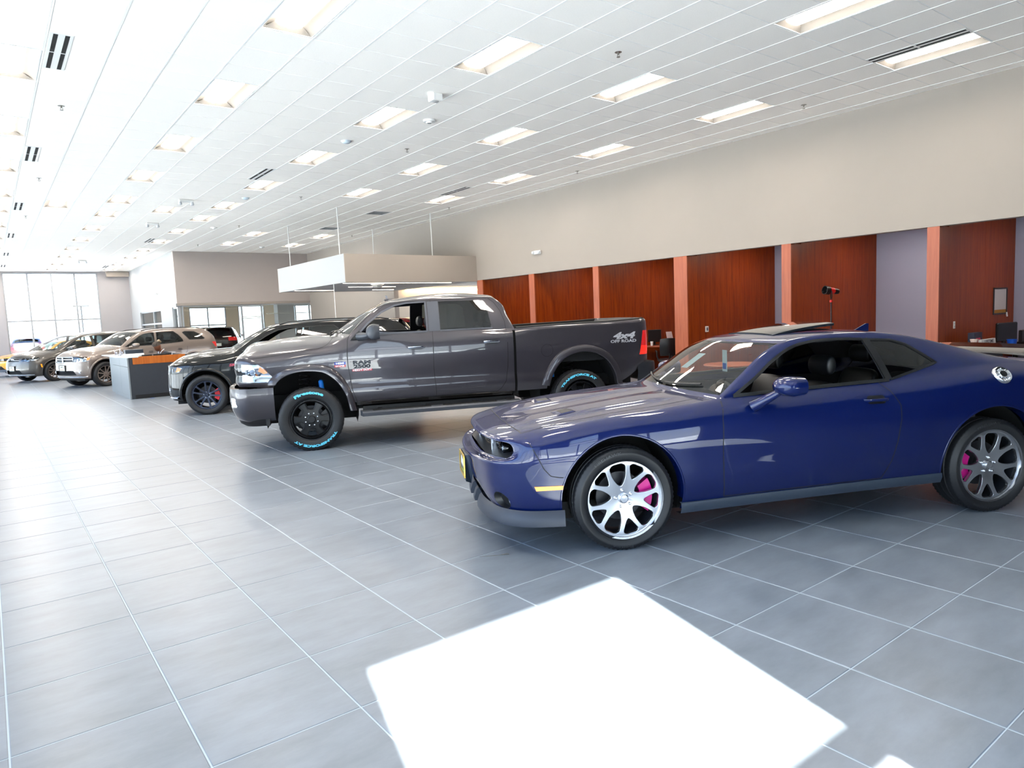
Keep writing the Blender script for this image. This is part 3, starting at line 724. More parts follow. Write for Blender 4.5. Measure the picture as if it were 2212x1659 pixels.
m_disc = mat('brake_disc', '#3a3b3e', .5, .6); m_calR = mat('caliper_red', '#f01028', .35, coat=.5); m_calM = mat('caliper_magenta', '#e0158c', .35, coat=.5); m_calK = mat('caliper_black', '#1a1b1e', .4)
m_amb = mat('amber_lens', '#ff9a1c', .15, coat=1, emit=.25, ecol='#ff8a10'); m_redl = mat('red_lens', '#c00d10', .12, coat=1, emit=.12, ecol='#ff1a10'); m_redb = mat('red_lens_bright', '#ff2414', .12, coat=1, emit=.35, ecol='#ff2814')
m_lamp = mat('lamp_reflector', '#dfe6ee', .08, 1); m_lampc = mat('lamp_lens_clear', '#f2f7ff', .1, 0, coat=1)
m_glassC = glass_mat('car_glass_clear', (.80, .88, .86), 1.25, base=.02); m_glassT = glass_mat('car_glass_tint', (.13, .15, .15), 1.3, base=.02); m_glassM = glass_mat('car_glass_mid', (.45, .52, .52), 1.2, base=.02)
m_lampg = glass_mat('headlamp_cover', (.92, .95, .98), 1.4, base=.03)
m_blackhi = mat('gloss_black', '#030304', .08, coat=1)
m_tl = mat('tyre_letter', '#5fd0ee', .5); m_tldark = mat('tyre_letter_dark', '#2c2d31', .5)
# ------------------------------------------------------------------- wheels
def tyre_mesh(R, w, rr, name='tyre', lug=.006, n=120, chunky=False):
    """lathe about y (outer face +y); R outer radius, rr rim radius"""
    h = w/2; sh = R-.016
    prof = [(rr-.004, -h*.80), (rr+.012, -h*.93), (rr+(R-rr)*.55, -h*1.0), (sh-.012, -h*.95), (sh+.004, -h*.86)]
    ys = np.linspace(-h*.80, h*.80, 5); prof_t = []
    for a, b in zip(ys[:-1], ys[1:]):
        prof_t += [(R, a+.006), (R, b-.006), (R-lug, b-.003), (R-lug, b+.003)]
    prof_t = prof_t[:-2]
    prof += [(R-.004, -h*.82)]+prof_t+[(R-.004, h*.82)]
    prof += [(sh+.004, h*.86), (sh-.012, h*.95), (rr+(R-rr)*.62, h*.995), (rr+(R-rr)*.55, h*1.0), (rr+(R-rr)*.50, h*.998), (rr+.022, h*.95), (rr+.010, h*.90), (rr-.004, h*.80)]
    mb = MB(); L = len(prof); mb.lathe(prof, n, axis='y')
    per = 3 if chunky else 2
    for i in range(n):                                     # lateral grooves in shoulders
        if i % per == 0:
            for q in list(range(4, 8))+list(range(L-12, L-7)):
                v = mb.v[i*L+q]; r = math.hypot(v[0], v[2]); k = (r-lug*(.75 if chunky else .9))/r; mb.v[i*L+q] = (v[0]*k, v[1], v[2]*k)
    return mb.mesh(name, m_tyre, smooth=50)
def ring_text(s, r, a_mid, size, flip=False, spread=1.0, y=0, shear=0, bold=0):
    v, f = text_geo(s, size, shear=shear, bold=bold); out = []
    for p in v:
        rad = r+p[1]*(-1 if flip else 1); a = a_mid+(p[0]/r*spread)*(1 if flip else -1)
        out.append((-rad*math.cos(a), y, rad*math.sin(a)))
    return out, f
def rounded(poly, r=.006, n=3):
    out = []; m = len(poly)
    for i in range(m):
        p0, p, p1 = (np.array(poly[(i-1) % m]), np.array(poly[i]), np.array(poly[(i+1) % m]))
        a = p0-p; b = p1-p; la, lb = np.linalg.norm(a), np.linalg.norm(b); k = min(r, la*.45, lb*.45); A = p+a/la*k; B = p+b/lb*k
        for q in range(n+1): t = q/n; out.append(tuple((1-t)**2*A+2*t*(1-t)*p+t*t*B))
    return out
def polar(r, a): return (r*math.cos(a), r*math.sin(a))
def wheel_set(kind, R, w, rr):
    """returns list of (name, mesh, loc) for a wheel whose outer face looks to +y, centre at origin"""
    out = []; h = w/2; yo = h*.86
    br = MB().lathe([(rr-.002, -h*.85), (rr-.012, -h*.8), (rr-.03, -h*.5), (rr-.034, h*.1), (rr-.02, h*.55), (rr-.011, h*.74), (rr-.009, yo), (rr+.004, yo+.003), (rr+.006, yo-.008)], 72, axis='y')
    holes = []; dish = None; bev = .004
    if kind == 'coupe':
        Ro = rr-.006; n = 5; off = PI/2; face, pocket = m_rimS, m_rimP
        for k in range(n):
            c = off+2*PI*k/n
            holes.append(rounded([polar(.142, c), polar(.175, c+.135), polar(Ro-.034, c+.235), polar(Ro-.018, c+.15), polar(Ro-.018, c-.15), polar(Ro-.034, c-.235), polar(.175, c-.135)], .016, 4))
            m_ = c+PI/n
            holes.append(rounded([polar(.088, m_), polar(.112, m_+.20), polar(.165, m_+.29), polar(Ro-.034, m_+.255), polar(Ro-.018, m_+.14), polar(Ro-.018, m_-.14), polar(Ro-.034, m_-.255), polar(.165, m_-.29), polar(.112, m_-.20)], .022, 4))
        dish = lambda r: -.012-.028*max(0, (.9-r/Ro))**1.2
        nl, lr, hubr, hubm, depth = 5, .058, .034, m_rimS, .030
    elif kind == 'truck':
        Ro = rr-.006; n = 6; face = m_rimB
        for k in range(n):
            c = PI/2+2*PI*k/n
            holes.append(rounded([polar(.132, c+.17), polar(.150, c+.26), polar(Ro-.052, c+.285), polar(Ro-.036, c+.22), polar(Ro-.036, c-.22), polar(Ro-.052, c-.285), polar(.150, c-.26), polar(.132, c-.17)], .018, 4))
        dish = lambda r: -.035+.02*(1-r/Ro)-.03*max(0, r/Ro-.86)*0
        nl, lr, hubr, hubm, depth = 8, .083, .056, m_rimB, .05
    else:
        Ro = rr-.006; n = 10; face = {'srt': m_rimG, 'silver': m_rimBr, 'van': m_rimBr}.get(kind, m_rimS)
        for k in range(n):
            c = PI/2+2*PI*k/n+PI/n; wd = .185 if k % 2 == 0 else .315
            holes.append(rounded([polar(.07, c), polar(.10, c+wd*.62), polar(Ro-.03, c+wd), polar(Ro-.018, c+wd*.7), polar(Ro-.018, c-wd*.7), polar(Ro-.03, c-wd), polar(.10, c-wd*.62)], .012, 3))
        dish = lambda r: -.010-.03*max(0, 1-r/Ro)
        nl, lr, hubr, hubm, depth = 5, .056, .034, face, .028
    v, f = plate_geo([polar(Ro, 2*PI*k/72) for k in range(72)], holes, depth, bev)
    bb = bmesh.new(); V = [bb.verts.new(p) for p in v]
    for q in f:
        try: bb.faces.new([V[i] for i in q])
        except ValueError: pass
    bmesh.ops.triangulate(bb, faces=bb.faces[:])
    for lim in (.06, .034, .022):
        bmesh.ops.subdivide_edges(bb, edges=[e for e in bb.edges if e.calc_length() > lim], cuts=1); bmesh.ops.triangulate(bb, faces=[q for q in bb.faces if len(q.verts) > 3])
    bb.verts.index_update(); v = [tuple(p.co) for p in bb.verts]; f = [tuple(p.index for p in q.verts) for q in bb.faces]; bb.free()
    vv = [(x, yo-.004-depth/2+z+dish(math.hypot(x, y)), y) for x, y, z in v]
    rim = MB(); rim.lathe([(rr-.022, h*.5), (rr-.012, h*.70), (rr-.009, yo), (rr+.004, yo+.003), (rr+.006, yo-.008)], 72, axis='y'); rim.add(vv, [tuple(reversed(q)) for q in f], 0)
    if kind == 'truck':
        rim.lathe([(rr-.03, yo-.01), (rr-.036, yo-.004), (rr-.05, yo-.03), (rr-.055, yo-.055)], 60, axis='y')
        for k in range(6):                                        # raised window borders
            c = PI/2+2*PI*k/6; P = rounded([polar(.120, c+.20), polar(.142, c+.33), polar(Ro-.045, c+.34), polar(Ro-.024, c+.27), polar(Ro-.024, c-.27), polar(Ro-.045, c-.34), polar(.142, c-.33), polar(.120, c-.20)], .02, 4)
            rim.tube([(p[0], yo-.002+dish(math.hypot(*p)), p[1]) for p in P+[P[0]]], .004, 5, caps=False)
    me = rim.mesh('wheel', face, smooth=28); out.append(('wheel', me, (0, 0, 0))); out.append(('rim_barrel', br.mesh('rim_barrel', m_rimP if kind != 'truck' else m_rimB, smooth=30), (0, 0, 0)))
    out.append(('tyre', tyre_mesh(R, w, rr, lug=.009 if kind == 'truck' else .006, chunky=kind == 'truck', n=126 if kind == 'truck' else 140), (0, 0, 0)))
    rd = rr-.105; d = MB().lathe([(.06, -.035), (rd, -.035), (rd+.002, -.022), (rd, -.008), (.085, -.008), (.083, .02), (.0, .02)], 48, axis='y')
    for k in range(0): pass
    out.append(('brake_disc', d.mesh('brake_disc', m_disc, smooth=30), (0, 0, 0)))
    hc_ = MB(); yh = yo-.004+dish(.03)
    hc_.lathe([(0, yh+.020), (hubr*.72, yh+.019), (hubr*.80, yh+.014), (hubr*.84, yh+.018), (hubr, yh+.014), (hubr*1.03, yh-.002), (hubr*1.03, yh-.03)] if kind != 'truck' else [(0, yh+.035), (hubr*.75, yh+.035), (hubr*.8, yh+.03), (hubr*.97, yh+.026), (hubr, yh-.03)], 32, axis='y')
    out.append(('hub_cap', hc_.mesh('hub_cap', hubm, smooth=30), (0, 0, 0)))
    lk = 1.35 if kind == 'truck' else 1; lm = MB().lathe([(0, .016*lk), (.006*lk, .015*lk), (.0095*lk, .010*lk), (.0105*lk, -.012)], 8, axis='y').mesh('lug_nut', m_chrome, smooth=40)
    for k in range(nl):
        a = PI/2+2*PI*k/nl+(PI/nl if kind in ('coupe', 'truck') else 0); out.append(('lug_nut', lm, (lr*math.cos(a), yo-.004+dish(lr)+.001, lr*math.sin(a))))
    cal = {'coupe': m_calM, 'srt': m_calR}.get(kind, m_calK)
    cm = MB(); rc = rr-.075; P = []
    rc -= .02
    for k in range(9): a = -.55+1.1*k/8; P.append(polar(rc+.046, a))
    for k in range(9): a = .55-1.1*k/8; P.append(polar(rc-.045, a*.9))
    cm.prism(P, -.01, .038, 'y'); out.append(('brake_caliper', cm.mesh('brake_caliper', cal, smooth=20), (0, 0, 0)))
    if kind == 'truck':
        y = h*1.0+.0015; rm = rr+(R-rr)*.52; mb = MB()
        mb.add(*ring_text('Firestone', rm+.003, PI/2+.05, .052, y=y, spread=1.95, bold=.003)); out.append(('tyre_lettering', mb.mesh('tyre_lettering', m_tl), (0, 0, 0))); mb = MB(); mb.add(*ring_text('TRANSFORCE AT', rm+.002, -PI/2+.17, .040, y=y, spread=1.95, bold=.0025))
        out.append(('tyre_lettering', mb.mesh('tyre_lettering', m_tl), (0, 0, 0)))
    if kind == 'coupe':
        y = h*1.0+.001; rm = rr+(R-rr)*.6; mb = MB()
        mb.add(*ring_text('Firestone', rm, -PI/2+.35, .036, y=y, spread=1.1)); mb.add(*ring_text('FIREHAWK', rm, 2.40, .032, y=y, spread=1.35))
        out.append(('tyre_lettering', mb.mesh('tyre_lettering', m_tldark), (0, 0, 0)))
    return out
WSETS = {}
def put_wheels(car, kind, R, w, rr, wb, track, steer=0, cal_ang=None, detail_right=True):
    key = (kind, R, w)
    if key not in WSETS: WSETS[key] = wheel_set(kind, R, w, rr)
    for sx_ in (1, -1):
        for sy_ in (1, -1):
            root = None
            for nm, me, loc in WSETS[key]:
                if sy_ < 0 and nm in ('lug_nut', 'hub_cap', 'tyre_lettering'): continue
                if sx_ < 0 and kind == 'x': continue
                o = bpy.data.objects.new(nm, me); COL.objects.link(o)
                if root is None:
                    root = o; o.parent = car; o.location = (sx_*wb/2, sy_*track/2, R-.004); spin = {'coupe': (-25, -39), 'truck': (0, 180)}.get(kind, (8, 30))[0 if sx_ > 0 else 1]*PI/180; o.rotation_euler = (0, spin, (0 if sy_ > 0 else PI)+(steer if sx_ > 0 else 0))
                else:
                    o.parent = root; o.location = loc
                    if nm == 'brake_caliper': o.rotation_euler = (0, (PI-(cal_ang or 0) if sx_*sy_ > 0 else (cal_ang or 0))-spin, 0)
def arch_parts(b, car, cx, r, zc, flare=.012, wr=.03, material=None, R=.36, a0=-.35, inner=.10, pts=None, name='wheel_arch'):
    """arch lip following the body plus dark well"""
    mb = MB(); wl = MB()
    for sg in (1, -1):
        if pts is None:
            n = 40; angs = [a0+(PI-2*a0)*k/n for k in range(n+1)]
            Pi = [(cx+r*math.cos(a), zc+r*math.sin(a)) for a in angs]; Po = [(cx+(r+wr)*math.cos(a), zc+(r+wr)*math.sin(a)) for a in angs]
        else: Pi, Po = pts
        G = []; last = None
        for pi_, po in zip(Pi, Po):
            rows = []; hi = b.on_side(pi_[0], max(pi_[1], .16), sg); ho = b.on_side(po[0], max(po[1], .16), sg)
            if not hi or not ho:
                if last is None: continue
                yi, yo_ = last
            else: yi, yo_ = hi[0].y*sg, ho[0].y*sg; last = (yi, yo_)
            m_ = ((pi_[0]+po[0])/2, (pi_[1]+po[1])/2); yt = max(yi, yo_ - .04)
            rows = [(po[0], sg*(yo_+.001), po[1]), (po[0]*.8+m_[0]*.2, sg*(yo_+flare*.55), po[1]*.8+m_[1]*.2), (m_[0], sg*(yo_+flare), m_[1]), (pi_[0]*.85+m_[0]*.15, sg*(yo_+flare*.98), pi_[1]*.85+m_[1]*.15), (pi_[0], sg*(yo_+flare*.8), pi_[1]), (pi_[0], sg*(yo_-inner), pi_[1])]
            G.append(rows)
        if len(G) > 2: mb.grid(G if sg > 0 else [list(reversed(r_)) for r_ in G])
        rw = r+.02; K = 24; yo2 = .80 if pts is None else .84
        wl.grid([[(cx+rw*math.cos(a), sg*y, zc+rw*math.sin(a)*1.0) for y in (b.sp.get('wy', yo2), .35)] for a in [(-.3)+(PI+.6)*k/K for k in range(K+1)]])
        wl.add([(cx+rw*math.cos(a), sg*.36, zc+rw*math.sin(a)) for a in [(-.3)+(PI+.6)*k/K for k in range(K+1)]], [tuple(range(K+1))])
    split_build(mb, name, material, car, smooth=40, recalc=False); split_build(wl, 'wheel_well', m_well, car, smooth=30, recalc=False)
def seat(mb, x, y, z=.30, hz=1.0, w=.50):
    """one seat facing +x"""
    def blk(P, ya, yb, bev=.03):
        n = len(P); vs = []
        for yy, k in ((ya, .86), (ya+bev, 1), (yb-bev, 1), (yb, .86)):
            cx = sum(p[0] for p in P)/n; cz = sum(p[1] for p in P)/n
            vs += [(cx+(p[0]-cx)*k, yy, cz+(p[1]-cz)*k) for p in P]
        f = [tuple(range(n)), tuple(range(4*n-1, 3*n-1, -1))]
        for q in range(3): f += [(q*n+i, (q+1)*n+i, (q+1)*n+(i+1) % n, q*n+(i+1) % n) for i in range(n)]
        mb.add(vs, f)
    h = w/2
    blk([(x-.25, z), (x+.28, z+.06), (x+.30, z+.15), (x-.20, z+.12)], y-h, y+h)
    blk([(x-.30, z+.02), (x-.18, z+.08), (x-.30, z+.40), (x-.36, z+.66), (x-.44, z+.67), (x-.42, z+.36)], y-h, y+h, .05)
    blk([(x-.37, z+.68), (x-.35, z+.80), (x-.39, z+.87), (x-.45, z+.86), (x-.46, z+.72)], y-.14, y+.14, .03)
def cabin(car, b, x0, x1, yb, zf, zb, seats, dash_x, material=None, wheelr=True, sg_lo=False):
    mb = MB(); mb.box(x0, x1, -yb, yb, zf-.02, zf)
    mb.box(x0, x1, yb-.02, yb, zf, zb); mb.box(x0, x1, -yb, -yb+.02, zf, zb); mb.build('cabin_tub', m_liner, car)
    for k, (x, y, z) in enumerate(seats):
        s = MB(); seat(s, x, y, z); so = s.build('seat', material or m_seat, car, smooth='all'); md = so.modifiers.new('r', 'SUBSURF'); md.levels = 1; md.render_levels = 1 if sg_lo else 2
    d = MB(); P = [(dash_x+.45, zb-.05), (dash_x+.12, zb+.02), (dash_x, zb-.02), (dash_x-.02, zb-.14), (dash_x+.06, zb-.35), (dash_x+.45, zb-.35)]
    d.prism(P, -yb+.02, yb-.02, 'y'); d.build('dashboard', m_liner, car, smooth=30)
    if wheelr:
        w = MB(); c = Vector((dash_x-.14, .37, zb-.06)); ax = Vector((-.9, 0, .42)).normalized(); u = Vector((0, 1, 0)); v = ax.cross(u)
        w.tube([c+(u*math.cos(2*PI*k/28)+v*math.sin(2*PI*k/28))*.185 for k in range(29)], .014, 8, caps=False)
        for a in (0, PI, -PI/2): w.tube([c-ax*.02, c+(u*math.cos(a)+v*math.sin(a))*.18], .013, 6)
        w.tube([c-ax*.02, c-ax*.25], .03, 8); w.build('steering_wheel', m_blk, car, smooth=60)
def mirror_shell(car, base, centre, size, material, arm=None, armr=.03, both=True, ybase=None, name='door_mirror', tilt=0, e=.72):
    for sg in ((1, -1) if both else (1,)):
        mb = MB(); n, m_ = 12, 16; c = Vector((centre[0], centre[1]*sg, centre[2])); sx_, sy_, sz_ = size
        G = []
        for i in range(n+1):
            u = i/n; xx = sx_*(1-2*u); k = math.sqrt(max(0, 1-(1-u)**2.4*1.0)) if u < 1 else 1
            k = math.sqrt(max(0, 1-(1-min(u/.62, 1))**2))*(1-.10*max(0, u-.62)/.38)
            row = []
            for j in range(m_):
                a = 2*PI*j/m_; ca, sa = math.cos(a), math.sin(a)
                row.append((c.x+xx, c.y+sy_*k*math.copysign(abs(ca)**e, ca), c.z+sz_*k*math.copysign(abs(sa)**e, sa)))
            row.append(row[0]); G.append(row)
        mb.grid(G); r_ = G[-1][:-1]; k0 = len(mb.v); mb.add(r_, [tuple(range(m_))]); o = mb.build(name, material, car, smooth=50)
        a = MB(); P = [Vector((p[0], p[1]*sg, p[2])) for p in arm]; a.tube(smooth_line(np.array([tuple(p) for p in P]), 8).tolist(), [armr*(1.25-.5*k/7) for k in range(8)], 10); a.build('mirror_arm', material, car, smooth=60).parent = car
        mg = MB(); mg.add([(c.x-sx_*1.0-.001, c.y+sy_*.86*math.cos(2*PI*j/m_), c.z+sz_*.84*math.sin(2*PI*j/m_)) for j in range(m_)], [tuple(range(m_))]); g_ = mg.build('mirror_glass', m_chrome, o)
def handle_bar(car, b, x, z, L=.2, material=None, sides=(1, -1), recess=True, h=.022, out_=.035):
    for sg in sides:
        hh = b.on_side(x, z, sg)
        if not hh: continue
        p = hh[0]; mb = MB(); K = 10; G = []
        for k in range(K+1):
            t = k/K; xx = x-L/2+L*t; q = b.on_side(xx, z, sg); y = (q[0].y if q else p.y)*sg; lift = out_*math.sin(PI*min(max(t, .0), 1))**.22
            G.append([(xx, sg*(y+lift-.006), z-h*.5), (xx, sg*(y+lift), z-h*.25), (xx, sg*(y+lift), z+h*.35), (xx, sg*(y+lift-.012), z+h*.5), (xx, sg*(y+lift-.016), z), (xx, sg*(y+lift-.006), z-h*.5)])
        mb.grid(G); mb.build('door_handle', material, car, smooth=50)
        if recess:
            r = MB(); P = rounded([(x-L*.36, z-.03), (x+L*.36, z-.03), (x+L*.36, z+.03), (x-L*.36, z+.03)], .025, 4); v = []
            for q in P:
                h_ = b.on_side(q[0], q[1], sg); v.append(tuple(h_[0]+h_[1]*.0015) if h_ else (q[0], p.y, q[1]))
            r.add(v, [tuple(range(len(v)))]); r.build('handle_recess', m_trim, car)
# =================================================================== the coupe
def sm(x, a, b):
    t = min(1, max(0, (x-a)/(b-a))) if b != a else float(x > a); return t*t*(3-2*t)
def hood_bulge(co):
    if .8 < co.x < 2.2 and co.z > .74 and abs(co.y) < .66:
        k = sm(co.x, .8, 1.1)*(1-sm(co.x, 1.95, 2.2)); y = abs(co.y)
        co.z += k*(.012*sm(y, .10, .22)*(1-sm(y, .46, .56)))
def arc_hole(cx, cz, r): return circ(cx, cz, r, 44)
def mesh_lattice(mb, y0, y1, z0, z1, xf, step, r=.0035, inside=None, n=4):
    """diagonal wire lattice on the surface x=xf(y,z)"""
    k = -((z1-z0)/step)-2
    for sgn in (1, -1):
        c = y0-(z1-z0)-step
        while c < y1+(z1-z0)+step:
            P = []; segs = []; m_ = 14
            for q in range(m_+1):
                z = z0+(z1-z0)*q/m_; y = c+sgn*(z-z0)*.9+(0 if sgn > 0 else (z1-z0)*.9)*0
                ok = y0 <= y <= y1 and (inside is None or inside(y, z))
                if ok: P.append((xf(y, z), y, z))
                elif P: segs.append(P); P = []
            if P: segs.append(P)
            for s_ in segs:
                if len(s_) > 1: mb.tube([s_[0], s_[len(s_)//2], s_[-1]] if len(s_) > 2 else s_, r, n, caps=False)
            c += step
def recess(mb, hits, depth, shrink=.9, back=True, dz=1.0):
    P = [h[0] for h in hits]; c = sum(P, Vector())/len(P)
    Q = [Vector((p.x-depth, c.y+(p.y-c.y)*shrink, c.z+(p.z-c.z)*shrink*dz)) for p in P]
    n = len(P); mb.add([tuple(p) for p in P+Q], [(i, (i+1) % n, n+(i+1) % n, n+i) for i in range(n)])
    if back: mb.add([tuple(q) for q in Q]+[tuple(c-Vector((depth, 0, 0)))], [(i, (i+1) % n, n) for i in range(n)])
    return Q
COUPE = dict(
    plan=[(2.47, 0), (2.44, .42), (2.34, .72), (2.17, .86), (1.9, .915), (1.473, .940), (1.05, .942), (.7, .935), (0, .930), (-.65, .938), (-1.05, .955), (-1.473, .965), (-1.95, .95), (-2.25, .91), (-2.42, .80), (-2.52, .45), (-2.55, 0)],
    rows=[dict(z={0: .27, 3: .26, 5: .25, 8: .25, 10: .27, 12: .33, 16: .38}, d={0: .13, 3: .08, 5: .06, 8: .055, 12: .06, 16: .12}),
          dict(z={0: .36, 5: .34, 12: .42, 16: .46}, d={0: .05, 3: .035, 5: .025, 12: .03, 16: .04}),
          dict(z={0: .48, 8: .47, 12: .56, 16: .56}, d={0: .015, 5: .012, 12: .012, 16: .02}),
          dict(z={0: .57, 3: .60, 8: .60, 12: .68, 16: .68}, d={0: .0, 3: .004, 8: .010, 11: .004, 16: 0}),
          dict(z={0: .64, 3: .68, 5: .73, 8: .78, 11: .83, 16: .82}, d={0: .0, 3: .004, 16: 0}),
          dict(z={0: .655, 2: .662, 3: .75, 5: .83, 7: .87, 8: .875, 9: .90, 11: .965, 13: .98, 16: .95}, d={0: .085, 2: .075, 3: .02, 5: .02, 8: .018, 11: .012, 14: .02, 16: .02}),
          dict(z={0: .765, 3: .80, 5: .895, 7: .945, 8: .965, 9: .99, 11: 1.055, 12: 1.06, 14: 1.04, 16: 1.03}, d={0: .075, 2: .06, 3: .05, 5: .05, 8: .06, 10: .055, 11: .05, 13: .05, 16: .04}),
          dict(z={0: .80, 3: .825, 5: .935, 7: 1.00, 8: 1.025, 9: 1.055, 10: 1.10, 11: 1.125, 12: 1.125, 14: 1.09, 16: 1.08}, d={0: .07, 3: .095, 5: .115, 7: .13, 8: .125, 9: .13, 10: .15, 11: .165, 12: .17, 14: .08, 16: .06})],
    end=12, cowl_c=(.82, 1.012), hood=[(2.28, .835), (2.05, .87), (1.6, .93), (1.2, .975)],
    rail=[(.47, .740, 1.165), (.23, .672, 1.325), (.08, .640, 1.378), (-.3, .618, 1.418), (-.75, .605, 1.408), (-1.02, .60, 1.368), (-1.35, .62, 1.285), (-1.7, .68, 1.185)], rA=3, rC=6,
    ws=[(.56, 1.205)], head_c=(.25, 1.395), roof=[(-.15, 1.442), (-.6, 1.442)], rear_c=(-1.12, 1.385), rg=[(-1.55, 1.255)], base_c=(-1.98, 1.145), deck=[(-2.25, 1.13)], bulge=.016, smooth=2, warp=[hood_bulge], res=1.25, hoodp=2.5)
def build_coupe(car, pm, detail=True):
    sp = dict(COUPE)
    if not detail: sp['res'] = .7
    b = Body(sp); sd_ = lambda c: abs(c.y) > .5
    arF, arR = (1.480, .372, .437), (-1.473, .380, .447)
    seams = MB()
    door = [(.69, 1.2), (.705, .99), (.735, .874), (.743, .713), (.738, .48), (.728, .312), (.1, .325), (-.535, .337), (-.602, .466), (-.648, .609), (-.672, .777), (-.672, .885), (-.622, .985), (-.56, 1.06), (-.54, 1.2)]
    bump = [(2.155, .95), (2.135, .82), (2.097, .743), (2.035, .615), (1.99, .563), (1.93, .550), (1.905, .549), (1.7, .549), (1.7, .1), (2.9, .1), (2.9, .95)]
    dwin = [(.585, 1.022), (.401, 1.136), (.227, 1.254), (.047, 1.338), (-.103, 1.368), (-.381, 1.376), (-.560, 1.366), (-.64, 1.062)]
    qwin = [(-.605, 1.362), (-.792, 1.350), (-.914, 1.312), (-1.017, 1.235), (-1.100, 1.165), (-.881, 1.113), (-.682, 1.064)]
    mouth = rounded([(-.76, .775), (-.72, .788), (.72, .788), (.76, .775), (.78, .72), (.74, .675), (.45, .664), (-.45, .664), (-.74, .675), (-.78, .72)], .05, 3)
    lowg = rounded([(-.40, .46), (.40, .46), (.54, .32), (-.54, .32)], .03, 3)
    b.cut(arc_hole(*arF[:2], arF[2]), 'hole', pids=(SK,), where=sd_); b.cut(arc_hole(*arR[:2], arR[2]), 'hole', pids=(SK,), where=sd_)
    b.cut(dwin, 'hole' if detail else 'side_window', pids=(SD,), material=m_glassM if not detail else None)
    b.cut(qwin, 'quarter_window', pids=(SD,), material=m_glassT)
    front = lambda c: c.x > 1.9
    b.cut(mouth, 'hole', 'x', (SK,), front); b.cut(lowg, 'hole', 'x', (SK,), front)
    if detail:
        for sg in (1, -1): b.cut([(sg*(.70+.062*math.cos(a)), .375+.062*math.sin(a)) for a in [2*PI*k/20 for k in range(20)]], 'hole', 'x', (SK,), lambda c: c.x > 1.9 and c.y*sg > 0)
        b.cut(bump, 'front_bumper', pids=(SK,), where=lambda c: c.x > 1.6)
        b.cut(door, 'door', pids=(SK,), where=sd_)
        b.cut([(.80, -.66), (1.1, -.69), (1.6, -.70), (2.15, -.71), (2.185, 0), (2.15, .71), (1.6, .70), (1.1, .69), (.80, .66), (.5, .3), (.5, -.3)], 'hood', 'z', (HD,))
        b.seam(seams, [(a, z) for a, z in door if z < 1.1]); b.seam(seams, [p for p in bump[:7] if p[1] < .85], w=.006)
        b.seam(seams, [(.80, .66), (1.1, .69), (1.6, .70), (2.15, .71), (2.18, .4), (2.185, 0)], 'top', w=.007)
        b.seam(seams, [(-1.92, .62), (-2.4, .66)], 'top', w=.006)
        split_build(seams, 'panel_seam', m_seam, car, recalc=False)
    b.mark((WG,), 'windshield', m_glassC); b.mark((RG,), 'rear_window', m_glassT)
    trim = MB()
    for sg in (1, -1):
        pr = [(-.010, .000), (-.010, .006), (.010, .006), (.010, .0)]
        b.ribbon(trim, b.drape(dwin[:7], 'side', sg, curve=True), prof=[(-.012, .0), (-.012, .008), (.010, .008), (.010, .0)])
        b.ribbon(trim, b.drape([(.60, 1.018), (0, 1.040), (-.66, 1.060)], 'side', sg), prof=[(-.014, .0), (-.014, .010), (.012, .010), (.012, .0)])
        b.ribbon(trim, b.drape(qwin+[qwin[0]], 'side', sg), prof=[(-.009, .0), (-.009, .007), (.010, .007), (.010, .0)])
        b.ribbon(trim, b.drape([(-.575, 1.370), (-.662, 1.060)], 'side', sg), prof=[(-.026, .0), (-.026, .010), (.026, .010), (.026, .0)])
    split_build(trim, 'window_trim', m_rub, car, smooth=30, recalc=False)
    arch_parts(b, car, arF[0], arF[2], arF[1], .004, .014, pm, a0=-.10); arch_parts(b, car, arR[0], arR[2], arR[1], .004, .014, pm, a0=-.12)
    # lower dark mouldings
    Sb = b.T  # placeholder
    lip = MB(); S0 = b.S[0]; S1 = b.S[5]; iN = b.I[4]+1; rowL = []
    for k in range(iN):
        t = np.array(S0[min(k+1, iN)])-np.array(S0[max(k-1, 0)]); n = np.array([t[1], -t[0]]); n = n/np.linalg.norm(n)
        if n[0] < 0 and k < b.I[3]: n = -n
        if k == 0: n = np.array([1., 0])
        if n[1] < 0: n = -n
        x, y = S0[k][:2]; P = lambda o_, z: (x+n[0]*o_, max(0, y+n[1]*o_), z)
        rowL.append([P(.045, .318), P(.062, .300), P(.082, .245), P(.080, .212), P(.03, .205)])
    lip.grid([[(p[0], -p[1], p[2]) for p in r] for r in reversed(rowL)][:-1]+rowL)
    lip.build('front_spoiler', mat('spoiler_grey', '#2b313d', .5), car, smooth=40, recalc=False)
    rk = MB()
    for sg in (1, -1):
        G = []
        for k in range(30):
            x = 1.06-2.10*k/29; h = b.on_side(x, .345, sg); y = h[0].y*sg if h else .9
            zt_ = .300+(.76-x)*.022
            G.append([(x, sg*(y-.03), zt_+.004), (x, sg*(y+.003), zt_), (x, sg*(y+.006), zt_-.03), (x, sg*(y-.012), zt_-.075), (x, sg*(y-.10), zt_-.085)])
        rk.grid(G)
    split_build(rk, 'rocker_sill', mat('rocker_grey', '#2e3846', .5), car, smooth=40, recalc=False)
    # mouth
    hits = [h for h in (b.on_front(y, z) for y, z in mouth) if h]
    mo = MB(); Q = recess(mo, hits, .13, .93, dz=.86); mo.build('grille_recess', mat('grille_shell', '#22262c', .45), car, smooth=50, recalc=False)
    xg = lambda y: Q[0].x*0+(2.315-.55*abs(y)**2.2)
    gr = MB(); mesh_lattice(gr, -.46, .46, .635, .765, lambda y, z: xg(y)-.02, .022, .0028); gr.build('grille_mesh', m_blackhi, car)['kind'] = 'stuff'
    fr = MB(); P = [(-.36, .645), (.36, .645), (.36, .765), (-.36, .765)]
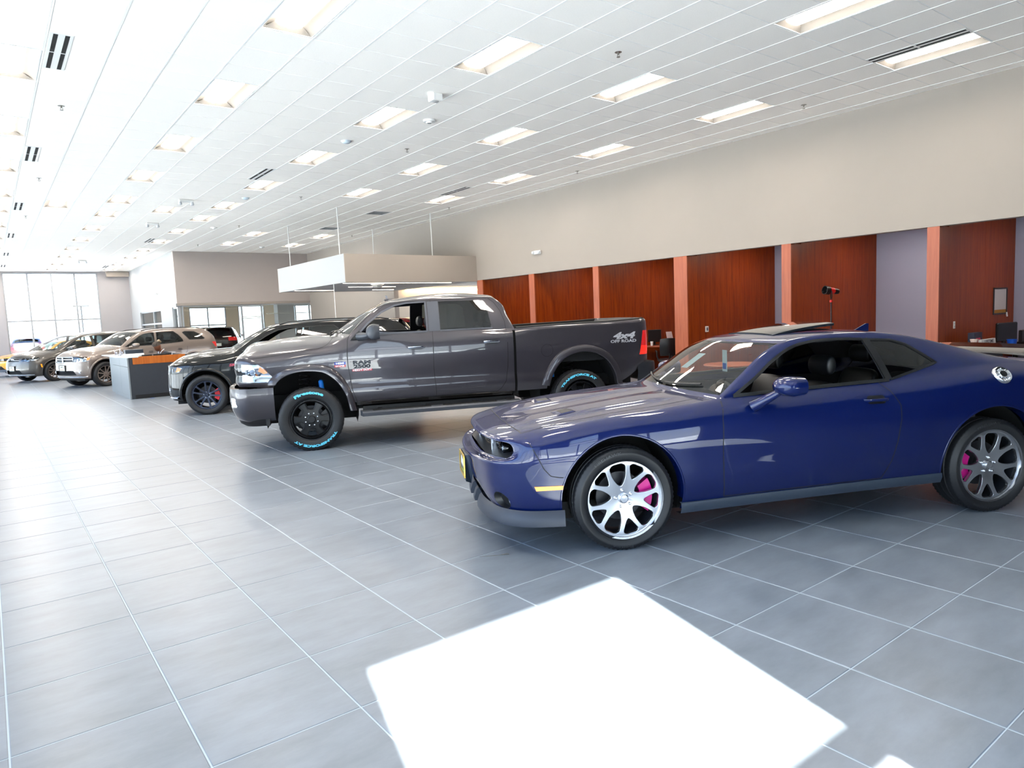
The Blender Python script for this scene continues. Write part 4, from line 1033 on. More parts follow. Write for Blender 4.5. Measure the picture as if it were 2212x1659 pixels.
    ring = [(xg(y)+.045, y, z) for y, z in [(-.36+.72*k/12, .640) for k in range(13)]+[(.36, .70), (.36, .765)]]+[(xg(y)+.045, y, .768) for y in [.36-.72*k/12 for k in range(13)]]+[(xg(.36)+.045, -.36, .70), (xg(.36)+.045, -.36, .640)]
    fr.tube(ring, .007, 6, caps=False)
    for sg in (1, -1): fr.box(xg(.36)+.0, xg(.36)+.055, sg*.33, sg*.365, .64, .775, bev=.006)
    fr.build('grille_frame', m_chrome, car, smooth=30)
    hb = MB()
    for sg in (1, -1):
        for y, r in ((.47, .064), (.63, .068)):
            x = xg(y)+.03-(.03 if y > .6 else 0); c = (x, sg*y, .70)
            l = MB().lathe([(r*.97, -.05), (r, .005), (r*.93, .012), (r*.9, .0)], 28, axis='x', c=c); l.build('headlight_bezel', m_blackhi, car, smooth=40)
            l = MB().lathe([(.001, -.045), (r*.5, -.04), (r*.88, .0)], 28, axis='x', c=c); o = l.build('headlight', m_lamp, car, smooth=40)
            l = MB().lathe([(.001, .004), (r*.6, .002), (r*.9, -.002)], 28, axis='x', c=c); l.build('headlight_cover', m_lampg, o, smooth=60)
    hits = [h for h in (b.on_front(y, z) for y, z in lowg) if h]
    mo = MB(); recess(mo, hits, .07, .95); mo.build('lower_grille_recess', m_trim, car, smooth=40, recalc=False)
    gr = MB(); mesh_lattice(gr, -.5, .5, .325, .455, lambda y, z: (b.on_front(y, z) or (Vector((2.35, 0, 0)), 0))[0].x-.03, .03, .004, inside=lambda y, z: pip(y, z, lowg)); gr.build('lower_grille_mesh', m_blackhi, car)['kind'] = 'stuff'
    if detail:
        for sg in (1, -1):
            pts = [(sg*(.70+.062*math.cos(a)), .375+.062*math.sin(a)) for a in [2*PI*k/24 for k in range(24)]]
            hits = [h for h in (b.on_front(y, z) for y, z in pts) if h]
            mo = MB(); recess(mo, hits, .05, .9, back=True); mo.build('fog_lamp_pocket', m_trim, car, smooth=40, recalc=False)
            MB().lathe([(0, .0), (.03, -.003), (.042, -.012), (.045, -.03)], 20, axis='x', c=(hits[0][0].x-.0, sg*.70, .375)).build('fog_lamp', m_lamp, car, smooth=40)
        # side markers
        for sg in (1, -1):
            mk_ = MB(); P = [(2.102, .494), (1.905, .493), (1.91, .465), (2.09, .463)]; v = []
            hs = [b.on_side(x, z, sg) for x, z in P]
            top = [tuple(h[0]+h[1]*.006) for h in hs]; bot = [tuple(h[0]-h[1]*.004) for h in hs]
            mk_.add(top+bot, [(0, 1, 2, 3), (0, 4, 5, 1), (1, 5, 6, 2), (2, 6, 7, 3), (3, 7, 4, 0)]); mk_.build('side_marker', m_amb, car)
        # licence plate and bracket
        br = MB(); br.add([(2.44, -.17, .61), (2.44, .17, .61), (2.49, .15, .605), (2.49, -.15, .605), (2.44, -.16, .46), (2.44, .16, .46), (2.495, .155, .40), (2.495, -.155, .40), (2.45, -.12, .375), (2.45, .12, .375)], [(0, 1, 2, 3), (3, 2, 6, 7), (7, 6, 9, 8), (8, 9, 5, 4), (1, 5, 9, 6, 2), (0, 3, 7, 8, 4)])
        br.build('plate_bracket', mat('bracket_grey', '#2b3644', .55), car)
        pl = MB().box(2.496, 2.502, -.152, .152, .435, .595, bev=.002).build('license_plate', mat('plate_dark', '#3a3b40', .4), car)
        fr = MB()
        for a in ((-.16, .16, .585, .602), (-.16, .16, .426, .446), (-.16, -.145, .426, .602), (.145, .16, .426, .602)): fr.box(2.498, 2.508, a[0], a[1], a[2], a[3])
        fr.build('plate_frame', mat('plate_gold', '#c9a64a', .3, .6), pl)
        MB().add([(2.5035, -.07, .51), (2.5035, .08, .50), (2.5035, .09, .56), (2.5035, .0, .575), (2.5035, -.03, .59), (2.5035, -.06, .55)], [tuple(range(6))]).build('plate_mark', m_white, pl)
        MB().box(2.5032, 2.504, -.05, .08, .462, .475).build('plate_bar', mat('plate_lime', '#a8c23c', .4), pl)
    # mirror, handles, fuel cap, spoiler, sunroof, fin, wipers
    mirror_shell(car, None, (.318, 1.045, 1.092), (.095, .115, .070), pm, arm=[(.50, .90, .945), (.45, .95, .985), (.36, 1.01, 1.05)], armr=.034)
    handle_bar(car, b, -.488, .932, .20, pm)
    for sg in (1, -1):
        h = b.on_side(-1.55, 1.055, sg); n = (h[1]+Vector((0, sg*.15, 0))).normalized(); c = h[0]
        q = n.to_track_quat('Z', 'X'); fc = MB().lathe([(0, .012), (.026, .012), (.028, .018), (.034, .018), (.038, .010), (.052, .009), (.064, .014), (.071, .006), (.073, -.01)], 36)
        for k in range(8): a = 2*PI*k/8; fc.lathe([(0, .016), (.005, .015), (.006, .008)], 6, c=(.047*math.cos(a), .047*math.sin(a), .004))
        o = fc.build('fuel_cap', m_chrome, car, smooth=35); o.location = c+n*.002; o.rotation_mode = 'QUATERNION'; o.rotation_quaternion = q
        if sg > 0:
            k = MB().lathe([(0, .0195), (.025, .0195)], 24); k.build('fuel_cap_centre', m_blk, o)
        if not detail: break
    sp_ = MB(); G = []
    for k in range(21):
        y = -.74+1.48*k/20; c = (abs(y)/.74)**3; G.append([(-2.10-.05*0, y, 1.165-.02*c), (-2.16, y, 1.19-.02*c), (-2.30, y, 1.205-.02*c), (-2.44+.05*c, y, 1.225-.02*c), (-2.44+.05*c, y, 1.205-.02*c), (-2.28, y, 1.178-.02*c), (-2.10, y, 1.165-.02*c)])
    sp_.grid(G)
    for sg in (1, -1): sp_.box(-2.36, -2.18, sg*.64, sg*.70, 1.10, 1.185)
    sp_.build('rear_spoiler', m_blackhi, car, smooth=40, recalc=False)
    if detail:
        sr = MB(); G = []
        for i in range(13):
            x = .02-.54*i/12; row = []
            for j in range(13):
                y = -.36+.72*j/12; h = b.on_top(x, y); z = h[0].z if h else 1.44; row.append((x, y, z+.010+.048*(i/12)-.004*(abs(j-6)/6)**4))
            G.append(row)
        sr.grid(G); sr.grid([[(p[0], p[1], p[2]-.02) for p in r_] for r_ in reversed(G)])
        E_ = [G[0][j] for j in range(13)]+[G[i][-1] for i in range(1, 13)]+[G[-1][j] for j in range(11, -1, -1)]+[G[i][0] for i in range(11, 0, -1)]
        n = len(E_); sr.add([p for p in E_]+[(p[0], p[1], p[2]-.02) for p in E_], [(i, (i+1) % n, n+(i+1) % n, n+i) for i in range(n)])
        sr.build('sunroof_panel', mat('sunroof_glass', '#1b2026', .06, coat=1), car, smooth=40)
        op = MB(); op.grid([[tuple((b.on_top(.0-.52*i/8, -.34+.68*j/8) or (Vector((0, 0, 1.44)),))[0]+Vector((0, 0, .003))) for j in range(9)] for i in range(9)]); op.build('sunroof_opening', m_dark, car, recalc=False)
        fin = MB(); x0 = -1.02; P = [(x0+.10, 0), (x0+.03, .028), (x0-.06, .072), (x0-.085, .070), (x0-.07, 0)]; zb = b.on_top(x0, 0)[0].z-.004
        n = len(P); fin.add([(x, -.022, z+zb) if z < .001 else (x, -.006, z+zb) for x, z in P]+[(x, .022, z+zb) if z < .001 else (x, .006, z+zb) for x, z in P], [tuple(range(n)), tuple(range(2*n-1, n-1, -1))]+[(i, n+i, n+(i+1) % n, (i+1) % n) for i in range(n)]); fin.build('shark_fin_antenna', pm, car, smooth=40)
        wp = MB()
        for y0, y1 in ((.50, -.02), (-.12, -.62)):
            P = [(.80-.25*abs(y0+(y1-y0)*k/8)**2*1.3-.02, y0+(y1-y0)*k/8) for k in range(9)]; Q_ = [b.on_top(x, y) for x, y in P]; Q_ = [tuple(h[0]+Vector((0, 0, .018))) for h in Q_ if h]
            if len(Q_) > 2: wp.tube(Q_, .008, 6)
        split_build(wp, 'wiper', m_blk, car, smooth=40)
        for sg in (1, -1):
            s1 = MB(); v = []
            for x, y in ((1.80, .325), (1.79, .465), (1.70, .445), (1.71, .295)):
                h = b.on_top(x, sg*y); v.append(tuple(h[0]+Vector((0, 0, .0085))))
            s1.add(v, [(0, 1, 2, 3)]); s1.build('hood_scoop_mesh', m_rub, car)
            s2 = MB(); P = [(1.835, .30, .002), (1.83, .49, .002), (1.68, .46, .002), (1.69, .27, .002)]; P2 = [(1.80, .325, .0088), (1.79, .465, .0088), (1.70, .445, .0088), (1.71, .295, .0088)]
            tp = lambda x, y, dz: tuple(b.on_top(x, sg*y)[0]+Vector((0, 0, dz))); A = [tp(*p) for p in P]; B_ = [tp(*p) for p in P2]; s2.add(A+B_, [(0, 1, 5, 4), (1, 2, 6, 5), (2, 3, 7, 6), (3, 0, 4, 7)]); s2.build('hood_scoop', pm, car)
        st = MB(); P = [b.on_top(.43+.0, .02), b.on_top(.43, -.10), b.on_top(.60, -.10), b.on_top(.60, .02)]
        if all(P): st.add([tuple(h[0]-h[1]*.01) for h in P], [(0, 1, 2, 3)]); st.build('window_sticker', mat('sticker_white', '#dbe9f2', .5), car)
        tgm = MB().box(.25, .252, -.03, .05, 1.12, 1.30); tgm.box(.254, .2545, -.02, .04, 1.14, 1.19, mi=1); tgm.build('hang_tag', [mat('tag_paper', '#cfe2ee', .5), mat('tag_blue', '#2f62c9', .5)], car)
    cabin(car, b, -1.45, .60, .78, .30, .97, [(.0, .37, .38), (.0, -.37, .38), (-.86, .30, .40), (-.86, -.30, .40)], .52)
    MB().box(-1.9, 2.1, -.70, .70, .20, .32).build('underbody', m_under, car)
    b.finish(car, pm, {})
    put_wheels(car, 'coupe', .364, .272, .277, 2.946, 1.600 if detail else 1.6, cal_ang=.0)
    return b
blue = thing('coupe', 'dark blue two door muscle coupe with silver split spoke wheels', 'car', (5.158, 3.444, 0), math.atan2(1.338, -2.622))
m_blue = paint('paint_blue', '#011247', .15, .4, spec=.12, ior=1.52)
build_coupe(blue, m_blue)
# =================================================================== the pickup
TRUCK = dict(
    plan=[(2.86, 0), (2.84, .55), (2.79, .84), (2.66, .955), (2.40, .985), (1.9, .990), (1.5, .990), (1.36, .990), (.3, .990), (-.5, .990), (-.93, .990), (-1.3, .990), (-1.9, .990), (-2.6, .990), (-2.93, .965), (-3.0, .90), (-3.03, .5), (-3.03, 0)],
    rows=[dict(z={0: .90, 3: .89, 4: .86, 5: .60, 12: .60, 13: .66, 14: .86, 17: .86}, d={0: .03, 5: .035, 14: .03, 17: .03}),
          dict(z={0: .96, 4: .92, 5: .70, 12: .70, 13: .76, 14: .92, 17: .92}, d={0: .01, 5: .0, 17: .01}),
          dict(z={0: 1.00, 4: .96, 5: .800, 12: .805, 14: .98, 17: .98}, d={0: .005, 5: .004, 14: .01, 17: .0}),
          dict(z={0: 1.03, 4: .99, 5: .830, 12: .835, 14: 1.01, 17: 1.01}, d={0: .005, 5: .018, 14: .01, 17: .0}),
          dict(z={0: 1.08, 4: 1.07, 5: 1.03, 17: 1.08}, d={0: .0, 5: .012, 17: 0}),
          dict(z={0: 1.15, 4: 1.15, 6: 1.22, 9: 1.23, 17: 1.25}, d={0: .0, 5: .004, 17: 0}),
          dict(z={0: 1.24, 4: 1.24, 5: 1.30, 7: 1.38, 10: 1.40, 12: 1.42, 17: 1.44}, d={0: .02, 4: .03, 7: .022, 10: .018, 17: .008}),
          dict(z={0: 1.29, 3: 1.285, 4: 1.30, 5: 1.355, 7: 1.45, 10: 1.46, 12: 1.495, 14: 1.525, 17: 1.535}, d={0: .06, 3: .07, 5: .085, 7: .05, 10: .04, 11: .025, 17: .02}),
          dict(z={0: 1.315, 3: 1.305, 4: 1.325, 5: 1.375, 7: 1.477, 10: 1.487, 12: 1.508, 14: 1.540, 17: 1.55}, d={0: .10, 3: .12, 5: .13, 7: .065, 10: .055, 11: .05, 17: .045})],
    end=10, cowl=7, cowl_c=(1.56, 1.50), hood=[(2.70, 1.395), (2.40, 1.465), (2.05, 1.50), (1.75, 1.508)], hoodp=2.6,
    rail=[(1.12, .872, 1.725), (.87, .825, 1.890), (.55, .800, 1.935), (0, .79, 1.955), (-.45, .79, 1.95), (-.68, .792, 1.925), (-.80, .82, 1.83), (-.865, .87, 1.66)], rA=2, rC=6,
    ws=[(1.16, 1.76)], head_c=(.77, 1.960), roof=[(.3, 2.015), (-.3, 2.03)], rear_c=(-.74, 1.985), rg=[(-.85, 1.74)], base_c=(-.93, 1.487), deck='open', bulge=.012, smooth=1, res=1.3, rg_rows=(2, 2), rp=3.0, wy=.86)
m_gran = paint('paint_granite', '#3d3a40', .55, .30)
def resamp(P, n): return [tuple(p) for p in smooth_line(np.array(P, float), n)]
def build_truck(car, pm):
    b = Body(TRUCK); sd_ = lambda c: abs(c.y) > .5; seams = MB()
    Fi = [(2.324, .86), (2.29, .93), (2.221, .985), (2.078, 1.040), (1.896, 1.052), (1.687, 1.01), (1.552, .897), (1.448, .727), (1.397, .498)]
    Fo = [(2.434, .86), (2.40, .95), (2.30, 1.045), (2.10, 1.128), (1.86, 1.145), (1.63, 1.10), (1.49, .985), (1.38, .79), (1.30, .491)]
    Ri = [(-1.391, .54), (-1.42, .70), (-1.484, .834), (-1.62, 1.00), (-1.90, 1.100), (-2.16, 1.055), (-2.32, .935), (-2.42, .76), (-2.46, .60)]
    Ro_ = [(-1.275, .54), (-1.31, .70), (-1.385, .88), (-1.55, 1.09), (-1.92, 1.205), (-2.24, 1.13), (-2.42, .98), (-2.52, .78), (-2.56, .60)]
    Fi, Fo, Ri, Ro_ = [resamp(p, 34) for p in (Fi, Fo, Ri, Ro_)]
    mid = lambda A, B_: [((a[0]*.8+c[0]*.2), (a[1]*.8+c[1]*.2)) for a, c in zip(A, B_)]
    b.cut(mid(Fi, Fo)[::2]+[(1.37, .3), (2.36, .3)], 'hole', pids=(SK,), where=sd_); b.cut(mid(Ri, Ro_)[::2]+[(-2.48, .3), (-1.37, .3)], 'hole', pids=(SK,), where=sd_)
    b.cut([(-.90, .3), (-.90, 1.46), (-.935, 1.46), (-.935, .3)], 'hole', pids=(SK,), where=sd_)
    fwin = [(1.215, 1.515), (1.095, 1.640), (.90, 1.785), (.72, 1.868), (.56, 1.898), (.295, 1.905), (.300, 1.503), (.8, 1.50)]
    rwin = [(.115, 1.508), (.110, 1.905), (-.40, 1.905), (-.50, 1.885), (-.56, 1.83), (-.595, 1.62), (-.612, 1.512)]
    b.cut(fwin, 'hole', pids=(SD,)); b.cut(rwin, 'side_window', pids=(SD,), material=m_glassT)
    head = [(3.0, 1.195), (2.528, 1.185), (2.44, 1.125), (2.349, 1.005), (2.405, .942), (3.0, .962)]
    b.cut(head, 'headlight_cover', pids=(SK,), where=lambda c: c.x > 2.3 and abs(c.y) > .64, material=m_lampg)
    tail = [(-2.895, 1.365), (-3.2, 1.365), (-3.2, 1.012), (-2.832, 1.012)]
    tl2 = [(-2.86, 1.145), (-3.2, 1.13), (-3.2, 1.012), (-2.832, 1.012)]
    wt = lambda c: c.x < -2.7 and abs(c.y) > .80
    b.cut(tail, 'tail_light', pids=(SK,), where=wt, material=m_redl); b.cut(tl2, 'tail_light_lower', pids=(SK,), where=wt, material=m_redb)
    b.cut([(-.62, .93), (.62, .93), (.66, 1.26), (-.66, 1.26)], 'grille', 'x', (SK,), lambda c: c.x > 2.6, material=m_blackhi)
    fd = [(1.335, 1.6), (1.345, 1.50), (1.373, 1.43), (1.388, 1.25), (1.386, 1.1), (1.35, .778), (1.295, .608), (.222, .612), (.243, 1.009), (.233, 1.467), (.233, 1.6)]
    rd = [(.227, 1.6), (.227, 1.467), (.237, 1.009), (.216, .612), (-.640, .612), (-.70, .655), (-.773, .757), (-.806, .95), (-.813, 1.10), (-.815, 1.30), (-.806, 1.6)]
    b.cut(fd, 'front_door', pids=(SK,), where=sd_); b.cut(rd, 'rear_door', pids=(SK,), where=sd_)
    b.cut([(1.6, -.80), (2.3, -.84), (2.60, -.80), (2.64, 0), (2.60, .80), (2.3, .84), (1.6, .80), (1.4, .5), (1.4, -.5)], 'hood', 'z', (HD,))
    gs = [p for p in fd if p[1] < 1.55]; b.seam(seams, gs, w=.009); b.seam(seams, [(a, z) for a, z in rd if z < 1.55][2:], w=.009)
    for sg in (1, -1):
        b.ribbon(seams, b.drape([(.230, 1.47), (.222, 1.925)], 'side', sg), w=.009); b.ribbon(seams, b.drape([(-.812, 1.46), (-.80, 1.60), (-.755, 1.74), (-.68, 1.86), (-.60, 1.925)], 'side', sg), w=.008)
        b.ribbon(seams, b.drape([(1.345, 1.505), (1.10, 1.715), (.86, 1.872), (.6, 1.915), (.22, 1.925), (-.58, 1.928)], 'side', sg), w=.006)
        b.ribbon(seams, b.drape([(2.60, 1.25), (2.345, 1.272), (1.922, 1.330), (1.721, 1.350), (1.633, 1.390), (1.555, 1.47)], 'side', sg, curve=True), w=.008)
    b.seam(seams, circ(-1.394, 1.149, .088, 28), closed=True, w=.006)
    split_build(seams, 'panel_seam', m_seam, car, recalc=False)
    b.mark((WG,), 'windshield', m_glassC); b.mark((RG,), 'rear_window', m_glassT)
    for nm, d_ in (('headlight_cover', .05),):
        b.offset_copy(nm, d_, 'headlight', m_lamp, car)
    for sg in (1, -1):
        for x, r in ((2.60, .055), (2.52, .045)):
            h = b.on_side(x, 1.07, sg); y = (h[0].y*sg if h else .93)-.03
            MB().lathe([(0, -.04), (r*.5, -.034), (r, .0), (r*1.05, -.004)], 24, axis='y', c=(x, 0, 1.07)).build('headlight_projector', m_lamp, car, smooth=40).location = (0, sg*y if sg > 0 else sg*y, 0)
        a = MB(); a.prism([(2.49, 1.15), (2.44, 1.10), (2.40, 1.06), (2.45, 1.05), (2.52, 1.09)], .0, .012, 'y'); o = a.build('turn_signal', m_amb, car); o.location = (0, sg*.945-(.012 if sg < 0 else 0), 0)
    trim = MB()
    for sg in (1, -1):
        b.ribbon(trim, b.drape(fwin[:7], 'side', sg, curve=False), prof=[(-.012, -.001), (-.012, .004), (.012, .004), (.012, -.02)])
        b.ribbon(trim, b.drape([(1.25, 1.497), (.3, 1.500)], 'side', sg), prof=[(-.012, -.001), (-.012, .006), (.012, .006), (.012, -.001)])
        b.ribbon(trim, b.drape([(.12, 1.503), (-.62, 1.507)], 'side', sg), prof=[(-.010, -.001), (-.010, .006), (.010, .006), (.010, -.001)])
        b.ribbon(trim, b.drape([(.258, 1.50), (.253, 1.905)], 'side', sg), prof=[(-.040, -.001), (-.040, .004), (.016, .004), (.016, -.001)])
        b.ribbon(trim, b.drape([(.170, 1.50), (.168, 1.905)], 'side', sg), prof=[(-.048, -.001), (-.048, .004), (.048, .004), (.048, -.001)])
    split_build(trim, 'window_trim', mat('pillar_grey', '#4b4d55', .4), car, smooth=30, recalc=False)
    arch_parts(b, car, 1.88, .585, .50, .045, .1, pm, pts=(Fi, Fo), inner=.06, name='fender_flare'); arch_parts(b, car, -1.92, .60, .52, .045, .1, pm, pts=(Ri, Ro_), inner=.06, name='fender_flare')
    # sills, running boards
    for sg in (1, -1):
        s1 = MB(); G = []
        for k in range(24):
            x = 1.30-2.16*k/23; G.append([(x, sg*.955, .612), (x, sg*.968, .600), (x, sg*.955, .560), (x, sg*.90, .535), (x, sg*.78, .53)])
        s1.grid(G); s1.build('rocker_sill', m_blackhi, car, smooth=40, recalc=False)
        st = MB(); X = [1.255, 1.20, -.90, -.96]
        MB().box(-.90, 1.22, sg*.80, sg*.925, .43, .535).build('step_support', m_rub, car)
        Gd = []
        for x, k in ((1.262, .3), (1.24, 1), (-.93, 1), (-.952, .3)):
            Gd.append([(x, sg*(.93), .484), (x, sg*(.95+.165*k), .486), (x, sg*(.95+.19*k), .466), (x, sg*(.95+.175*k), .420), (x, sg*.93, .412), (x, sg*(.93), .484)])
        st.grid(Gd); st.build('running_board', mat('board_grey', '#55585f', .35, .4), car, smooth=30)
        for xa, xb in ((1.10, .32), (.15, -.60)): MB().box(xb, xa, sg*.96, sg*1.10, .4845, .494, bev=.003).build('step_pad', m_rub, car)
        for x in (1.0, .35, -.3, -.8): MB().obox((x, sg*.92, .49), ((1, 0, 0), (0, .95, -.3*sg), (0, .3*sg, .95)), (.03, .12, .018)).build('step_bracket', m_rub, car)
    # bumpers
    def bumper(name, plan, prof, material, mir=1):
        P = smooth_line(np.array([(x, y, 0) for x, y in plan], float), 30); G = []
        nn = np.gradient(P, axis=0); 
        for sg in (-1, 1):
            rng = range(29, -1, -1) if sg < 0 else range(1, 30)
            for k in rng:
                t = nn[k]/np.linalg.norm(nn[k]); n = np.array([t[1], -t[0]]); n = n if n[0]*mir > -.2 or abs(n[1]) > .9 else -n
                if k == 0: n = np.array([mir, 0.])
                if n[1] < 0: n = -n if abs(n[1]) > abs(n[0]) else n
                G.append([(P[k][0]+n[0]*d, sg*max(0, P[k][1]+n[1]*d), z) for z, d in prof])
        mb = MB().grid(G); return mb.build(name, material, car, smooth=45, recalc=False)
    bumper('front_bumper', [(2.95, 0), (2.93, .5), (2.86, .84), (2.74, .975), (2.5, 1.0), (2.345, 1.0)], [(.872, -.06), (.870, 0), (.80, .008), (.68, .004), (.56, -.02), (.47, -.06), (.43, -.12)], pm)
    bumper('front_valance', [(2.88, 0), (2.86, .5), (2.78, .80), (2.66, .90), (2.5, .93), (2.44, .93)], [(.47, 0), (.40, -.03), (.36, -.09)], m_rub)
    for sg in (1, -1):
        f = MB(); f.obox((2.80, sg*.905, .695), ((.5, .86*sg, 0), (-.86, .5*sg, 0), (0, 0, 1)), (.008, .075, .05)); f.build('fog_lamp', m_lamp, car)
        f = MB(); f.obox((2.799, sg*.902, .695), ((.5, .86*sg, 0), (-.86, .5*sg, 0), (0, 0, 1)), (.006, .09, .065)); f.build('fog_lamp_bezel', m_blackhi, car)
        MB().box(2.42, 2.47, sg*.55, sg*.93, .37, .60).build('splash_shield', m_rub, car)
    bumper('rear_bumper', [(-3.16, 0), (-3.15, .6), (-3.10, .90), (-3.0, .965), (-2.82, .975), (-2.80, .975)], [(.80, -.06), (.895, .0), (.86, .01), (.72, .01), (.60, -.02), (.58, -.08)], mat('bumper_dark', '#34363c', .3, .5), -1)
    # bed
    bd = MB(); zf = .98
    bd.box(-2.95, -.97, -.86, .86, zf-.02, zf); bd.box(-.985, -.965, -.86, .86, zf, 1.50); bd.box(-2.95, -2.93, -.86, .86, zf, 1.53)
    for sg in (1, -1): bd.box(-2.95, -.97, sg*.845, sg*.86, zf, 1.49)
    bd.build('bed_liner', mat('bed_black', '#0c0c0e', .7), car)
    i0 = b.I[10]; T = b.T
    for sg in (1, -1):
        G = []
        for i in range(i0+1, b.I[14]+1):
            x, y, z = T[i]; G.append([(x, sg*(y+.004), z-.012), (x, sg*(y+.002), z+.012), (x, sg*(y-.03), z+.018), (x, sg*(.845), z+.014), (x, sg*.842, z-.05)])
        mb = MB().grid(G); mb.build('bed_rail_cap', m_rub, car, smooth=40, recalc=False)
    G = []
    for i in range(b.I[14], len(T)): x, y, z = T[i]; G.append([(x-.002, y, z-.01), (x, y, z+.010), (x+.06, y*.94, z+.012), (x+.075, y*.92, z-.04)])
    Gm = [[(p[0], -p[1], p[2]) for p in r] for r in reversed(G)]
    MB().grid(G+Gm[1:]).build('tailgate_cap', pm, car, smooth=40, recalc=False)
    MB().box(-.96, -.88, -.93, .93, .56, 1.44).build('cab_gap_shade', m_dark, car)  # near-black block in the cab to bed gap, its shade put in as colour
    # handles, badges, mirrors, fin, wipers
    m_hd = mat('handle_chrome', '#aab0ba', .12, 1)
    handle_bar(car, b, .462, 1.292, .235, m_hd, out_=.032, h=.034); handle_bar(car, b, -.592, 1.318, .235, m_hd, out_=.032, h=.034)
    m_bd = mat('badge_dark', '#202329', .25, .6); m_bl = mat('badge_light', '#c4c8cc', .3, .6); m_br = mat('badge_red', '#b42838', .4); m_bb = mat('badge_blue', '#2e3f96', .4); m_dc = mat('decal_silver', '#9fa0a6', .4)
    def txt(s_, x, z, size, m_, name, xs=1.0, bold=.002, shear=0, off=.002, sg=1):
        mb = MB(); b.decal(mb, text_geo(s_, size, bold=bold, shear=shear), lambda u, w: (x-sg*u*xs, z+w), 'side', sg, off); 
        if mb.v: return mb.build(name, m_, car, recalc=False)
    for sg in (1, -1):
        txt('RAM', 1.205, 1.130, .066, m_bd, 'badge_lettering', 1.75, .004, off=.004, sg=sg); txt('2500', 1.205, 1.077, .062, m_bd, 'badge_lettering', 1.75, .004, off=.004, sg=sg)
        p = MB(); b.decal(p, ([(-.13, -.014, 0), (.13, -.014, 0), (.13, .014, 0), (-.13, .014, 0)], [(0, 1, 2, 3)]), lambda u, w: (1.205-sg*u, 1.030+w), 'side', sg, .002); p.build('badge_bar', m_br, car, recalc=False)
        txt('HEAVY DUTY', 1.205, 1.030, .030, m_bl, 'badge_lettering', 1.35, .001, off=.004, sg=sg)
        p = MB(); b.decal(p, ([(-.072, -.018, 0), (.072, -.018, 0), (.072, .018, 0), (-.072, .018, 0)], [(0, 1, 2, 3)]), lambda u, w: (1.489-sg*u, 1.133+w), 'side', sg, .002); p.build('badge_bar', m_bb, car, recalc=False)
        txt('HEMI', 1.489, 1.133, .034, m_bl, 'badge_lettering', 1.4, .001, off=.004, sg=sg)
        p = MB(); b.decal(p, ([(-.072, -.014, 0), (.072, -.014, 0), (.072, .014, 0), (-.072, .014, 0)], [(0, 1, 2, 3)]), lambda u, w: (1.489-sg*u, 1.098+w), 'side', sg, .002); p.build('badge_bar', m_br, car, recalc=False)
        txt('6.4 LITER', 1.489, 1.098, .028, m_bl, 'badge_lettering', 1.05, .001, off=.004, sg=sg)
        txt('4x4', -2.575, 1.300, .125, m_dc, 'decal_lettering', 1.75, .006, .28*1, sg=sg); txt('OFF ROAD', -2.575, 1.222, .058, m_dc, 'decal_lettering', 1.45, .002, 0, sg=sg)
    mirror_shell(car, None, (1.055, 1.20, 1.530), (.085, .10, .105), mat('mirror_grey', '#34373e', .35), arm=[(1.22, .95, 1.475), (1.15, 1.03, 1.475), (1.08, 1.12, 1.49)], armr=.05, e=.42)
    for sg in (1, -1):
        MB().prism([(1.33, 1.44), (1.22, 1.55), (1.10, 1.46), (1.12, 1.435)], sg*.955, sg*.985, 'y').build('mirror_mount', m_rub, car)
    for k, (x, y) in enumerate(((.70, .0),)):
        h = b.on_top(x, y); z = h[0].z; fin = MB(); P = [(x+.10, 0), (x+.02, .02), (x-.05, .02), (x-.06, 0)]
        fin.box(x-.08, x+.08, -.035, .035, z-.01, z+.018, bev=.012); fin.add([(x+.05, -.008, z+.015), (x+.05, .008, z+.015), (x+.06, .008, z+.07), (x+.06, -.008, z+.07), (x+.02, -.008, z+.015), (x+.02, .008, z+.015), (x+.03, .008, z+.068), (x+.03, -.008, z+.068)], [(0, 1, 2, 3), (4, 7, 6, 5), (0, 3, 7, 4), (1, 5, 6, 2), (3, 2, 6, 7)]); fin.build('roof_antenna', m_gran, car)
    wp = MB(); 
    for y0, y1 in ((.62, .05), (-.05, -.62)):
        Q_ = [b.on_top(1.515-.16*(abs(y0+(y1-y0)*k/8)/.8)**2, y0+(y1-y0)*k/8) for k in range(9)]; Q_ = [tuple(h[0]+Vector((0, 0, .02))) for h in Q_ if h]; wp.tube(Q_, .009, 6)
        h = b.on_top(1.56, y0); wp.tube([tuple(h[0]+Vector((.03, 0, .01))), tuple(h[0]+Vector((0, 0, .035))), Q_[4]], .01, 6)
    split_build(wp, 'wiper', m_blk, car, smooth=40)
    cabin(car, b, -.85, 1.35, .86, .72, 1.44, [(.62, .45, .86), (.62, -.45, .86), (-.30, .42, .88), (-.30, -.42, .88)], 1.10, material=m_seatg)
    # running gear seen in the arches
    fr = MB()
    for sg in (1, -1): fr.box(-2.9, 2.5, sg*.42, sg*.50, .55, .72)
    fr.box(-.9, 1.3, -.85, .85, .50, .70); split_build(fr, 'chassis_rail', m_under, car)
    for x in (1.9, -1.9):
        MB().tube([(x, -.78, .42), (x, .78, .42)], .05, 12).build('axle', m_under, car, smooth=50)
        for sg in (1, -1):
            xs = x+(-.16 if x > 0 else .36); MB().tube([(xs, sg*.72, .74), (xs+.01, sg*.72, .895), (xs+.011, sg*.72, .915)], [.034, .034, .014], 12).build('shock_absorber', mat('shock_blue', '#1c7fe0', .35), car, smooth=50)
            sp_ = MB(); sp_.tube([(x+.06+.07*math.cos(a), sg*.58+.07*math.sin(a), .62+.36*a/(12*PI)) for a in [2*PI*k/12 for k in range(73)]], .011, 6); sp_.build('coil_spring', m_trim, car, smooth=50)
    b.finish(car, pm, {})
    put_wheels(car, 'truck', .421, .265, .276, 3.797, 1.72)
    return b
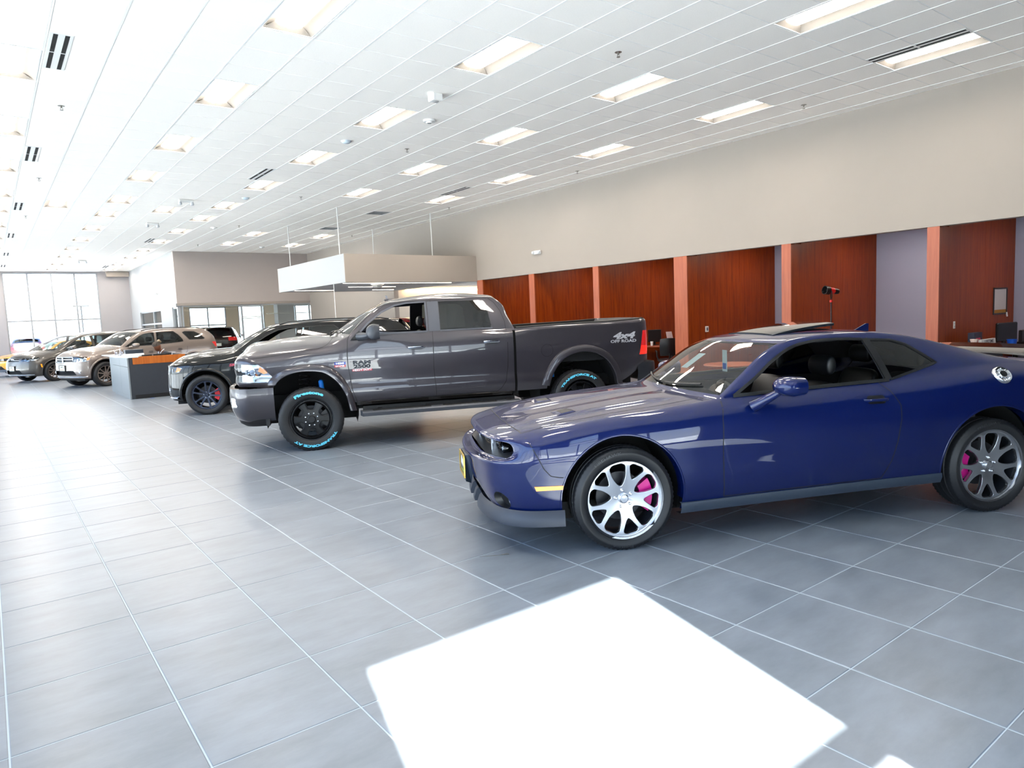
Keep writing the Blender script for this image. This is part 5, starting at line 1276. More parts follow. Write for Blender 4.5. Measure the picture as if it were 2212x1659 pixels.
truck = thing('pickup_truck', 'grey metallic crew cab pickup truck with black six-window wheels', 'truck', (5.452, 9.012, 0), math.atan2(1.429, -3.532))
build_truck(truck, m_gran)
# =================================================================== sport utility and van
DUR = dict(
    plan=[(2.37, 0), (2.33, .45), (2.22, .74), (2.04, .885), (1.87, .935), (1.52, .950), (1.12, .950), (.95, .945), (0, .945), (-.9, .945), (-1.12, .953), (-1.52, .958), (-1.95, .950), (-2.42, .915), (-2.58, .82), (-2.66, .5), (-2.68, 0)],
    rows=[dict(z={0: .30, 3: .29, 5: .28, 8: .27, 12: .34, 16: .40}, d={0: .08, 5: .05, 16: .08}),
          dict(z={0: .41, 5: .37, 16: .48}, d={0: .015, 5: .015, 16: .015}),
          dict(z={0: .54, 8: .52, 16: .62}, d={0: 0, 5: .010, 8: .016, 16: 0}),
          dict(z={0: .68, 8: .68, 16: .78}, d={0: .01, 5: .008, 8: .014, 16: .01}),
          dict(z={0: .82, 8: .88, 16: .93}, d={0: .02, 5: .0, 16: .02}),
          dict(z={0: .93, 3: .94, 5: 1.00, 8: 1.03, 12: 1.08, 16: 1.10}, d={0: .045, 5: .018, 16: .035}),
          dict(z={0: .99, 3: 1.005, 5: 1.09, 7: 1.13, 8: 1.14, 12: 1.20, 16: 1.22}, d={0: .075, 3: .07, 5: .065, 8: .05, 16: .055}),
          dict(z={0: 1.02, 3: 1.035, 5: 1.145, 7: 1.185, 8: 1.195, 10: 1.25, 12: 1.285, 16: 1.285}, d={0: .12, 3: .12, 5: .13, 7: .10, 8: .085, 13: .085, 16: .075})],
    end=13, cowl_c=(1.15, 1.262), hood=[(2.15, 1.105), (1.9, 1.185), (1.55, 1.24)], hoodp=2.4,
    rail=[(.70, .790, 1.370), (.42, .728, 1.555), (.22, .698, 1.645), (-.2, .680, 1.695), (-.9, .675, 1.715), (-1.7, .670, 1.700), (-2.22, .675, 1.650), (-2.36, .715, 1.52), (-2.43, .78, 1.39)], rA=3, rC=7,
    ws=[(.78, 1.485)], head_c=(.34, 1.695), roof=[(-.4, 1.762), (-1.5, 1.765)], rear_c=(-2.34, 1.712), rg=[(-2.50, 1.52)], bulge=.014, smooth=3, res=1.0, rg_rows=(1, 2), rp=2.8,
    arches=((1.52, .40, .462), (-1.52, .40, .468)), wb=3.042, tyre=(.390, .265, .276), track=1.63, flare=(.016, .05),
    wins=[[(.82, 1.20), (.56, 1.352), (.30, 1.505), (.129, 1.578), (-.10, 1.612), (-.245, 1.618), (-.16, 1.212)], [(-.255, 1.218), (-.335, 1.618), (-.95, 1.630), (-1.08, 1.52), (-1.19, 1.35), (-1.20, 1.275), (-1.10, 1.262)], [(-1.27, 1.58), (-1.36, 1.612), (-1.716, 1.598), (-1.90, 1.50), (-2.05, 1.345), (-1.99, 1.318), (-1.45, 1.325)]],
    doors=[('front_door', [(.93, 1.35), (.955, 1.12), (.96, .95), (.93, .5), (.88, .37), (-.145, .37), (-.165, .9), (-.17, 1.35)]), ('rear_door', [(-.18, 1.35), (-.175, .9), (-.155, .37), (-.98, .37), (-1.06, .55), (-1.16, .75), (-1.27, .92), (-1.31, 1.1), (-1.32, 1.35)])],
    handles=[(0.02, .985), (-1.02, 1.015)], head=[(2.6, .985), (2.03, .962), (1.93, .925), (1.99, .855), (2.10, .822), (2.6, .815)], hy=.50,
    grille=[(-.50, .80), (.50, .80), (.50, .985), (-.50, .985)], low=[(-.62, .41), (.62, .41), (.52, .55), (-.52, .55)],
    tail=[(-2.30, 1.20), (-2.9, 1.22), (-2.9, 1.04), (-2.43, 1.02)], seats=[(.16, .40, .62), (.16, -.40, .62), (-.75, .38, .66), (-.75, -.38, .66), (-1.55, .36, .70), (-1.55, -.36, .70)], dash=.72, cab=(-2.3, .9, .84, .50, 1.13), mirror=((.60, 1.05, 1.235), (.085, .115, .075), [(.72, .92, 1.18), (.68, .96, 1.19), (.63, 1.0, 1.20)]))
VAN = dict(
    plan=[(2.50, 0), (2.45, .45), (2.30, .76), (2.10, .90), (1.95, .945), (1.70, .975), (1.545, .985), (1.42, .988), (.3, .992), (-.9, .992), (-1.2, .995), (-1.545, .995), (-1.95, .985), (-2.42, .93), (-2.58, .82), (-2.65, .5), (-2.67, 0)],
    rows=[dict(z={0: .24, 5: .24, 8: .24, 16: .34}, d={0: .10, 5: .06, 16: .08}),
          dict(z={0: .34, 5: .33, 16: .44}, d={0: .02, 5: .02, 16: .02}),
          dict(z={0: .46, 8: .48, 16: .58}, d={0: 0, 8: .016, 16: 0}),
          dict(z={0: .58, 8: .64, 16: .74}, d={0: .006, 8: .010, 16: 0}),
          dict(z={0: .70, 8: .80, 16: .88}, d={0: .03, 8: 0, 16: .01}),
          dict(z={0: .79, 3: .80, 6: .90, 8: .93, 16: 1.0}, d={0: .06, 5: .02, 8: .018, 16: .03}),
          dict(z={0: .85, 3: .87, 6: 1.0, 8: 1.04, 16: 1.10}, d={0: .09, 5: .07, 8: .05, 16: .05}),
          dict(z={0: .88, 3: .91, 6: 1.055, 7: 1.07, 8: 1.10, 12: 1.17, 16: 1.18}, d={0: .13, 3: .13, 6: .12, 8: .085, 16: .07})],
    end=13, cowl_c=(1.80, 1.105), hood=[(2.25, .985), (2.02, 1.055)], hoodp=2.2,
    rail=[(1.12, .840, 1.265), (.74, .768, 1.465), (.36, .720, 1.600), (-.3, .700, 1.662), (-1.2, .692, 1.675), (-2.15, .692, 1.640), (-2.33, .73, 1.50), (-2.42, .80, 1.30)], rA=3, rC=6,
    ws=[(1.20, 1.405)], head_c=(.52, 1.655), roof=[(-.3, 1.735), (-1.5, 1.742)], rear_c=(-2.32, 1.70), rg=[(-2.50, 1.45)], bulge=.016, smooth=3, res=.9, rg_rows=(1, 2), rp=2.8,
    arches=((1.545, .365, .425), (-1.545, .365, .43)), wb=3.089, tyre=(.364, .235, .255), track=1.74, flare=(.010, .03),
    wins=[[(1.14, 1.13), (.74, 1.375), (.44, 1.525), (.20, 1.575), (.02, 1.592), (.02, 1.135)], [(-.07, 1.138), (-.07, 1.595), (-1.10, 1.605), (-1.14, 1.165)], [(-1.22, 1.172), (-1.19, 1.60), (-1.95, 1.575), (-2.18, 1.40), (-2.14, 1.215)]],
    doors=[('front_door', [(1.18, 1.3), (1.16, .9), (1.12, .45), (1.06, .34), (-.02, .34), (-.03, 1.3)]), ('rear_door', [(-.04, 1.3), (-.03, .34), (-1.08, .34), (-1.10, .9), (-1.16, 1.3)])],
    handles=[(.12, .945), (-.15, .955)], head=[(2.7, .885), (2.02, .925), (1.98, .88), (2.15, .80), (2.7, .745)], hy=.40,
    grille=[(-.36, .775), (.36, .775), (.30, .865), (-.30, .865)], low=[(-.48, .33), (.48, .33), (.40, .47), (-.40, .47)],
    tail=[(-2.28, 1.12), (-2.9, 1.14), (-2.9, .96), (-2.40, .96)], seats=[(.50, .42, .58), (.50, -.42, .58), (-.45, .40, .60), (-.45, -.40, .60), (-1.4, .38, .62), (-1.4, -.38, .62)], dash=1.15, cab=(-2.3, 1.35, .88, .45, 1.06), mirror=((.92, 1.10, 1.16), (.08, .12, .075), [(1.0, .95, 1.10), (.98, 1.0, 1.11), (.95, 1.05, 1.13)]))
def build_wagon(car, sp0, pm, kind, opt):
    sp = dict(sp0); sp['res'] = opt.get('res', sp['res']); b = Body(sp); sd_ = lambda c: abs(c.y) > .5; seams = MB(); hi = opt.get('hi', True)
    for cx, cz, r in sp['arches']: b.cut(circ(cx, cz, r, 36), 'hole', pids=(SK,), where=sd_)
    for k, wn_ in enumerate(sp['wins']):
        mt = m_glassC if k == 0 and opt.get('clear', True) else (m_glassM if opt.get('mid') and k == 1 else m_glassT)
        b.cut(wn_, 'hole' if (k == 0 and opt.get('open')) else f'side_window#{k}', pids=(SD,), material=mt)
    b.cut(rounded(sp['grille'], .03, 3), 'hole', 'x', (SK,), lambda c: c.x > 1.9)
    b.cut(rounded(sp['low'], .03, 3), 'hole', 'x', (SK,), lambda c: c.x > 1.9)
    b.cut(sp['head'], 'headlight_cover', pids=(SK,), where=lambda c: c.x > 1.8 and abs(c.y) > sp['hy'], material=m_lampg)
    b.cut(sp['tail'], 'tail_light', pids=(SK,), where=lambda c: c.x < -2.2 and abs(c.y) > .55, material=m_redl)
    if hi:
        for nm, P in sp['doors']: b.cut(P, nm, pids=(SK,), where=sd_)
        for nm, P in sp['doors']:
            zt2 = max(p[1] for p in P)-.12; b.seam(seams, [p for p in P if p[1] < zt2], w=.008)
        x0, y0 = sp['cowl_c'][0]-.12, .70; xf = sp['plan'][0][0]-.18
        b.cut([(x0, -y0), (xf-.25, -.72), (xf-.03, -.45), (xf, 0), (xf-.03, .45), (xf-.25, .72), (x0, y0), (x0+.2, 0)], 'hood', 'z', (HD,))
        b.seam(seams, [(x0, y0), (xf-.25, .72), (xf-.03, .45), (xf, 0)], 'top', w=.008)
        split_build(seams, 'panel_seam', m_seam, car, recalc=False)
    b.mark((WG,), 'windshield', m_glassC); b.mark((RG,), 'rear_window', m_glassT)
    b.offset_copy('headlight_cover', .045, 'headlight', m_lamp, car)
    zc_ = sum(p[1] for p in sp['head'][2:5])/3+.02
    for sg in (1, -1):
        for y, r in ((sp['hy']+.14, .052), (sp['hy']+.28, .045)):
            h = b.on_front(sg*y, zc_)
            if h: MB().lathe([(0, -.02), (r*.6, -.015), (r, .006), (r*1.1, .0)], 18, axis='x', c=(h[0].x-.035, sg*y, zc_)).build('headlight_projector', m_lamp if kind != 'srt' else m_lampc, car, smooth=40)
        mb = MB(); hs = [b.on_side(x, z, sg) for x, z in ((2.03, .945), (1.955, .925), (1.99, .868), (2.06, .86))] if kind != 'van' else []
        if hs and all(hs): mb.add([tuple(h[0]+h[1]*.002) for h in hs], [(0, 1, 2, 3)]); mb.build('turn_signal', m_amb, car, recalc=False)
    trim = MB()
    if hi:
        for sg in (1, -1):
            for wn_ in sp['wins']: b.ribbon(trim, b.drape(wn_+[wn_[0]], 'side', sg), prof=[(-.007, .0), (-.007, .005), (.009, .005), (.009, .0)])
    split_build(trim, 'window_trim', m_rub, car, smooth=30, recalc=False)
    for cx, cz, r in sp['arches']: arch_parts(b, car, cx, r, cz, sp['flare'][0], sp['flare'][1], opt.get('flare_mat', pm), a0=-.12)
    # grille
    for key, dep, nm in (('grille', .06, 'grille_recess'), ('low', .06, 'lower_grille_recess')):
        hits = [h for h in (b.on_front(y, z) for y, z in rounded(sp[key], .03, 3)) if h]
        if len(hits) > 5:
            mo = MB(); recess(mo, hits, dep, .97); mo.build(nm, m_trim, car, smooth=40, recalc=False)
    if kind in ('srt', 'silver'):
        g = MB(); xg = lambda y: 2.325-.22*abs(y)**2
        z0, z1 = .80, .985; zm = (z0+z1)/2+.005
        for zz, w in ((z0+.012, .016), (z1-.012, .016), (zm, .020)): g.tube([(xg(y)+.0, y, zz) for y in np.linspace(-.49, .49, 13)], w*.75, 6)
        for y in (-.49, .49): g.tube([(xg(y), y, z0+.01), (xg(y), y, z1-.01)], .014, 6)
        g.tube([(xg(0)+.004, 0, z0), (xg(0)+.004, 0, z1)], .020, 6); g.build('grille_crossbar', opt.get('grille_mat', m_chrome), car, smooth=50)
        for y in (-.25, .25):
            for zz in (z0+.055, z1-.055):
                q = MB(); q.box(xg(.25)-.035, xg(.25)-.03, y-.20, y+.20, zz-.03, zz+.03); q.build('grille_insert', m_rub, car)
                for k in range(3): pass
        # splitter
        sp_ = MB(); 
        G = []
        for k in range(-12, 13):
            y = .86*k/12; h = b.on_front(y*.98, .36); x = h[0].x if h else 2.1; G.append([(x-.02, y, .375), (x+.018, y, .355), (x+.012, y, .335), (x-.05, y, .325)])
        sp_.grid(G); sp_.build('front_splitter', opt.get('split_mat', m_chrome), car, smooth=40, recalc=False)
    if kind == 'van':
        g = MB(); 
        for zz, s_ in ((.822, .05), (.866, .0)): 
            P = []
            for k in range(-14, 15):
                y = (.34 if zz < .84 else .36)*k/14; h = b.on_front(y, zz); 
                if h: P.append((h[0].x-.012+(.0 if zz > .84 else 0), y, zz+.0))
            if len(P) > 4: g.tube(P, .008, 6)
        g.build('grille_bar', m_chrome, car, smooth=50)
        e = MB(); e.box(2.44, 2.455, -.09, .09, .845, .872, bev=.005); e.build('emblem', m_chrome, car)
        for sg in (1, -1):
            P = [(sg*.62, .40), (sg*.83, .44), (sg*.80, .50), (sg*.66, .47)]; hs = [b.on_front(y, z) for y, z in P]
            if all(hs): mb = MB(); mb.add([tuple(h[0]+h[1]*.002) for h in hs], [(0, 1, 2, 3)]); mb.build('fog_lamp_pocket', m_rub, car, recalc=False)
            hs = [b.on_side(x, z, sg) for x, z in ((2.02, .66), (1.975, .66), (1.96, .54), (2.0, .54))]
            if all(hs): mb = MB(); mb.add([tuple(h[0]+h[1]*.004) for h in hs], [(0, 1, 2, 3)]); mb.build('side_marker', m_amb, car, recalc=False)
        h = b.on_front(0, .25); G = []
        for k in range(-12, 13):
            y = .80*k/12; h = b.on_front(y, .30); x = h[0].x if h else 2.2; G.append([(x-.01, y, .305), (x+.012, y, .295), (x+.008, y, .275)])
        MB().grid(G).build('front_splitter', m_chrome, car, smooth=40, recalc=False)
    else:
        for sg in (1, -1):
            h = b.on_front(sg*.70, .50)
            if h:
                MB().lathe([(0, .0), (.03, -.002), (.04, -.01), (.05, -.008), (.052, -.03)], 20, axis='x', c=(h[0].x+.006, sg*.70, .50)).build('fog_lamp', m_lamp, car, smooth=40)
    if opt.get('plate'):
        zp = .63 if kind != 'van' else .53; xp = (b.on_front(0, zp)[0].x)+.012; p = MB().box(xp, xp+.004, -.155, .155, zp-.08, zp+.08, bev=.002).build('license_plate', mat('plate_face', '#e9e6dc', .4), car)
        f = MB()
        for a in ((-.17, .17, .078, .092), (-.17, .17, -.092, -.078), (-.17, -.155, -.09, .09), (.155, .17, -.09, .09)): f.box(xp-.02, xp+.008, a[0], a[1], zp+a[2], zp+a[3])
        f.build('plate_frame', m_blk, p); MB().box(xp+.0045, xp+.0055, -.09, .05, zp+.02, zp+.045).build('plate_mark', mat('plate_green', '#2f5b3a', .5), p); MB().box(xp+.0045, xp+.0055, -.12, .12, zp-.06, zp-.035).build('plate_mark', mat('plate_tan', '#a58f6a', .5), p)
    if opt.get('badge'):
        mb = MB(); b.decal(mb, text_geo('SRT', .065, bold=.003, shear=.2), lambda u, w: (.98-u*1.6, .94+w), 'side', 1, .003)
        if mb.v: mb.build('badge_lettering', mat('badge_srt', '#b04055', .3), car, recalc=False)
    mcol = opt.get('mirror_mat', pm); mirror_shell(car, None, *sp['mirror'][:2], mcol, arm=sp['mirror'][2], armr=.035)
    if hi:
        for x, z in sp['handles']: handle_bar(car, b, x, z, .2, opt.get('handle_mat', pm))
        if kind == 'silver' or kind == 'srt':
            rr_ = MB()
            for sg in (1, -1): rr_.tube([(x, sg*.60, (b.on_top(x, sg*.60) or (Vector((0, 0, 1.7)),))[0].z+(.03 if -1.9 < x < .0 else .004)) for x in np.linspace(.12, -2.05, 14)], .013, 8)
            split_build(rr_, 'roof_rail', opt.get('rail_mat', m_trim), car, smooth=50)
    if opt.get('spoiler', True):
        s_ = MB(); G = []
        for k in range(-10, 11):
            y = .62*k/10; G.append([(-2.28, y, 1.715), (-2.40, y, 1.725-.02*abs(k/10)**2), (-2.50, y, 1.70-.02*abs(k/10)**2), (-2.49, y, 1.685-.02*abs(k/10)**2), (-2.34, y, 1.675)])
        s_.grid(G); s_.build('roof_spoiler', pm, car, smooth=40, recalc=False)
    cabin(car, b, *sp['cab'][:2], sp['cab'][2], sp['cab'][3], sp['cab'][4], sp['seats'], sp['dash'], material=opt.get('seat_mat'), wheelr=hi)
    MB().box(-2.1, 2.1, -.72, .72, .22, .40).build('underbody', m_under, car)
    b.finish(car, pm, {})
    put_wheels(car, kind, *sp['tyre'], sp['wb'], sp['track'])
    if opt.get('rear_plate'):
        p = MB().box(-2.70, -2.69, -.155, .155, .78, .92); p.build('license_plate', mat('plate_face', '#e9e6dc', .4), car)
    return b
m_black = paint('paint_black', '#020305', .1, .35, spec=.1, ior=1.48); m_silv = paint('paint_silver', '#80756e', .6, .32); m_bron = paint('paint_bronze', '#4a4642', .6, .30)
suv = thing('sport_utility', 'glossy black SUV with red brake calipers beside the grey pickup', 'car', (5.10, 14.42, 0), math.radians(154))
build_wagon(suv, DUR, m_black, 'srt', dict(open=True, badge=True, grille_mat=m_blackhi, split_mat=m_chrome, res=.95, seat_mat=m_seat))
suv2 = thing('sport_utility', 'silver SUV with split crossbar grille parked behind the reception desk', 'car', (4.05, 26.5, 0), math.radians(201))
build_wagon(suv2, DUR, m_silv, 'silver', dict(clear=True, mid=True, plate=True, res=.8, seat_mat=m_seat))
van = thing('minivan', 'dark brown-grey minivan in front of the large back window', 'van', (2.93, 31.9, 0), math.radians(206))
build_wagon(van, VAN, m_bron, 'van', dict(clear=True, mid=True, plate=True, res=.75, seat_mat=m_seat, spoiler=False))
suv3 = thing('sport_utility', 'black SUV seen from behind through the glass front under the grey wall', 'car', (10.15, 39.3, 0), math.radians(72))
build_wagon(suv3, DUR, m_black, 'srt2', dict(hi=False, res=.55, rear_plate=True))
suv4 = thing('sport_utility', 'dark red SUV mostly hidden behind the black SUV and pickup', 'car', (9.70, 20.7, 0), math.radians(150))
build_wagon(suv4, DUR, paint('paint_darkred', '#7a0d16', .4, .3), 'srt2', dict(hi=False, res=.55))
suv5 = thing('sport_utility', 'red SUV outside beyond the large back window', 'car', (2.35, 52.5, -.16), math.radians(80))
build_wagon(suv5, DUR, paint('paint_red', '#240306', .2, .35), 'srt2', dict(hi=False, res=.5, rear_plate=True))
yel = thing('coupe', 'bright yellow car mostly hidden behind the minivan', 'car', (2.55, 37.6, 0), math.radians(202))
build_coupe(yel, paint('paint_yellow', '#f2a60c', .1, .35), detail=False)
# =================================================================== fittings and furniture
# hanging canopy
cn = thing('hanging_canopy', 'white box canopy hung on thin rods beside the long beige wall', 'canopy', (9.9, 20.2, 2.74))
def rel(mb, o): 
    l = o.location; mb.v = [(v[0]-l.x, v[1]-l.y, v[2]-l.z) for v in mb.v]; return mb
cx0, cx1, cy0, cy1, cz0, cz1 = 7.80, XW-.004, 17.50, 22.75, 2.742, 3.50
rel(MB().box(cx0, cx1, cy0, cy0+.03, cz0, cz1), cn).build('fascia_near', m_wall, cn); rel(MB().box(cx0, cx1, cy1-.03, cy1, cz0, cz1), cn).build('fascia_far', m_wall, cn)
rel(MB().box(cx0, cx0+.03, cy0+.03, cy1-.03, cz0, cz1), cn).build('fascia_side', m_wallw, cn); rel(MB().box(cx0+.03, cx1, cy0+.03, cy1-.03, cz0+.01, cz0+.03), cn).build('soffit', m_wallw, cn)
for x, y in ((8.12, 18.49), (11.13, 18.5), (8.15, 22.5), (11.15, 22.5)): rel(MB().tube([(x, y, cz1-.3), (x, y, HC)], .014, 8), cn).build('suspension_rod', m_white, cn, smooth=60)
for x0, x1, y in ((7.98, 11.48, 18.07), (8.0, 9.3, 21.85), (10.7, 11.5, 21.85), (9.0, 10.6, 20.0)): rel(MB().box(x0, x1, y-.02, y+.02, cz0+.002, cz0+.009), cn).build('strip_light', m_strip, cn)
dm = thing('dome_camera', 'white dome security camera under the hanging canopy', 'camera', (9.094, 18.245, 2.742))
MB().lathe([(0, 0), (.19, 0), (.19, -.03), (.15, -.05)], 24).build('base', m_white, dm, smooth=40); MB().lathe([(.15, -.05), (.14, -.09), (.09, -.125), (0, -.14)], 24).build('dome', mat('dome_smoke', '#b9b6b2', .15), dm, smooth=60)
cb = MB().tube([(7.85, 18.42, 0), (7.85, 18.42, cz0+.009)], .008, 6).build('cable', m_white); tag(cb, 'thin white vertical cable below the hanging canopy', 'cable')
# ceiling devices
def sprinkler():
    t = thing('sprinkler', '', 'sprinkler'); MB().lathe([(0, -.001), (.045, -.001), (.040, .0)], 20).build('escutcheon', mat('brass_grey', '#8d8880', .3, .8), t)
    m_ = MB(); m_.tube([(0, 0, 0), (0, 0, -.03)], .010, 8); m_.tube([(.012, 0, -.025), (.016, 0, -.045), (0, 0, -.058)], .003, 5); m_.tube([(-.012, 0, -.025), (-.016, 0, -.045), (0, 0, -.058)], .003, 5); m_.lathe([(0, -.060), (.022, -.060), (.024, -.057), (0, -.057)], 12); m_.build('head', mat('brass_grey', '#8d8880', .3, .8), t, smooth=40); return t
s0 = sprinkler(); SP = [(-11.46, 11.57), (-11.42, 20.6), (-11.44, 29.63), (-2.51, 2.51), (-2.44, 11.56), (4.62, 2.58), (4.81, 11.69), (-2.41, 20.69), (-2.31, 29.82), (-2.23, 38.94), (4.85, 20.74), (4.92, 31.91)]
where = ['nearest in the left part of the ceiling', 'second in the left part of the ceiling', 'third in the left part of the ceiling', 'nearest in the middle of the ceiling', 'second in the middle of the ceiling', 'nearest along the beige wall', 'second along the beige wall', 'third in the middle of the ceiling', 'fourth in the middle of the ceiling', 'fifth in the middle of the ceiling', 'third along the beige wall', 'farthest along the beige wall']
for k, (i, j) in enumerate(SP):
    o = s0 if k == 0 else copy_tree(s0); o.location = (CX0+i*CT, CY0+j*CT, HC-.004); tag(o, 'small fire sprinkler head in the ceiling, '+where[k], 'sprinkler', 'ceiling sprinklers')
def dev(name, i, j, label, cat, kind):
    t = thing(name, label, cat, (CX0+i*CT, CY0+j*CT, HC-.004))
    if kind == 'dome': MB().lathe([(.001, -.045), (.06, -.04), (.085, -.02), (.09, 0)], 24).build('cover', mat('dome_blue', '#c4d2dd', .3), t, smooth=60)
    elif kind == 'round': MB().lathe([(0, -.05), (.05, -.05), (.055, -.035), (.095, -.03), (.10, 0)], 24).build('cover', m_white, t, smooth=30); MB().lathe([(0, -.056), (.03, -.055), (.035, -.05)], 16).build('sensor', mat('det_grey', '#9a9a9a', .4), t, smooth=40)
    elif kind == 'box': MB().box(-.08, .08, -.08, .08, -.10, 0, bev=.01).build('housing', m_white, t); MB().lathe([(0, -.115), (.04, -.11), (.05, -.10)], 16, c=(0, 0, 0)).build('lens', mat('det_grey', '#9a9a9a', .4), t, smooth=40)
    elif kind == 'two':
        MB().box(-.17, .17, -.06, .06, -.06, 0, bev=.02).build('housing', m_white, t)
        for s_ in (-1, 1): MB().lathe([(0, -.135), (.04, -.13), (.05, -.10), (.035, -.055)], 16, c=(s_*.14, 0, 0)).build('lamp_head', mat('head_grey', '#c9ccd0', .3), t, smooth=40)
dev('horn_strobe', -4.39, 6.63, 'white square ceiling alarm box between middle lights, nearest', 'alarm', 'box'); dev('smoke_detector', -3.42, 8.55, 'white round smoke detector just beyond the square alarm box', 'smoke detector', 'round')
dev('ceiling_dome', -4.46, 11.53, 'pale blue shallow dome on the ceiling between middle lights', 'dome', 'dome'); dev('emergency_light', -6.33, 23.05, 'nearer white two-head emergency light on the ceiling', 'emergency light', 'two'); dev('emergency_light', -6.33, 30.14, 'farther white two-head emergency light on the ceiling', 'emergency light', 'two')
dev('ceiling_dome', -4.34, 21.74, 'faint white dome on the ceiling left of the pickup lights', 'dome', 'dome'); dev('emergency_light', -7.31, 50.67, 'white two-head emergency light near the back window', 'emergency light', 'two'); dev('smoke_detector', -3.28, 30.9, 'small round detector near the grey wall', 'smoke detector', 'round'); dev('smoke_detector', 1.86, 39.32, 'small round detector above the grey wall', 'smoke detector', 'round')
def wall_em(p, ax, label):
    t = thing('emergency_light', label, 'emergency light', p); s = (lambda a, b_, c: (a, b_, c)) if ax == 'x' else None
    MB().box(-.06, -.001, -.15, .15, -.05, .05, bev=.015).build('housing', m_white, t)
    for q in (-1, 1): MB().lathe([(0, -.11), (.035, -.105), (.045, -.08), (.03, -.05)], 16, axis='x', c=(0, q*.12, .0)).build('lamp_head', mat('head_grey', '#c9ccd0', .3), t, smooth=40)
wall_em((XW, 14.56, 3.33), 'x', 'white two-head emergency light on the long beige wall'); wall_em((XWW, 34.9, 3.36), 'x', 'white two-head emergency light on the bright white wall')
# reception desk -----------------------------------------------------
rd_ = thing('reception_desk', 'reception desk with charcoal front, cherry band and grey laminate side', 'desk', (3.4, 20.2, 0))
B = lambda *a, **k: rel(MB().box(*a, **k), rd_)
x0, x1, y0, y1 = 2.74, 4.07, 19.33, 21.85
ys = [y0, y0+1.25, y1]; zs = [.0, .80, 1.025]
for a, b_ in zip(ys[:-1], ys[1:]):
    B(x0, x0+.03, a+.004, b_-.004, .09, .797).build('side_panel', m_steel, rd_); B(x0, x0+.03, a+.004, b_-.004, .803, 1.022).build('side_panel', m_steel, rd_)
B(x0, x0+.03, y0+.004, y1, .0, .086).build('side_plinth', m_steel, rd_)
B(x0+.0305, x0+.115, y0, y0+.04, 0, 1.03).build('corner_post', m_lam, rd_); B(x0+.116, x1, y0+.006, y0+.035, .10, .86).build('front_panel', m_lam, rd_); B(x0+.116, x1, y0+.012, y0+.05, 0, .098).build('kick_plate', m_blk, rd_)
B(x0+.118, x1, y0-.004, y0+.03, .863, 1.05).build('wood_band', m_woodd, rd_); B(x1, x1+.05, y0+.0, y0+1.5, 0, 1.04).build('end_panel', m_lam, rd_)
B(x0+.03, x1, y0+.05, y0+.8, .72, .75).build('work_surface', m_lam, rd_); B(x0+.03, x0+.60, y0+.8, y1, .72, .75).build('work_surface', m_lam, rd_)
B(x0+.45, x0+.47, y0+.81, y1, 0, .72).build('inner_panel', m_lam, rd_)
c_ = rel(MB().prism([(2.60, 22.75), (2.62, 20.3), (2.735, 19.36), (2.80, 19.30), (2.99, 19.30), (3.10, 19.7), (3.10, 20.12), (3.30, 20.15), (3.30, 22.75)], 1.030, 1.052, 'z'), rd_); c_.build('counter_top', mat('counter_glass', '#c3ccce', .2, build=noise_var(nscale=6, amt=.03)), rd_)
B(2.78, 3.08, y1+.0, 22.70, 0, 1.028).build('side_cabinet', m_steel, rd_)
pr_ = thing('desk_printer', 'dark document tray unit with white base on the reception counter', 'printer', (3.055, 20.35, 1.0525)); MB().box(-.21, .21, -.13, .15, .056, .16, bev=.01).build('tray', mat('tray_navy', '#1d2836', .4), pr_); MB().box(-.22, .22, -.15, .16, 0, .055, bev=.01).build('base', m_white, pr_)
for k, (x, w_, z) in enumerate(((3.275, .12, 1.072), (3.615, .19, 1.078))):
    t = thing('computer_monitor', ('left' if k == 0 else 'right')+' black monitor behind the reception desk band', 'monitor', (x, 19.86, .75)); MB().box(-w_, w_, -.015, .02, z-.75-.28, z-.75, bev=.006).build('screen_housing', m_blk, t); MB().box(-.03, .03, .02, .05, 0, .2).build('stand', m_blk, t); MB().box(-.10, .10, -.06, .12, 0, .012, bev=.004).build('foot', m_blk, t)
m_acr = glass_mat('acrylic', (.92, .93, .97), 1.6, base=.06)
for k, (x, y, h_) in enumerate(((2.82, 21.9, .16), (2.90, 21.5, .19), (2.80, 21.1, .15))):
    t = thing('brochure_holder', f'clear acrylic brochure stand on the reception counter, {["back", "middle", "front"][k]}', 'brochure stand', (x, y, 1.0525), group='acrylic stands')
    MB().box(-.004, .0, -.07, .07, 0, h_).box(.05, .054, -.07, .07, 0, h_*.5).box(-.004, .054, -.07, .07, 0, .004).box(-.004, .054, -.07, -.067, 0, h_*.5).box(-.004, .054, .067, .07, 0, h_*.5).build('holder', m_acr, t)
    if k != 2: MB().box(.006, .012, -.06, .06, .006, h_*.8).build('leaflets', mat('leaflet_lilac', '#b9b6cc', .6), t)
bl = MB().box(-.05, .05, -.012, .012, 0, .003).build('tape_mark', mat('tape_blue', '#1d62e0', .5)); bl.location = (3.2, 19.2, .0005); tag(bl, 'small blue tape strip on the floor in front of the reception desk', 'tape')
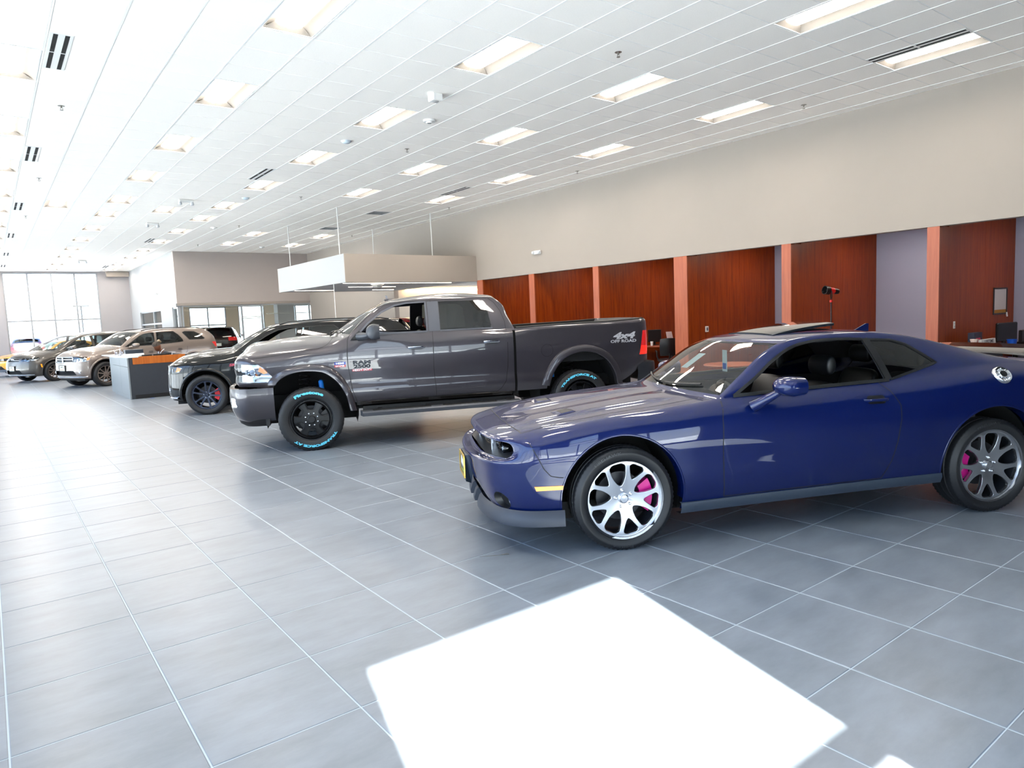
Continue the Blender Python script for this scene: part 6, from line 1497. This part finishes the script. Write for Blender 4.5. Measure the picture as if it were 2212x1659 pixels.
# office chair and seated receptionist --------------------------------
def office_chair(loc, rz, label, mtl=None, group=None, sc=1):
    t = thing('office_chair', label, 'chair', loc, rz, group)
    m_ = mtl or m_trim
    MB().lathe([(0, .40), (.20, .40), (.245, .43), (.245, .46), (.20, .485), (0, .48)], 24).build('seat', m_, t, smooth=50)
    P = []; G = []
    for i in range(9):
        u = i/8; row = []
        for j in range(9):
            v = (j-4)/4; w = .21+.02*math.sin(u*PI); row.append((-.22-.03*u+.05*v*v-.03*math.sin(u*PI), v*w, .56+.42*u-.02*v*v*(u > .9)))
        G.append(row)
    mb = MB().grid(G); mb.grid([[(p[0]-.035, p[1], p[2]) for p in r] for r in reversed(G)])
    E_ = [G[0][j] for j in range(9)]+[G[i][-1] for i in range(1, 9)]+[G[-1][j] for j in range(7, -1, -1)]+[G[i][0] for i in range(7, 0, -1)]; n = len(E_)
    mb.add(E_+[(p[0]-.035, p[1], p[2]) for p in E_], [(i, (i+1) % n, n+(i+1) % n, n+i) for i in range(n)]); mb.build('backrest', m_, t, smooth=50)
    MB().tube([(-.10, 0, .42), (-.24, 0, .44), (-.27, 0, .62)], .022, 8).build('back_support', m_blk, t, smooth=60)
    MB().tube([(0, 0, .10), (0, 0, .42)], .028, 12).build('gas_lift', m_trim, t, smooth=60)
    for k in range(5):
        a = 2*PI*k/5+.3; lg = MB().tube([(0, 0, .12), (.27*math.cos(a), .27*math.sin(a), .075)], [.026, .016], 8).build('leg', m_blk, t, smooth=60)
        MB().lathe([(0, -.015), (.028, -.015), (.028, .015), (0, .015)], 16, axis='y', c=(.27*math.cos(a), .27*math.sin(a), .028)).build('caster', m_blk, lg, smooth=40)
    for s_ in (-1, 1): MB().tube([(-.05, s_*.22, .43), (-.06, s_*.27, .55), (-.05, s_*.27, .66), (.12, s_*.27, .67)], .016, 8).build('armrest', m_blk, t, smooth=60)
    return t
PX, PY, PR = 3.86, 20.78, math.radians(208)
office_chair((PX+.05, PY+.03, 0), PR, 'black office chair under the seated receptionist').scale = (1, 1, .80)
office_chair((4.55, 20.9, 0), math.radians(120), 'dark office chair at the right end of the reception desk')
def skin_obj(name, pts, edges, rad, material, parent, sub=2, smooth=True):
    me = bpy.data.meshes.new(name); me.from_pydata([tuple(p) for p in pts], edges, []); o = bpy.data.objects.new(name, me); COL.objects.link(o)
    md = o.modifiers.new('s', 'SKIN'); md.use_smooth_shade = True; sv = me.skin_vertices[0].data
    for k, r in enumerate(rad): sv[k].radius = (r, r) if isinstance(r, (int, float)) else r
    sv[0].use_root = True; ss = o.modifiers.new('u', 'SUBSURF'); ss.levels = sub; ss.render_levels = sub
    bpy.context.view_layer.update(); dg = bpy.context.evaluated_depsgraph_get(); m2 = bpy.data.meshes.new_from_object(o.evaluated_get(dg)); bpy.data.objects.remove(o)
    m2.materials.clear(); m2.materials.append(material); m2.polygons.foreach_set('use_smooth', [True]*len(m2.polygons)); o = bpy.data.objects.new(name, m2); COL.objects.link(o); o.parent = parent; return o
pe = thing('person', 'seated receptionist with braided hair bun and dark jacket, head bowed at the desk', 'person', (PX, PY, 0), PR)
m_skin = mat('skin_brown', '#7a4a34', .5, build=noise_var(nscale=14, amt=.06)); m_jack = mat('jacket_navy', '#151a26', .75, build=noise_var(nscale=60, amt=.1)); m_shirt = mat('shirt_white', '#dfe3ea', .7); m_pant = mat('trousers_black', '#101116', .8); m_hair = mat('hair_braids', '#3a3029', .6, build=noise_var(nscale=40, amt=.3)); m_hairl = mat('hair_bun_blond', '#7d6c55', .6, build=noise_var(nscale=40, amt=.25))
HC_ = Vector((.205, 0, 1.235))
V_ = [(-.02, 0, .52), (-.01, 0, .68), (.0, 0, .88), (.03, 0, 1.03), (.085, 0, 1.115), (.135, 0, 1.19)]; R_ = [(.14, .11), (.12, .09), (.13, .09), (.095, .065), (.050, .050), (.046, .046)]
E2 = [(0, 1), (1, 2), (2, 3), (3, 4), (4, 5)]
for s_ in (-1, 1):
    k = len(V_); V_ += [(.03, s_*.165, 1.02), (.11, s_*.235, .80), (.34, s_*.17, .80), (.42, s_*.13, .815), (.47, s_*.115, .812)]; R_ += [.042, .040, .034, .026, .034]; E2 += [(3, k), (k, k+1), (k+1, k+2), (k+2, k+3), (k+3, k+4)]
    for q, (dy, L_) in enumerate(((-.032, .075), (-.011, .085), (.011, .08), (.031, .065))):
        b0 = len(V_); V_ += [(.505, s_*.115+dy, .812), (.505+L_*.55, s_*.115+dy*1.15, .818), (.505+L_, s_*.115+dy*1.2, .800)]; R_ += [.0095, .009, .008]; E2 += [(k+4, b0), (b0, b0+1), (b0+1, b0+2)]
    b0 = len(V_); V_ += [(.475, s_*.075, .808), (.51, s_*.062, .802)]; R_ += [.011, .009]; E2 += [(k+4, b0), (b0, b0+1)]
    k = len(V_); V_ += [(.02, s_*.10, .50), (.42, s_*.12, .50), (.40, s_*.12, .10), (.50, s_*.12, .055)]; R_ += [.085, .062, .042, .035]; E2 += [(0, k), (k, k+1), (k+1, k+2), (k+2, k+3)]
skin_obj('body', V_, E2, R_, m_skin, pe, 2)
JV = [(-.02, 0, .56), (-.01, 0, .70), (.0, 0, .88), (.03, 0, 1.03), (.070, 0, 1.105)]; JR = [(.165, .135), (.152, .122), (.170, .130), (.160, .130), (.088, .088)]; JE = [(0, 1), (1, 2), (2, 3), (3, 4)]
for s_ in (-1, 1): k = len(JV); JV += [(.03, s_*.17, 1.02), (.11, s_*.237, .80), (.33, s_*.175, .81)]; JR += [.076, .060, .046]; JE += [(3, k), (k, k+1), (k+1, k+2)]
skin_obj('jacket', JV, JE, JR, m_jack, pe, 2)
TV = [(-.02, 0, .52)]; TR = [(.165, .135)]; TE = []
for s_ in (-1, 1): k = len(TV); TV += [(.02, s_*.10, .50), (.43, s_*.12, .50), (.40, s_*.12, .13)]; TR += [.10, .076, .062]; TE += [(0, k), (k, k+1), (k+1, k+2)]
skin_obj('trousers', TV, TE, TR, m_pant, pe, 2)
for s_ in (-1, 1): MB().box(.33, .60, s_*.12-.045, s_*.12+.045, 0, .085, bev=.025).build('shoe', m_blk, pe, smooth=50)
cl = MB(); 
for s_ in (-1, 1): cl.tube([(.045, s_*.058, 1.165), (.10, s_*.066, 1.14), (.145, s_*.04, 1.08), (.165, s_*.012, 1.0)], .012, 6)
split_build(cl, 'shirt_collar', m_shirt, pe, smooth=50)
# head: shaped ellipsoid, bowed forward
hd_ = MB(); n, m_ = 20, 24; vv = []
def headpt(th, ph):
    x, y, z = math.sin(th)*math.cos(ph), math.sin(th)*math.sin(ph), math.cos(th)
    X, Y, Z = x*.095, y*.075, z*.118
    if z < 0: X *= 1-.15*z*z; Y *= 1+.25*z; X += .012*(-z)
    if x > .6 and abs(z) < .7: X -= .010*(1-abs(z))
    if x > .85 and abs(y) < .22: X += .024*max(0, 1-abs(y)/.2)*max(0, 1-abs(z+.18)/.26)                    # nose
    if x > .7 and .15 < abs(y) < .55: X -= .008*max(0, 1-abs(z-.05)/.2)                                          # eye sockets
    if x > .8 and abs(y) < .35: X += .007*max(0, 1-abs(z+.50)/.09)                                               # lips
    return Vector((X, Y, Z))
G = [[tuple(headpt(PI*i/n, 2*PI*j/m_)) for j in range(m_+1)] for i in range(n+1)]; hd_.grid(G)
ho = hd_.build('head', m_skin, pe, smooth=70); ho.location = HC_+Vector((0, 0, .01)); ho.rotation_euler = (0, math.radians(38), 0)
ho.scale = (1.12, 1.12, 1.12)
hp = lambda th, ph, k=1.0: headpt(th, ph)*k
for s_ in (-1, 1):
    c = hp(PI/2-.02, s_*.36, .985); MB().lathe([(0, -.009), (.006, -.0065), (.009, 0), (.006, .0065), (0, .009)], 10, c=tuple(c)).build('eye', mat('eye_dark', '#1a1412', .3), ho, smooth=60)
    MB().tube([tuple(hp(PI/2-.26, s_*(.16+.11*q), 1.005)) for q in range(4)], .0028, 5).build('eyebrow', m_hair, ho)
    e_ = hp(PI/2+.05, s_*1.62, .97); MB().tube([(e_.x+.012*math.cos(a), e_.y+s_*.004, e_.z+.024*math.sin(a)) for a in [2*PI*q/12 for q in range(13)]], .005, 6).obox(tuple(e_), ((1, 0, 0), (0, 1, 0), (0, 0, 1)), (.009, .003, .018)).build('ear', m_skin, ho, smooth=50)
MB().tube([tuple(hp(PI/2+.56, p_, 1.0)) for p_ in (-.22, -.1, 0, .1, .22)], .0048, 6).build('lips', mat('lips', '#6d3a34', .5), ho, smooth=60)
hair = MB(); n = 20
hl = lambda ph: 1.02+.62*max(0, -math.cos(ph))+.30*(1-abs(math.cos(ph)))       # hairline polar angle: high on the brow, low at the nape
G = [[tuple(headpt(hl(2*PI*j/36)*i/n, 2*PI*j/36)*1.045) for j in range(37)] for i in range(n+1)]; hair.grid(G)
for k in range(11):                                                              # braids from the hairline back over the crown
    ph0 = -1.35+2.7*k/10; st_ = headpt(hl(ph0)*.98, ph0)*1.06; en = Vector((-.098, (k-5)*.006, .052)); P = []
    for q in range(11):
        t_ = q/10; p_ = st_.lerp(en, t_); d_ = p_.normalized(); th = math.acos(max(-1, min(1, d_.z))); ph = math.atan2(d_.y, d_.x); P.append(tuple(headpt(th, ph)*1.07))
    hair.tube(P, [.0075+.0022*math.sin(q*2.1) for q in range(11)], 6)
hair.build('hair', m_hair, ho, smooth=50)
bn = MB(); 
for k in range(3): bn.tube([(-.125+.02*math.sin(a*2+k), .036*math.cos(a), .055+.036*math.sin(a)) for a in [2*PI*q/16+k*.4 for q in range(17)]], .014, 7)
bn.lathe([(0, -.035), (.03, -.025), (.042, 0), (.03, .025), (0, .035)], 14, axis='x', c=(-.125, 0, .055)); bn.build('hair_bun', m_hairl, ho, smooth=60)
# studio light on a stand ----------------------------------------------
sl_ = thing('studio_light', 'black and red studio spotlight on a tall stand behind the blue coupe', 'lamp', (12.30, 6.56, 0))
st = MB().tube([(0, 0, .45), (0, 0, 1.10)], .016, 10).tube([(0, 0, 1.10), (0, 0, 1.68)], .011, 10); st.build('pole', m_trim, sl_, smooth=60)
for k in range(3):
    a = 2*PI*k/3+.5; MB().tube([(0, 0, .62), (.20*math.cos(a), .20*math.sin(a), .42), (.48*math.cos(a), .48*math.sin(a), .012)], .011, 8).build('leg', m_trim, sl_, smooth=60)
MB().lathe([(.012, 1.08), (.024, 1.085), (.024, 1.115), (.012, 1.12)], 14).build('collar', m_white, sl_, smooth=40); MB().box(-.02, .02, -.02, .02, 1.655, 1.70, bev=.005).build('bracket', mat('bracket_red', '#d31c1c', .4), sl_)
MB().tube([(-.07, -.05, 1.86), (-.07, -.05, 1.76), (0, 0, 1.71), (.07, .05, 1.76), (.07, .05, 1.86)], .009, 8).build('yoke', m_trim, sl_, smooth=50)
ld = Vector((-.62, .78, .12)).normalized(); u = ld.orthogonal(); hb = MB()
def lat(mb, prof, c, d, n=24):
    d = Vector(d).normalized(); u = d.orthogonal().normalized(); w = d.cross(u); G = [[tuple(Vector(c)+d*h+(u*math.cos(2*PI*j/n)+w*math.sin(2*PI*j/n))*r) for r, h in prof] for j in range(n+1)]; mb.grid(G); return mb
lat(MB(), [(0, -.15), (.045, -.15), (.05, -.13), (.055, -.02), (.05, 0)], (0, 0, 1.865), (-.85, .35, .12)).build('housing', m_blk, sl_, smooth=40)
lat(MB(), [(.058, -.05), (.06, -.04), (.06, .03), (.058, .04)], (0, 0, 1.865), (-.85, .35, .12)).build('red_ring', mat('bracket_red', '#d31c1c', .4), sl_, smooth=40)
lat(MB(), [(.052, .03), (.075, .05), (.078, .14), (.07, .14), (.05, .06), (0, .055)], (0, 0, 1.865), (-.85, .35, .12)).build('barrel', m_blk, sl_, smooth=40)
# wall fittings ---------------------------------------------------------
t = thing('thermostat', 'white square thermostat on the third wood partition', 'thermostat', (12.715, 9.617, 1.185)); MB().box(-.055, .055, -.022, 0, -.065, .065, bev=.008).build('cover', m_white, t); MB().box(-.028, .028, -.0235, -.0221, -.035, .035).build('display', mat('lcd_grey', '#5d6470', .3), t)
t = thing('wall_outlet', 'white vertical wall plate on the nearest wood partition', 'wall plate', (12.684, 4.6855, 1.20)); MB().box(-.035, .035, -.008, 0, -.06, .06, bev=.003).build('plate', m_white, t)
for s_ in (-1, 1): MB().box(-.016, .016, -.010, -.0082, s_*.026-.013, s_*.026+.013).build('socket', mat('outlet_grey', '#c9c9c7', .4), t)
t = thing('message_board', 'framed white message board with cork strip on the nearest wood partition', 'board', (14.68, 4.6850, 1.55))
MB().box(-.30, .30, -.006, 0, -.155, .215).build('white_surface', mat('board_white', '#c9c6c4', .4), t); MB().box(-.30, .30, -.006, 0, -.215, -.156).build('cork_strip', mat('cork', '#a8752c', .8, build=noise_var(nscale=60, amt=.15)), t)
for a in ((-.325, -.30, -.24, .24), (.30, .325, -.24, .24)): MB().box(a[0], a[1], -.018, 0, a[2], a[3]).build('frame_side', m_blk, t)
for a in ((-.30, .30, .215, .24), (-.30, .30, -.24, -.215)): MB().box(a[0], a[1], -.018, 0, a[2], a[3]).build('frame_rail', m_blk, t)
MB().tube([(.29, -.02, -.21), (.29, -.03, -.29)], .014, 8).build('marker_pen', m_white, t)
# office furniture -------------------------------------------------------
def desk(name, label, poly, z=.75, legs=None, parent=None):
    cx = sum(p[0] for p in poly)/len(poly); cy = sum(p[1] for p in poly)/len(poly); t = thing(name, label, 'desk', (cx, cy, 0))
    P = [(x-cx, y-cy) for x, y in poly]; MB().prism(P, z-.03, z, 'z').build('desk_top', m_woodl, t)
    for x, y in P: 
        k = .90; MB().box(x*k-.03, x*k+.03, y*k-.03, y*k+.03, 0, z-.0305).build('leg', m_blk, t)
    return t
desk('office_desk', 'cherry office desk in front of the nearest wood partition', [(13.52, 4.64), (13.52, 3.5), (15.3, 3.5), (15.3, 4.64)])
t = thing('document_shelf', 'low black shelf unit holding a name sign beside the nearest wood partition', 'shelf', (13.0, 4.38, 0)); MB().box(-.56, .47, -.18, .18, .84, .872, bev=.005).build('top', m_blk, t); MB().box(-.54, .45, -.15, .16, 0, .839).build('cabinet', m_trim, t)
t = thing('computer_monitor', 'black monitor standing on the nearest office desk', 'monitor', (13.80, 4.30, .75), math.radians(-12)); MB().box(-.28, .28, -.03, .02, .12, .44, bev=.015).build('screen_housing', m_blk, t); MB().box(-.04, .04, .02, .05, .01, .2).build('stand', m_blk, t); MB().box(-.14, .14, -.10, .12, 0, .014, bev=.004).build('foot', m_blk, t)
t = thing('computer_monitor', 'black monitor at the right edge of the nearest office desk', 'monitor', (14.85, 4.35, .75)); MB().box(-.22, .22, -.03, .02, .06, .27, bev=.01).build('screen_housing', m_blk, t); MB().box(-.1, .1, -.06, .08, 0, .06, bev=.01).build('foot', m_blk, t)
t = thing('paper_cup', 'bright blue cup beside the monitor on the nearest office desk', 'cup', (13.60, 4.15, .75)); MB().lathe([(0, .003), (.05, .003), (.075, .165), (.080, .168), (.072, .165), (.048, .01), (0, .01)], 24).build('cup', mat('cup_blue', '#1459c8', .35), t, smooth=40)
tx = MB(); v, f = text_geo('LIFETIME', .075, bold=.001); tx.add([(x*1.35, -.062+z*.0-(.0), z_*1.0+.040) for x, z_, z in v], f)
t = thing('desk_sign', 'white block sign reading LIFETIME beside the nearest office desk', 'sign', (13.05, 4.36, .872)); MB().add([(-.30, -.06, 0), (.30, -.06, 0), (.30, .0, 0), (-.30, .0, 0), (-.30, -.052, .08), (.30, -.052, .08), (.30, -.01, .08), (-.30, -.01, .08)], [(0, 1, 2, 3), (4, 7, 6, 5), (0, 4, 5, 1), (1, 5, 6, 2), (2, 6, 7, 3), (3, 7, 4, 0)]).build('block', m_white, t); tx.build('lettering', mat('sign_text', '#33363c', .5), t)
t = thing('box', 'dark branded carton standing behind the name sign', 'box', (12.98, 4.48, .872)); MB().box(-.16, .16, -.05, .05, 0, .19, bev=.004).build('carton', mat('carton_navy', '#23253a', .5), t); MB().box(-.10, .08, -.0525, -.0505, .03, .10).build('carton_print', mat('print_pink', '#d8325e', .5), t)
t = thing('tissue_pack', 'crumpled white tissue at the left end of the black shelf unit', 'tissue', (12.60, 4.36, .872)); MB().lathe([(.0, 0), (.05, 0), (.045, .05), (.06, .10), (.03, .085), (.0, .06)], 9).build('tissue', mat('tissue_pink', '#e8cfc4', .8), t)
pd = MB().box(-.16, .16, -.10, .10, 0, .006).build('paper_sheet', m_white); pd.location = (14.1, 4.05, .7505); tag(pd, 'white paper sheet lying on the nearest office desk', 'paper')
desk('office_desk', 'cherry office desk behind the pickup tail by the wide partition', [(13.35, 12.2), (13.55, 11.3), (15.3, 11.3), (15.3, 12.2)])
t = thing('computer_monitor', 'dark monitor on the desk behind the pickup tail', 'monitor', (13.75, 12.02, .75), math.radians(-35)); MB().box(-.17, .17, -.02, .02, .08, .40, bev=.008).build('screen_housing', m_blk, t); MB().box(-.03, .03, .02, .04, 0, .2).build('stand', m_blk, t); MB().box(-.09, .09, -.07, .09, 0, .012).build('foot', m_blk, t)
t = thing('paper_stand', 'white printed sheet in an upright stand on the desk behind the pickup tail', 'sheet stand', (14.08, 11.80, .75)); MB().add([(-.12, -.04, .03), (.12, -.04, .03), (.10, .02, .33), (-.12, .02, .33), (-.12, -.034, .03), (.12, -.034, .03), (.10, .026, .33), (-.12, .026, .33)], [(0, 1, 2, 3), (4, 7, 6, 5), (0, 4, 5, 1), (1, 5, 6, 2), (2, 6, 7, 3), (3, 7, 4, 0)]).build('sheet', mat('sheet_pinkish', '#d8cdd0', .6), t); MB().box(-.12, .12, -.05, .05, 0, .03).build('base', m_blk, t)
t = thing('desk_phone', 'black desk phone beside the paper stand', 'phone', (14.36, 11.80, .75)); MB().add([(-.10, -.10, 0), (.10, -.10, 0), (.10, .10, 0), (-.10, .10, 0), (-.10, -.10, .03), (.10, -.10, .03), (.10, .10, .11), (-.10, .10, .11)], [(0, 1, 2, 3), (4, 7, 6, 5), (0, 4, 5, 1), (1, 5, 6, 2), (2, 6, 7, 3), (3, 7, 4, 0)]).build('base', m_blk, t); MB().tube([(-.075, -.08, .07), (-.075, 0, .12), (-.075, .08, .15)], .02, 8).build('handset', m_blk, t, smooth=50)
t = thing('paper_cup', 'small white cup at the left end of the desk behind the pickup tail', 'cup', (13.50, 11.9, .75)); MB().lathe([(0, 0), (.030, 0), (.038, .11), (.034, .11), (0, .02)], 18).build('cup', m_white, t, smooth=40)
office_chair((13.02, 10.98, 0), math.radians(50), 'black office chair drawn up at the desk behind the pickup tail')
t = thing('round_table', 'round cherry table seen through the blue coupe windshield', 'table', (9.62, 6.80, 0)); MB().lathe([(0, .735), (.43, .735), (.44, .725), (.43, .71), (0, .71)], 40).build('table_top', m_woodl, t, smooth=40); MB().lathe([(.03, .709), (.03, .05)], 16).build('column', m_blk, t, smooth=40); MB().lathe([(0, .0), (.28, .0), (.28, .02), (.05, .05), (0, .05)], 30).build('base', m_blk, t, smooth=40)
# pendants in the service hall
for k, (x0_, x1_, y, z) in enumerate(((9.85, 10.72, 34.0, 2.14), (9.95, 10.82, 34.35, 2.07), (10.86, 12.0, 33.6, 2.25), (12.1, 13.45, 33.2, 2.235))):
    t = thing('linear_pendant', ['upper short grey linear pendant behind the glass front', 'lower short grey linear pendant behind the glass front', 'long linear pendant in the middle behind the glass front', 'long linear pendant at the right behind the glass front'][k], 'pendant lamp', ((x0_+x1_)/2, y, z), group='linear pendants'); h_ = (x1_-x0_)/2
    MB().box(-h_, h_, -.06, .06, 0, .035).build('body', mat('pendant_grey', '#9ba09c', .5), t)
    for s_ in (-1, 1): MB().tube([(s_*h_*.8, 0, .035), (s_*h_*.8, 0, 3.5-z)], .003, 5).build('wire', m_alu, t)
# scuff and outside post
sc_ = MB().tube([(2.60, 3.905, .002), (2.66, 3.865, .003), (2.72, 3.835, .002), (2.765, 3.812, .005), (2.78, 3.80, .004)], [.0012, .002, .002, .005, .004], 6).build('string_scrap', mat('scrap_grey', '#6a6660', .8)); tag(sc_, 'thin curled scrap lying on the floor tiles before the blue coupe', 'scrap')
t = thing('lamp_post', 'slim lamp post outside beyond the large back window', 'lamp post', (8.0, 82.0, -.16)); MB().tube([(0, 0, 0), (0, 0, 4.6)], .07, 8).build('pole', m_trim, t, smooth=50); MB().box(-.7, .7, -.12, .12, 4.6, 4.7).build('lamp_arm', m_trim, t)
# cars out on the lot behind the camera: what the shop windows and paint reflect
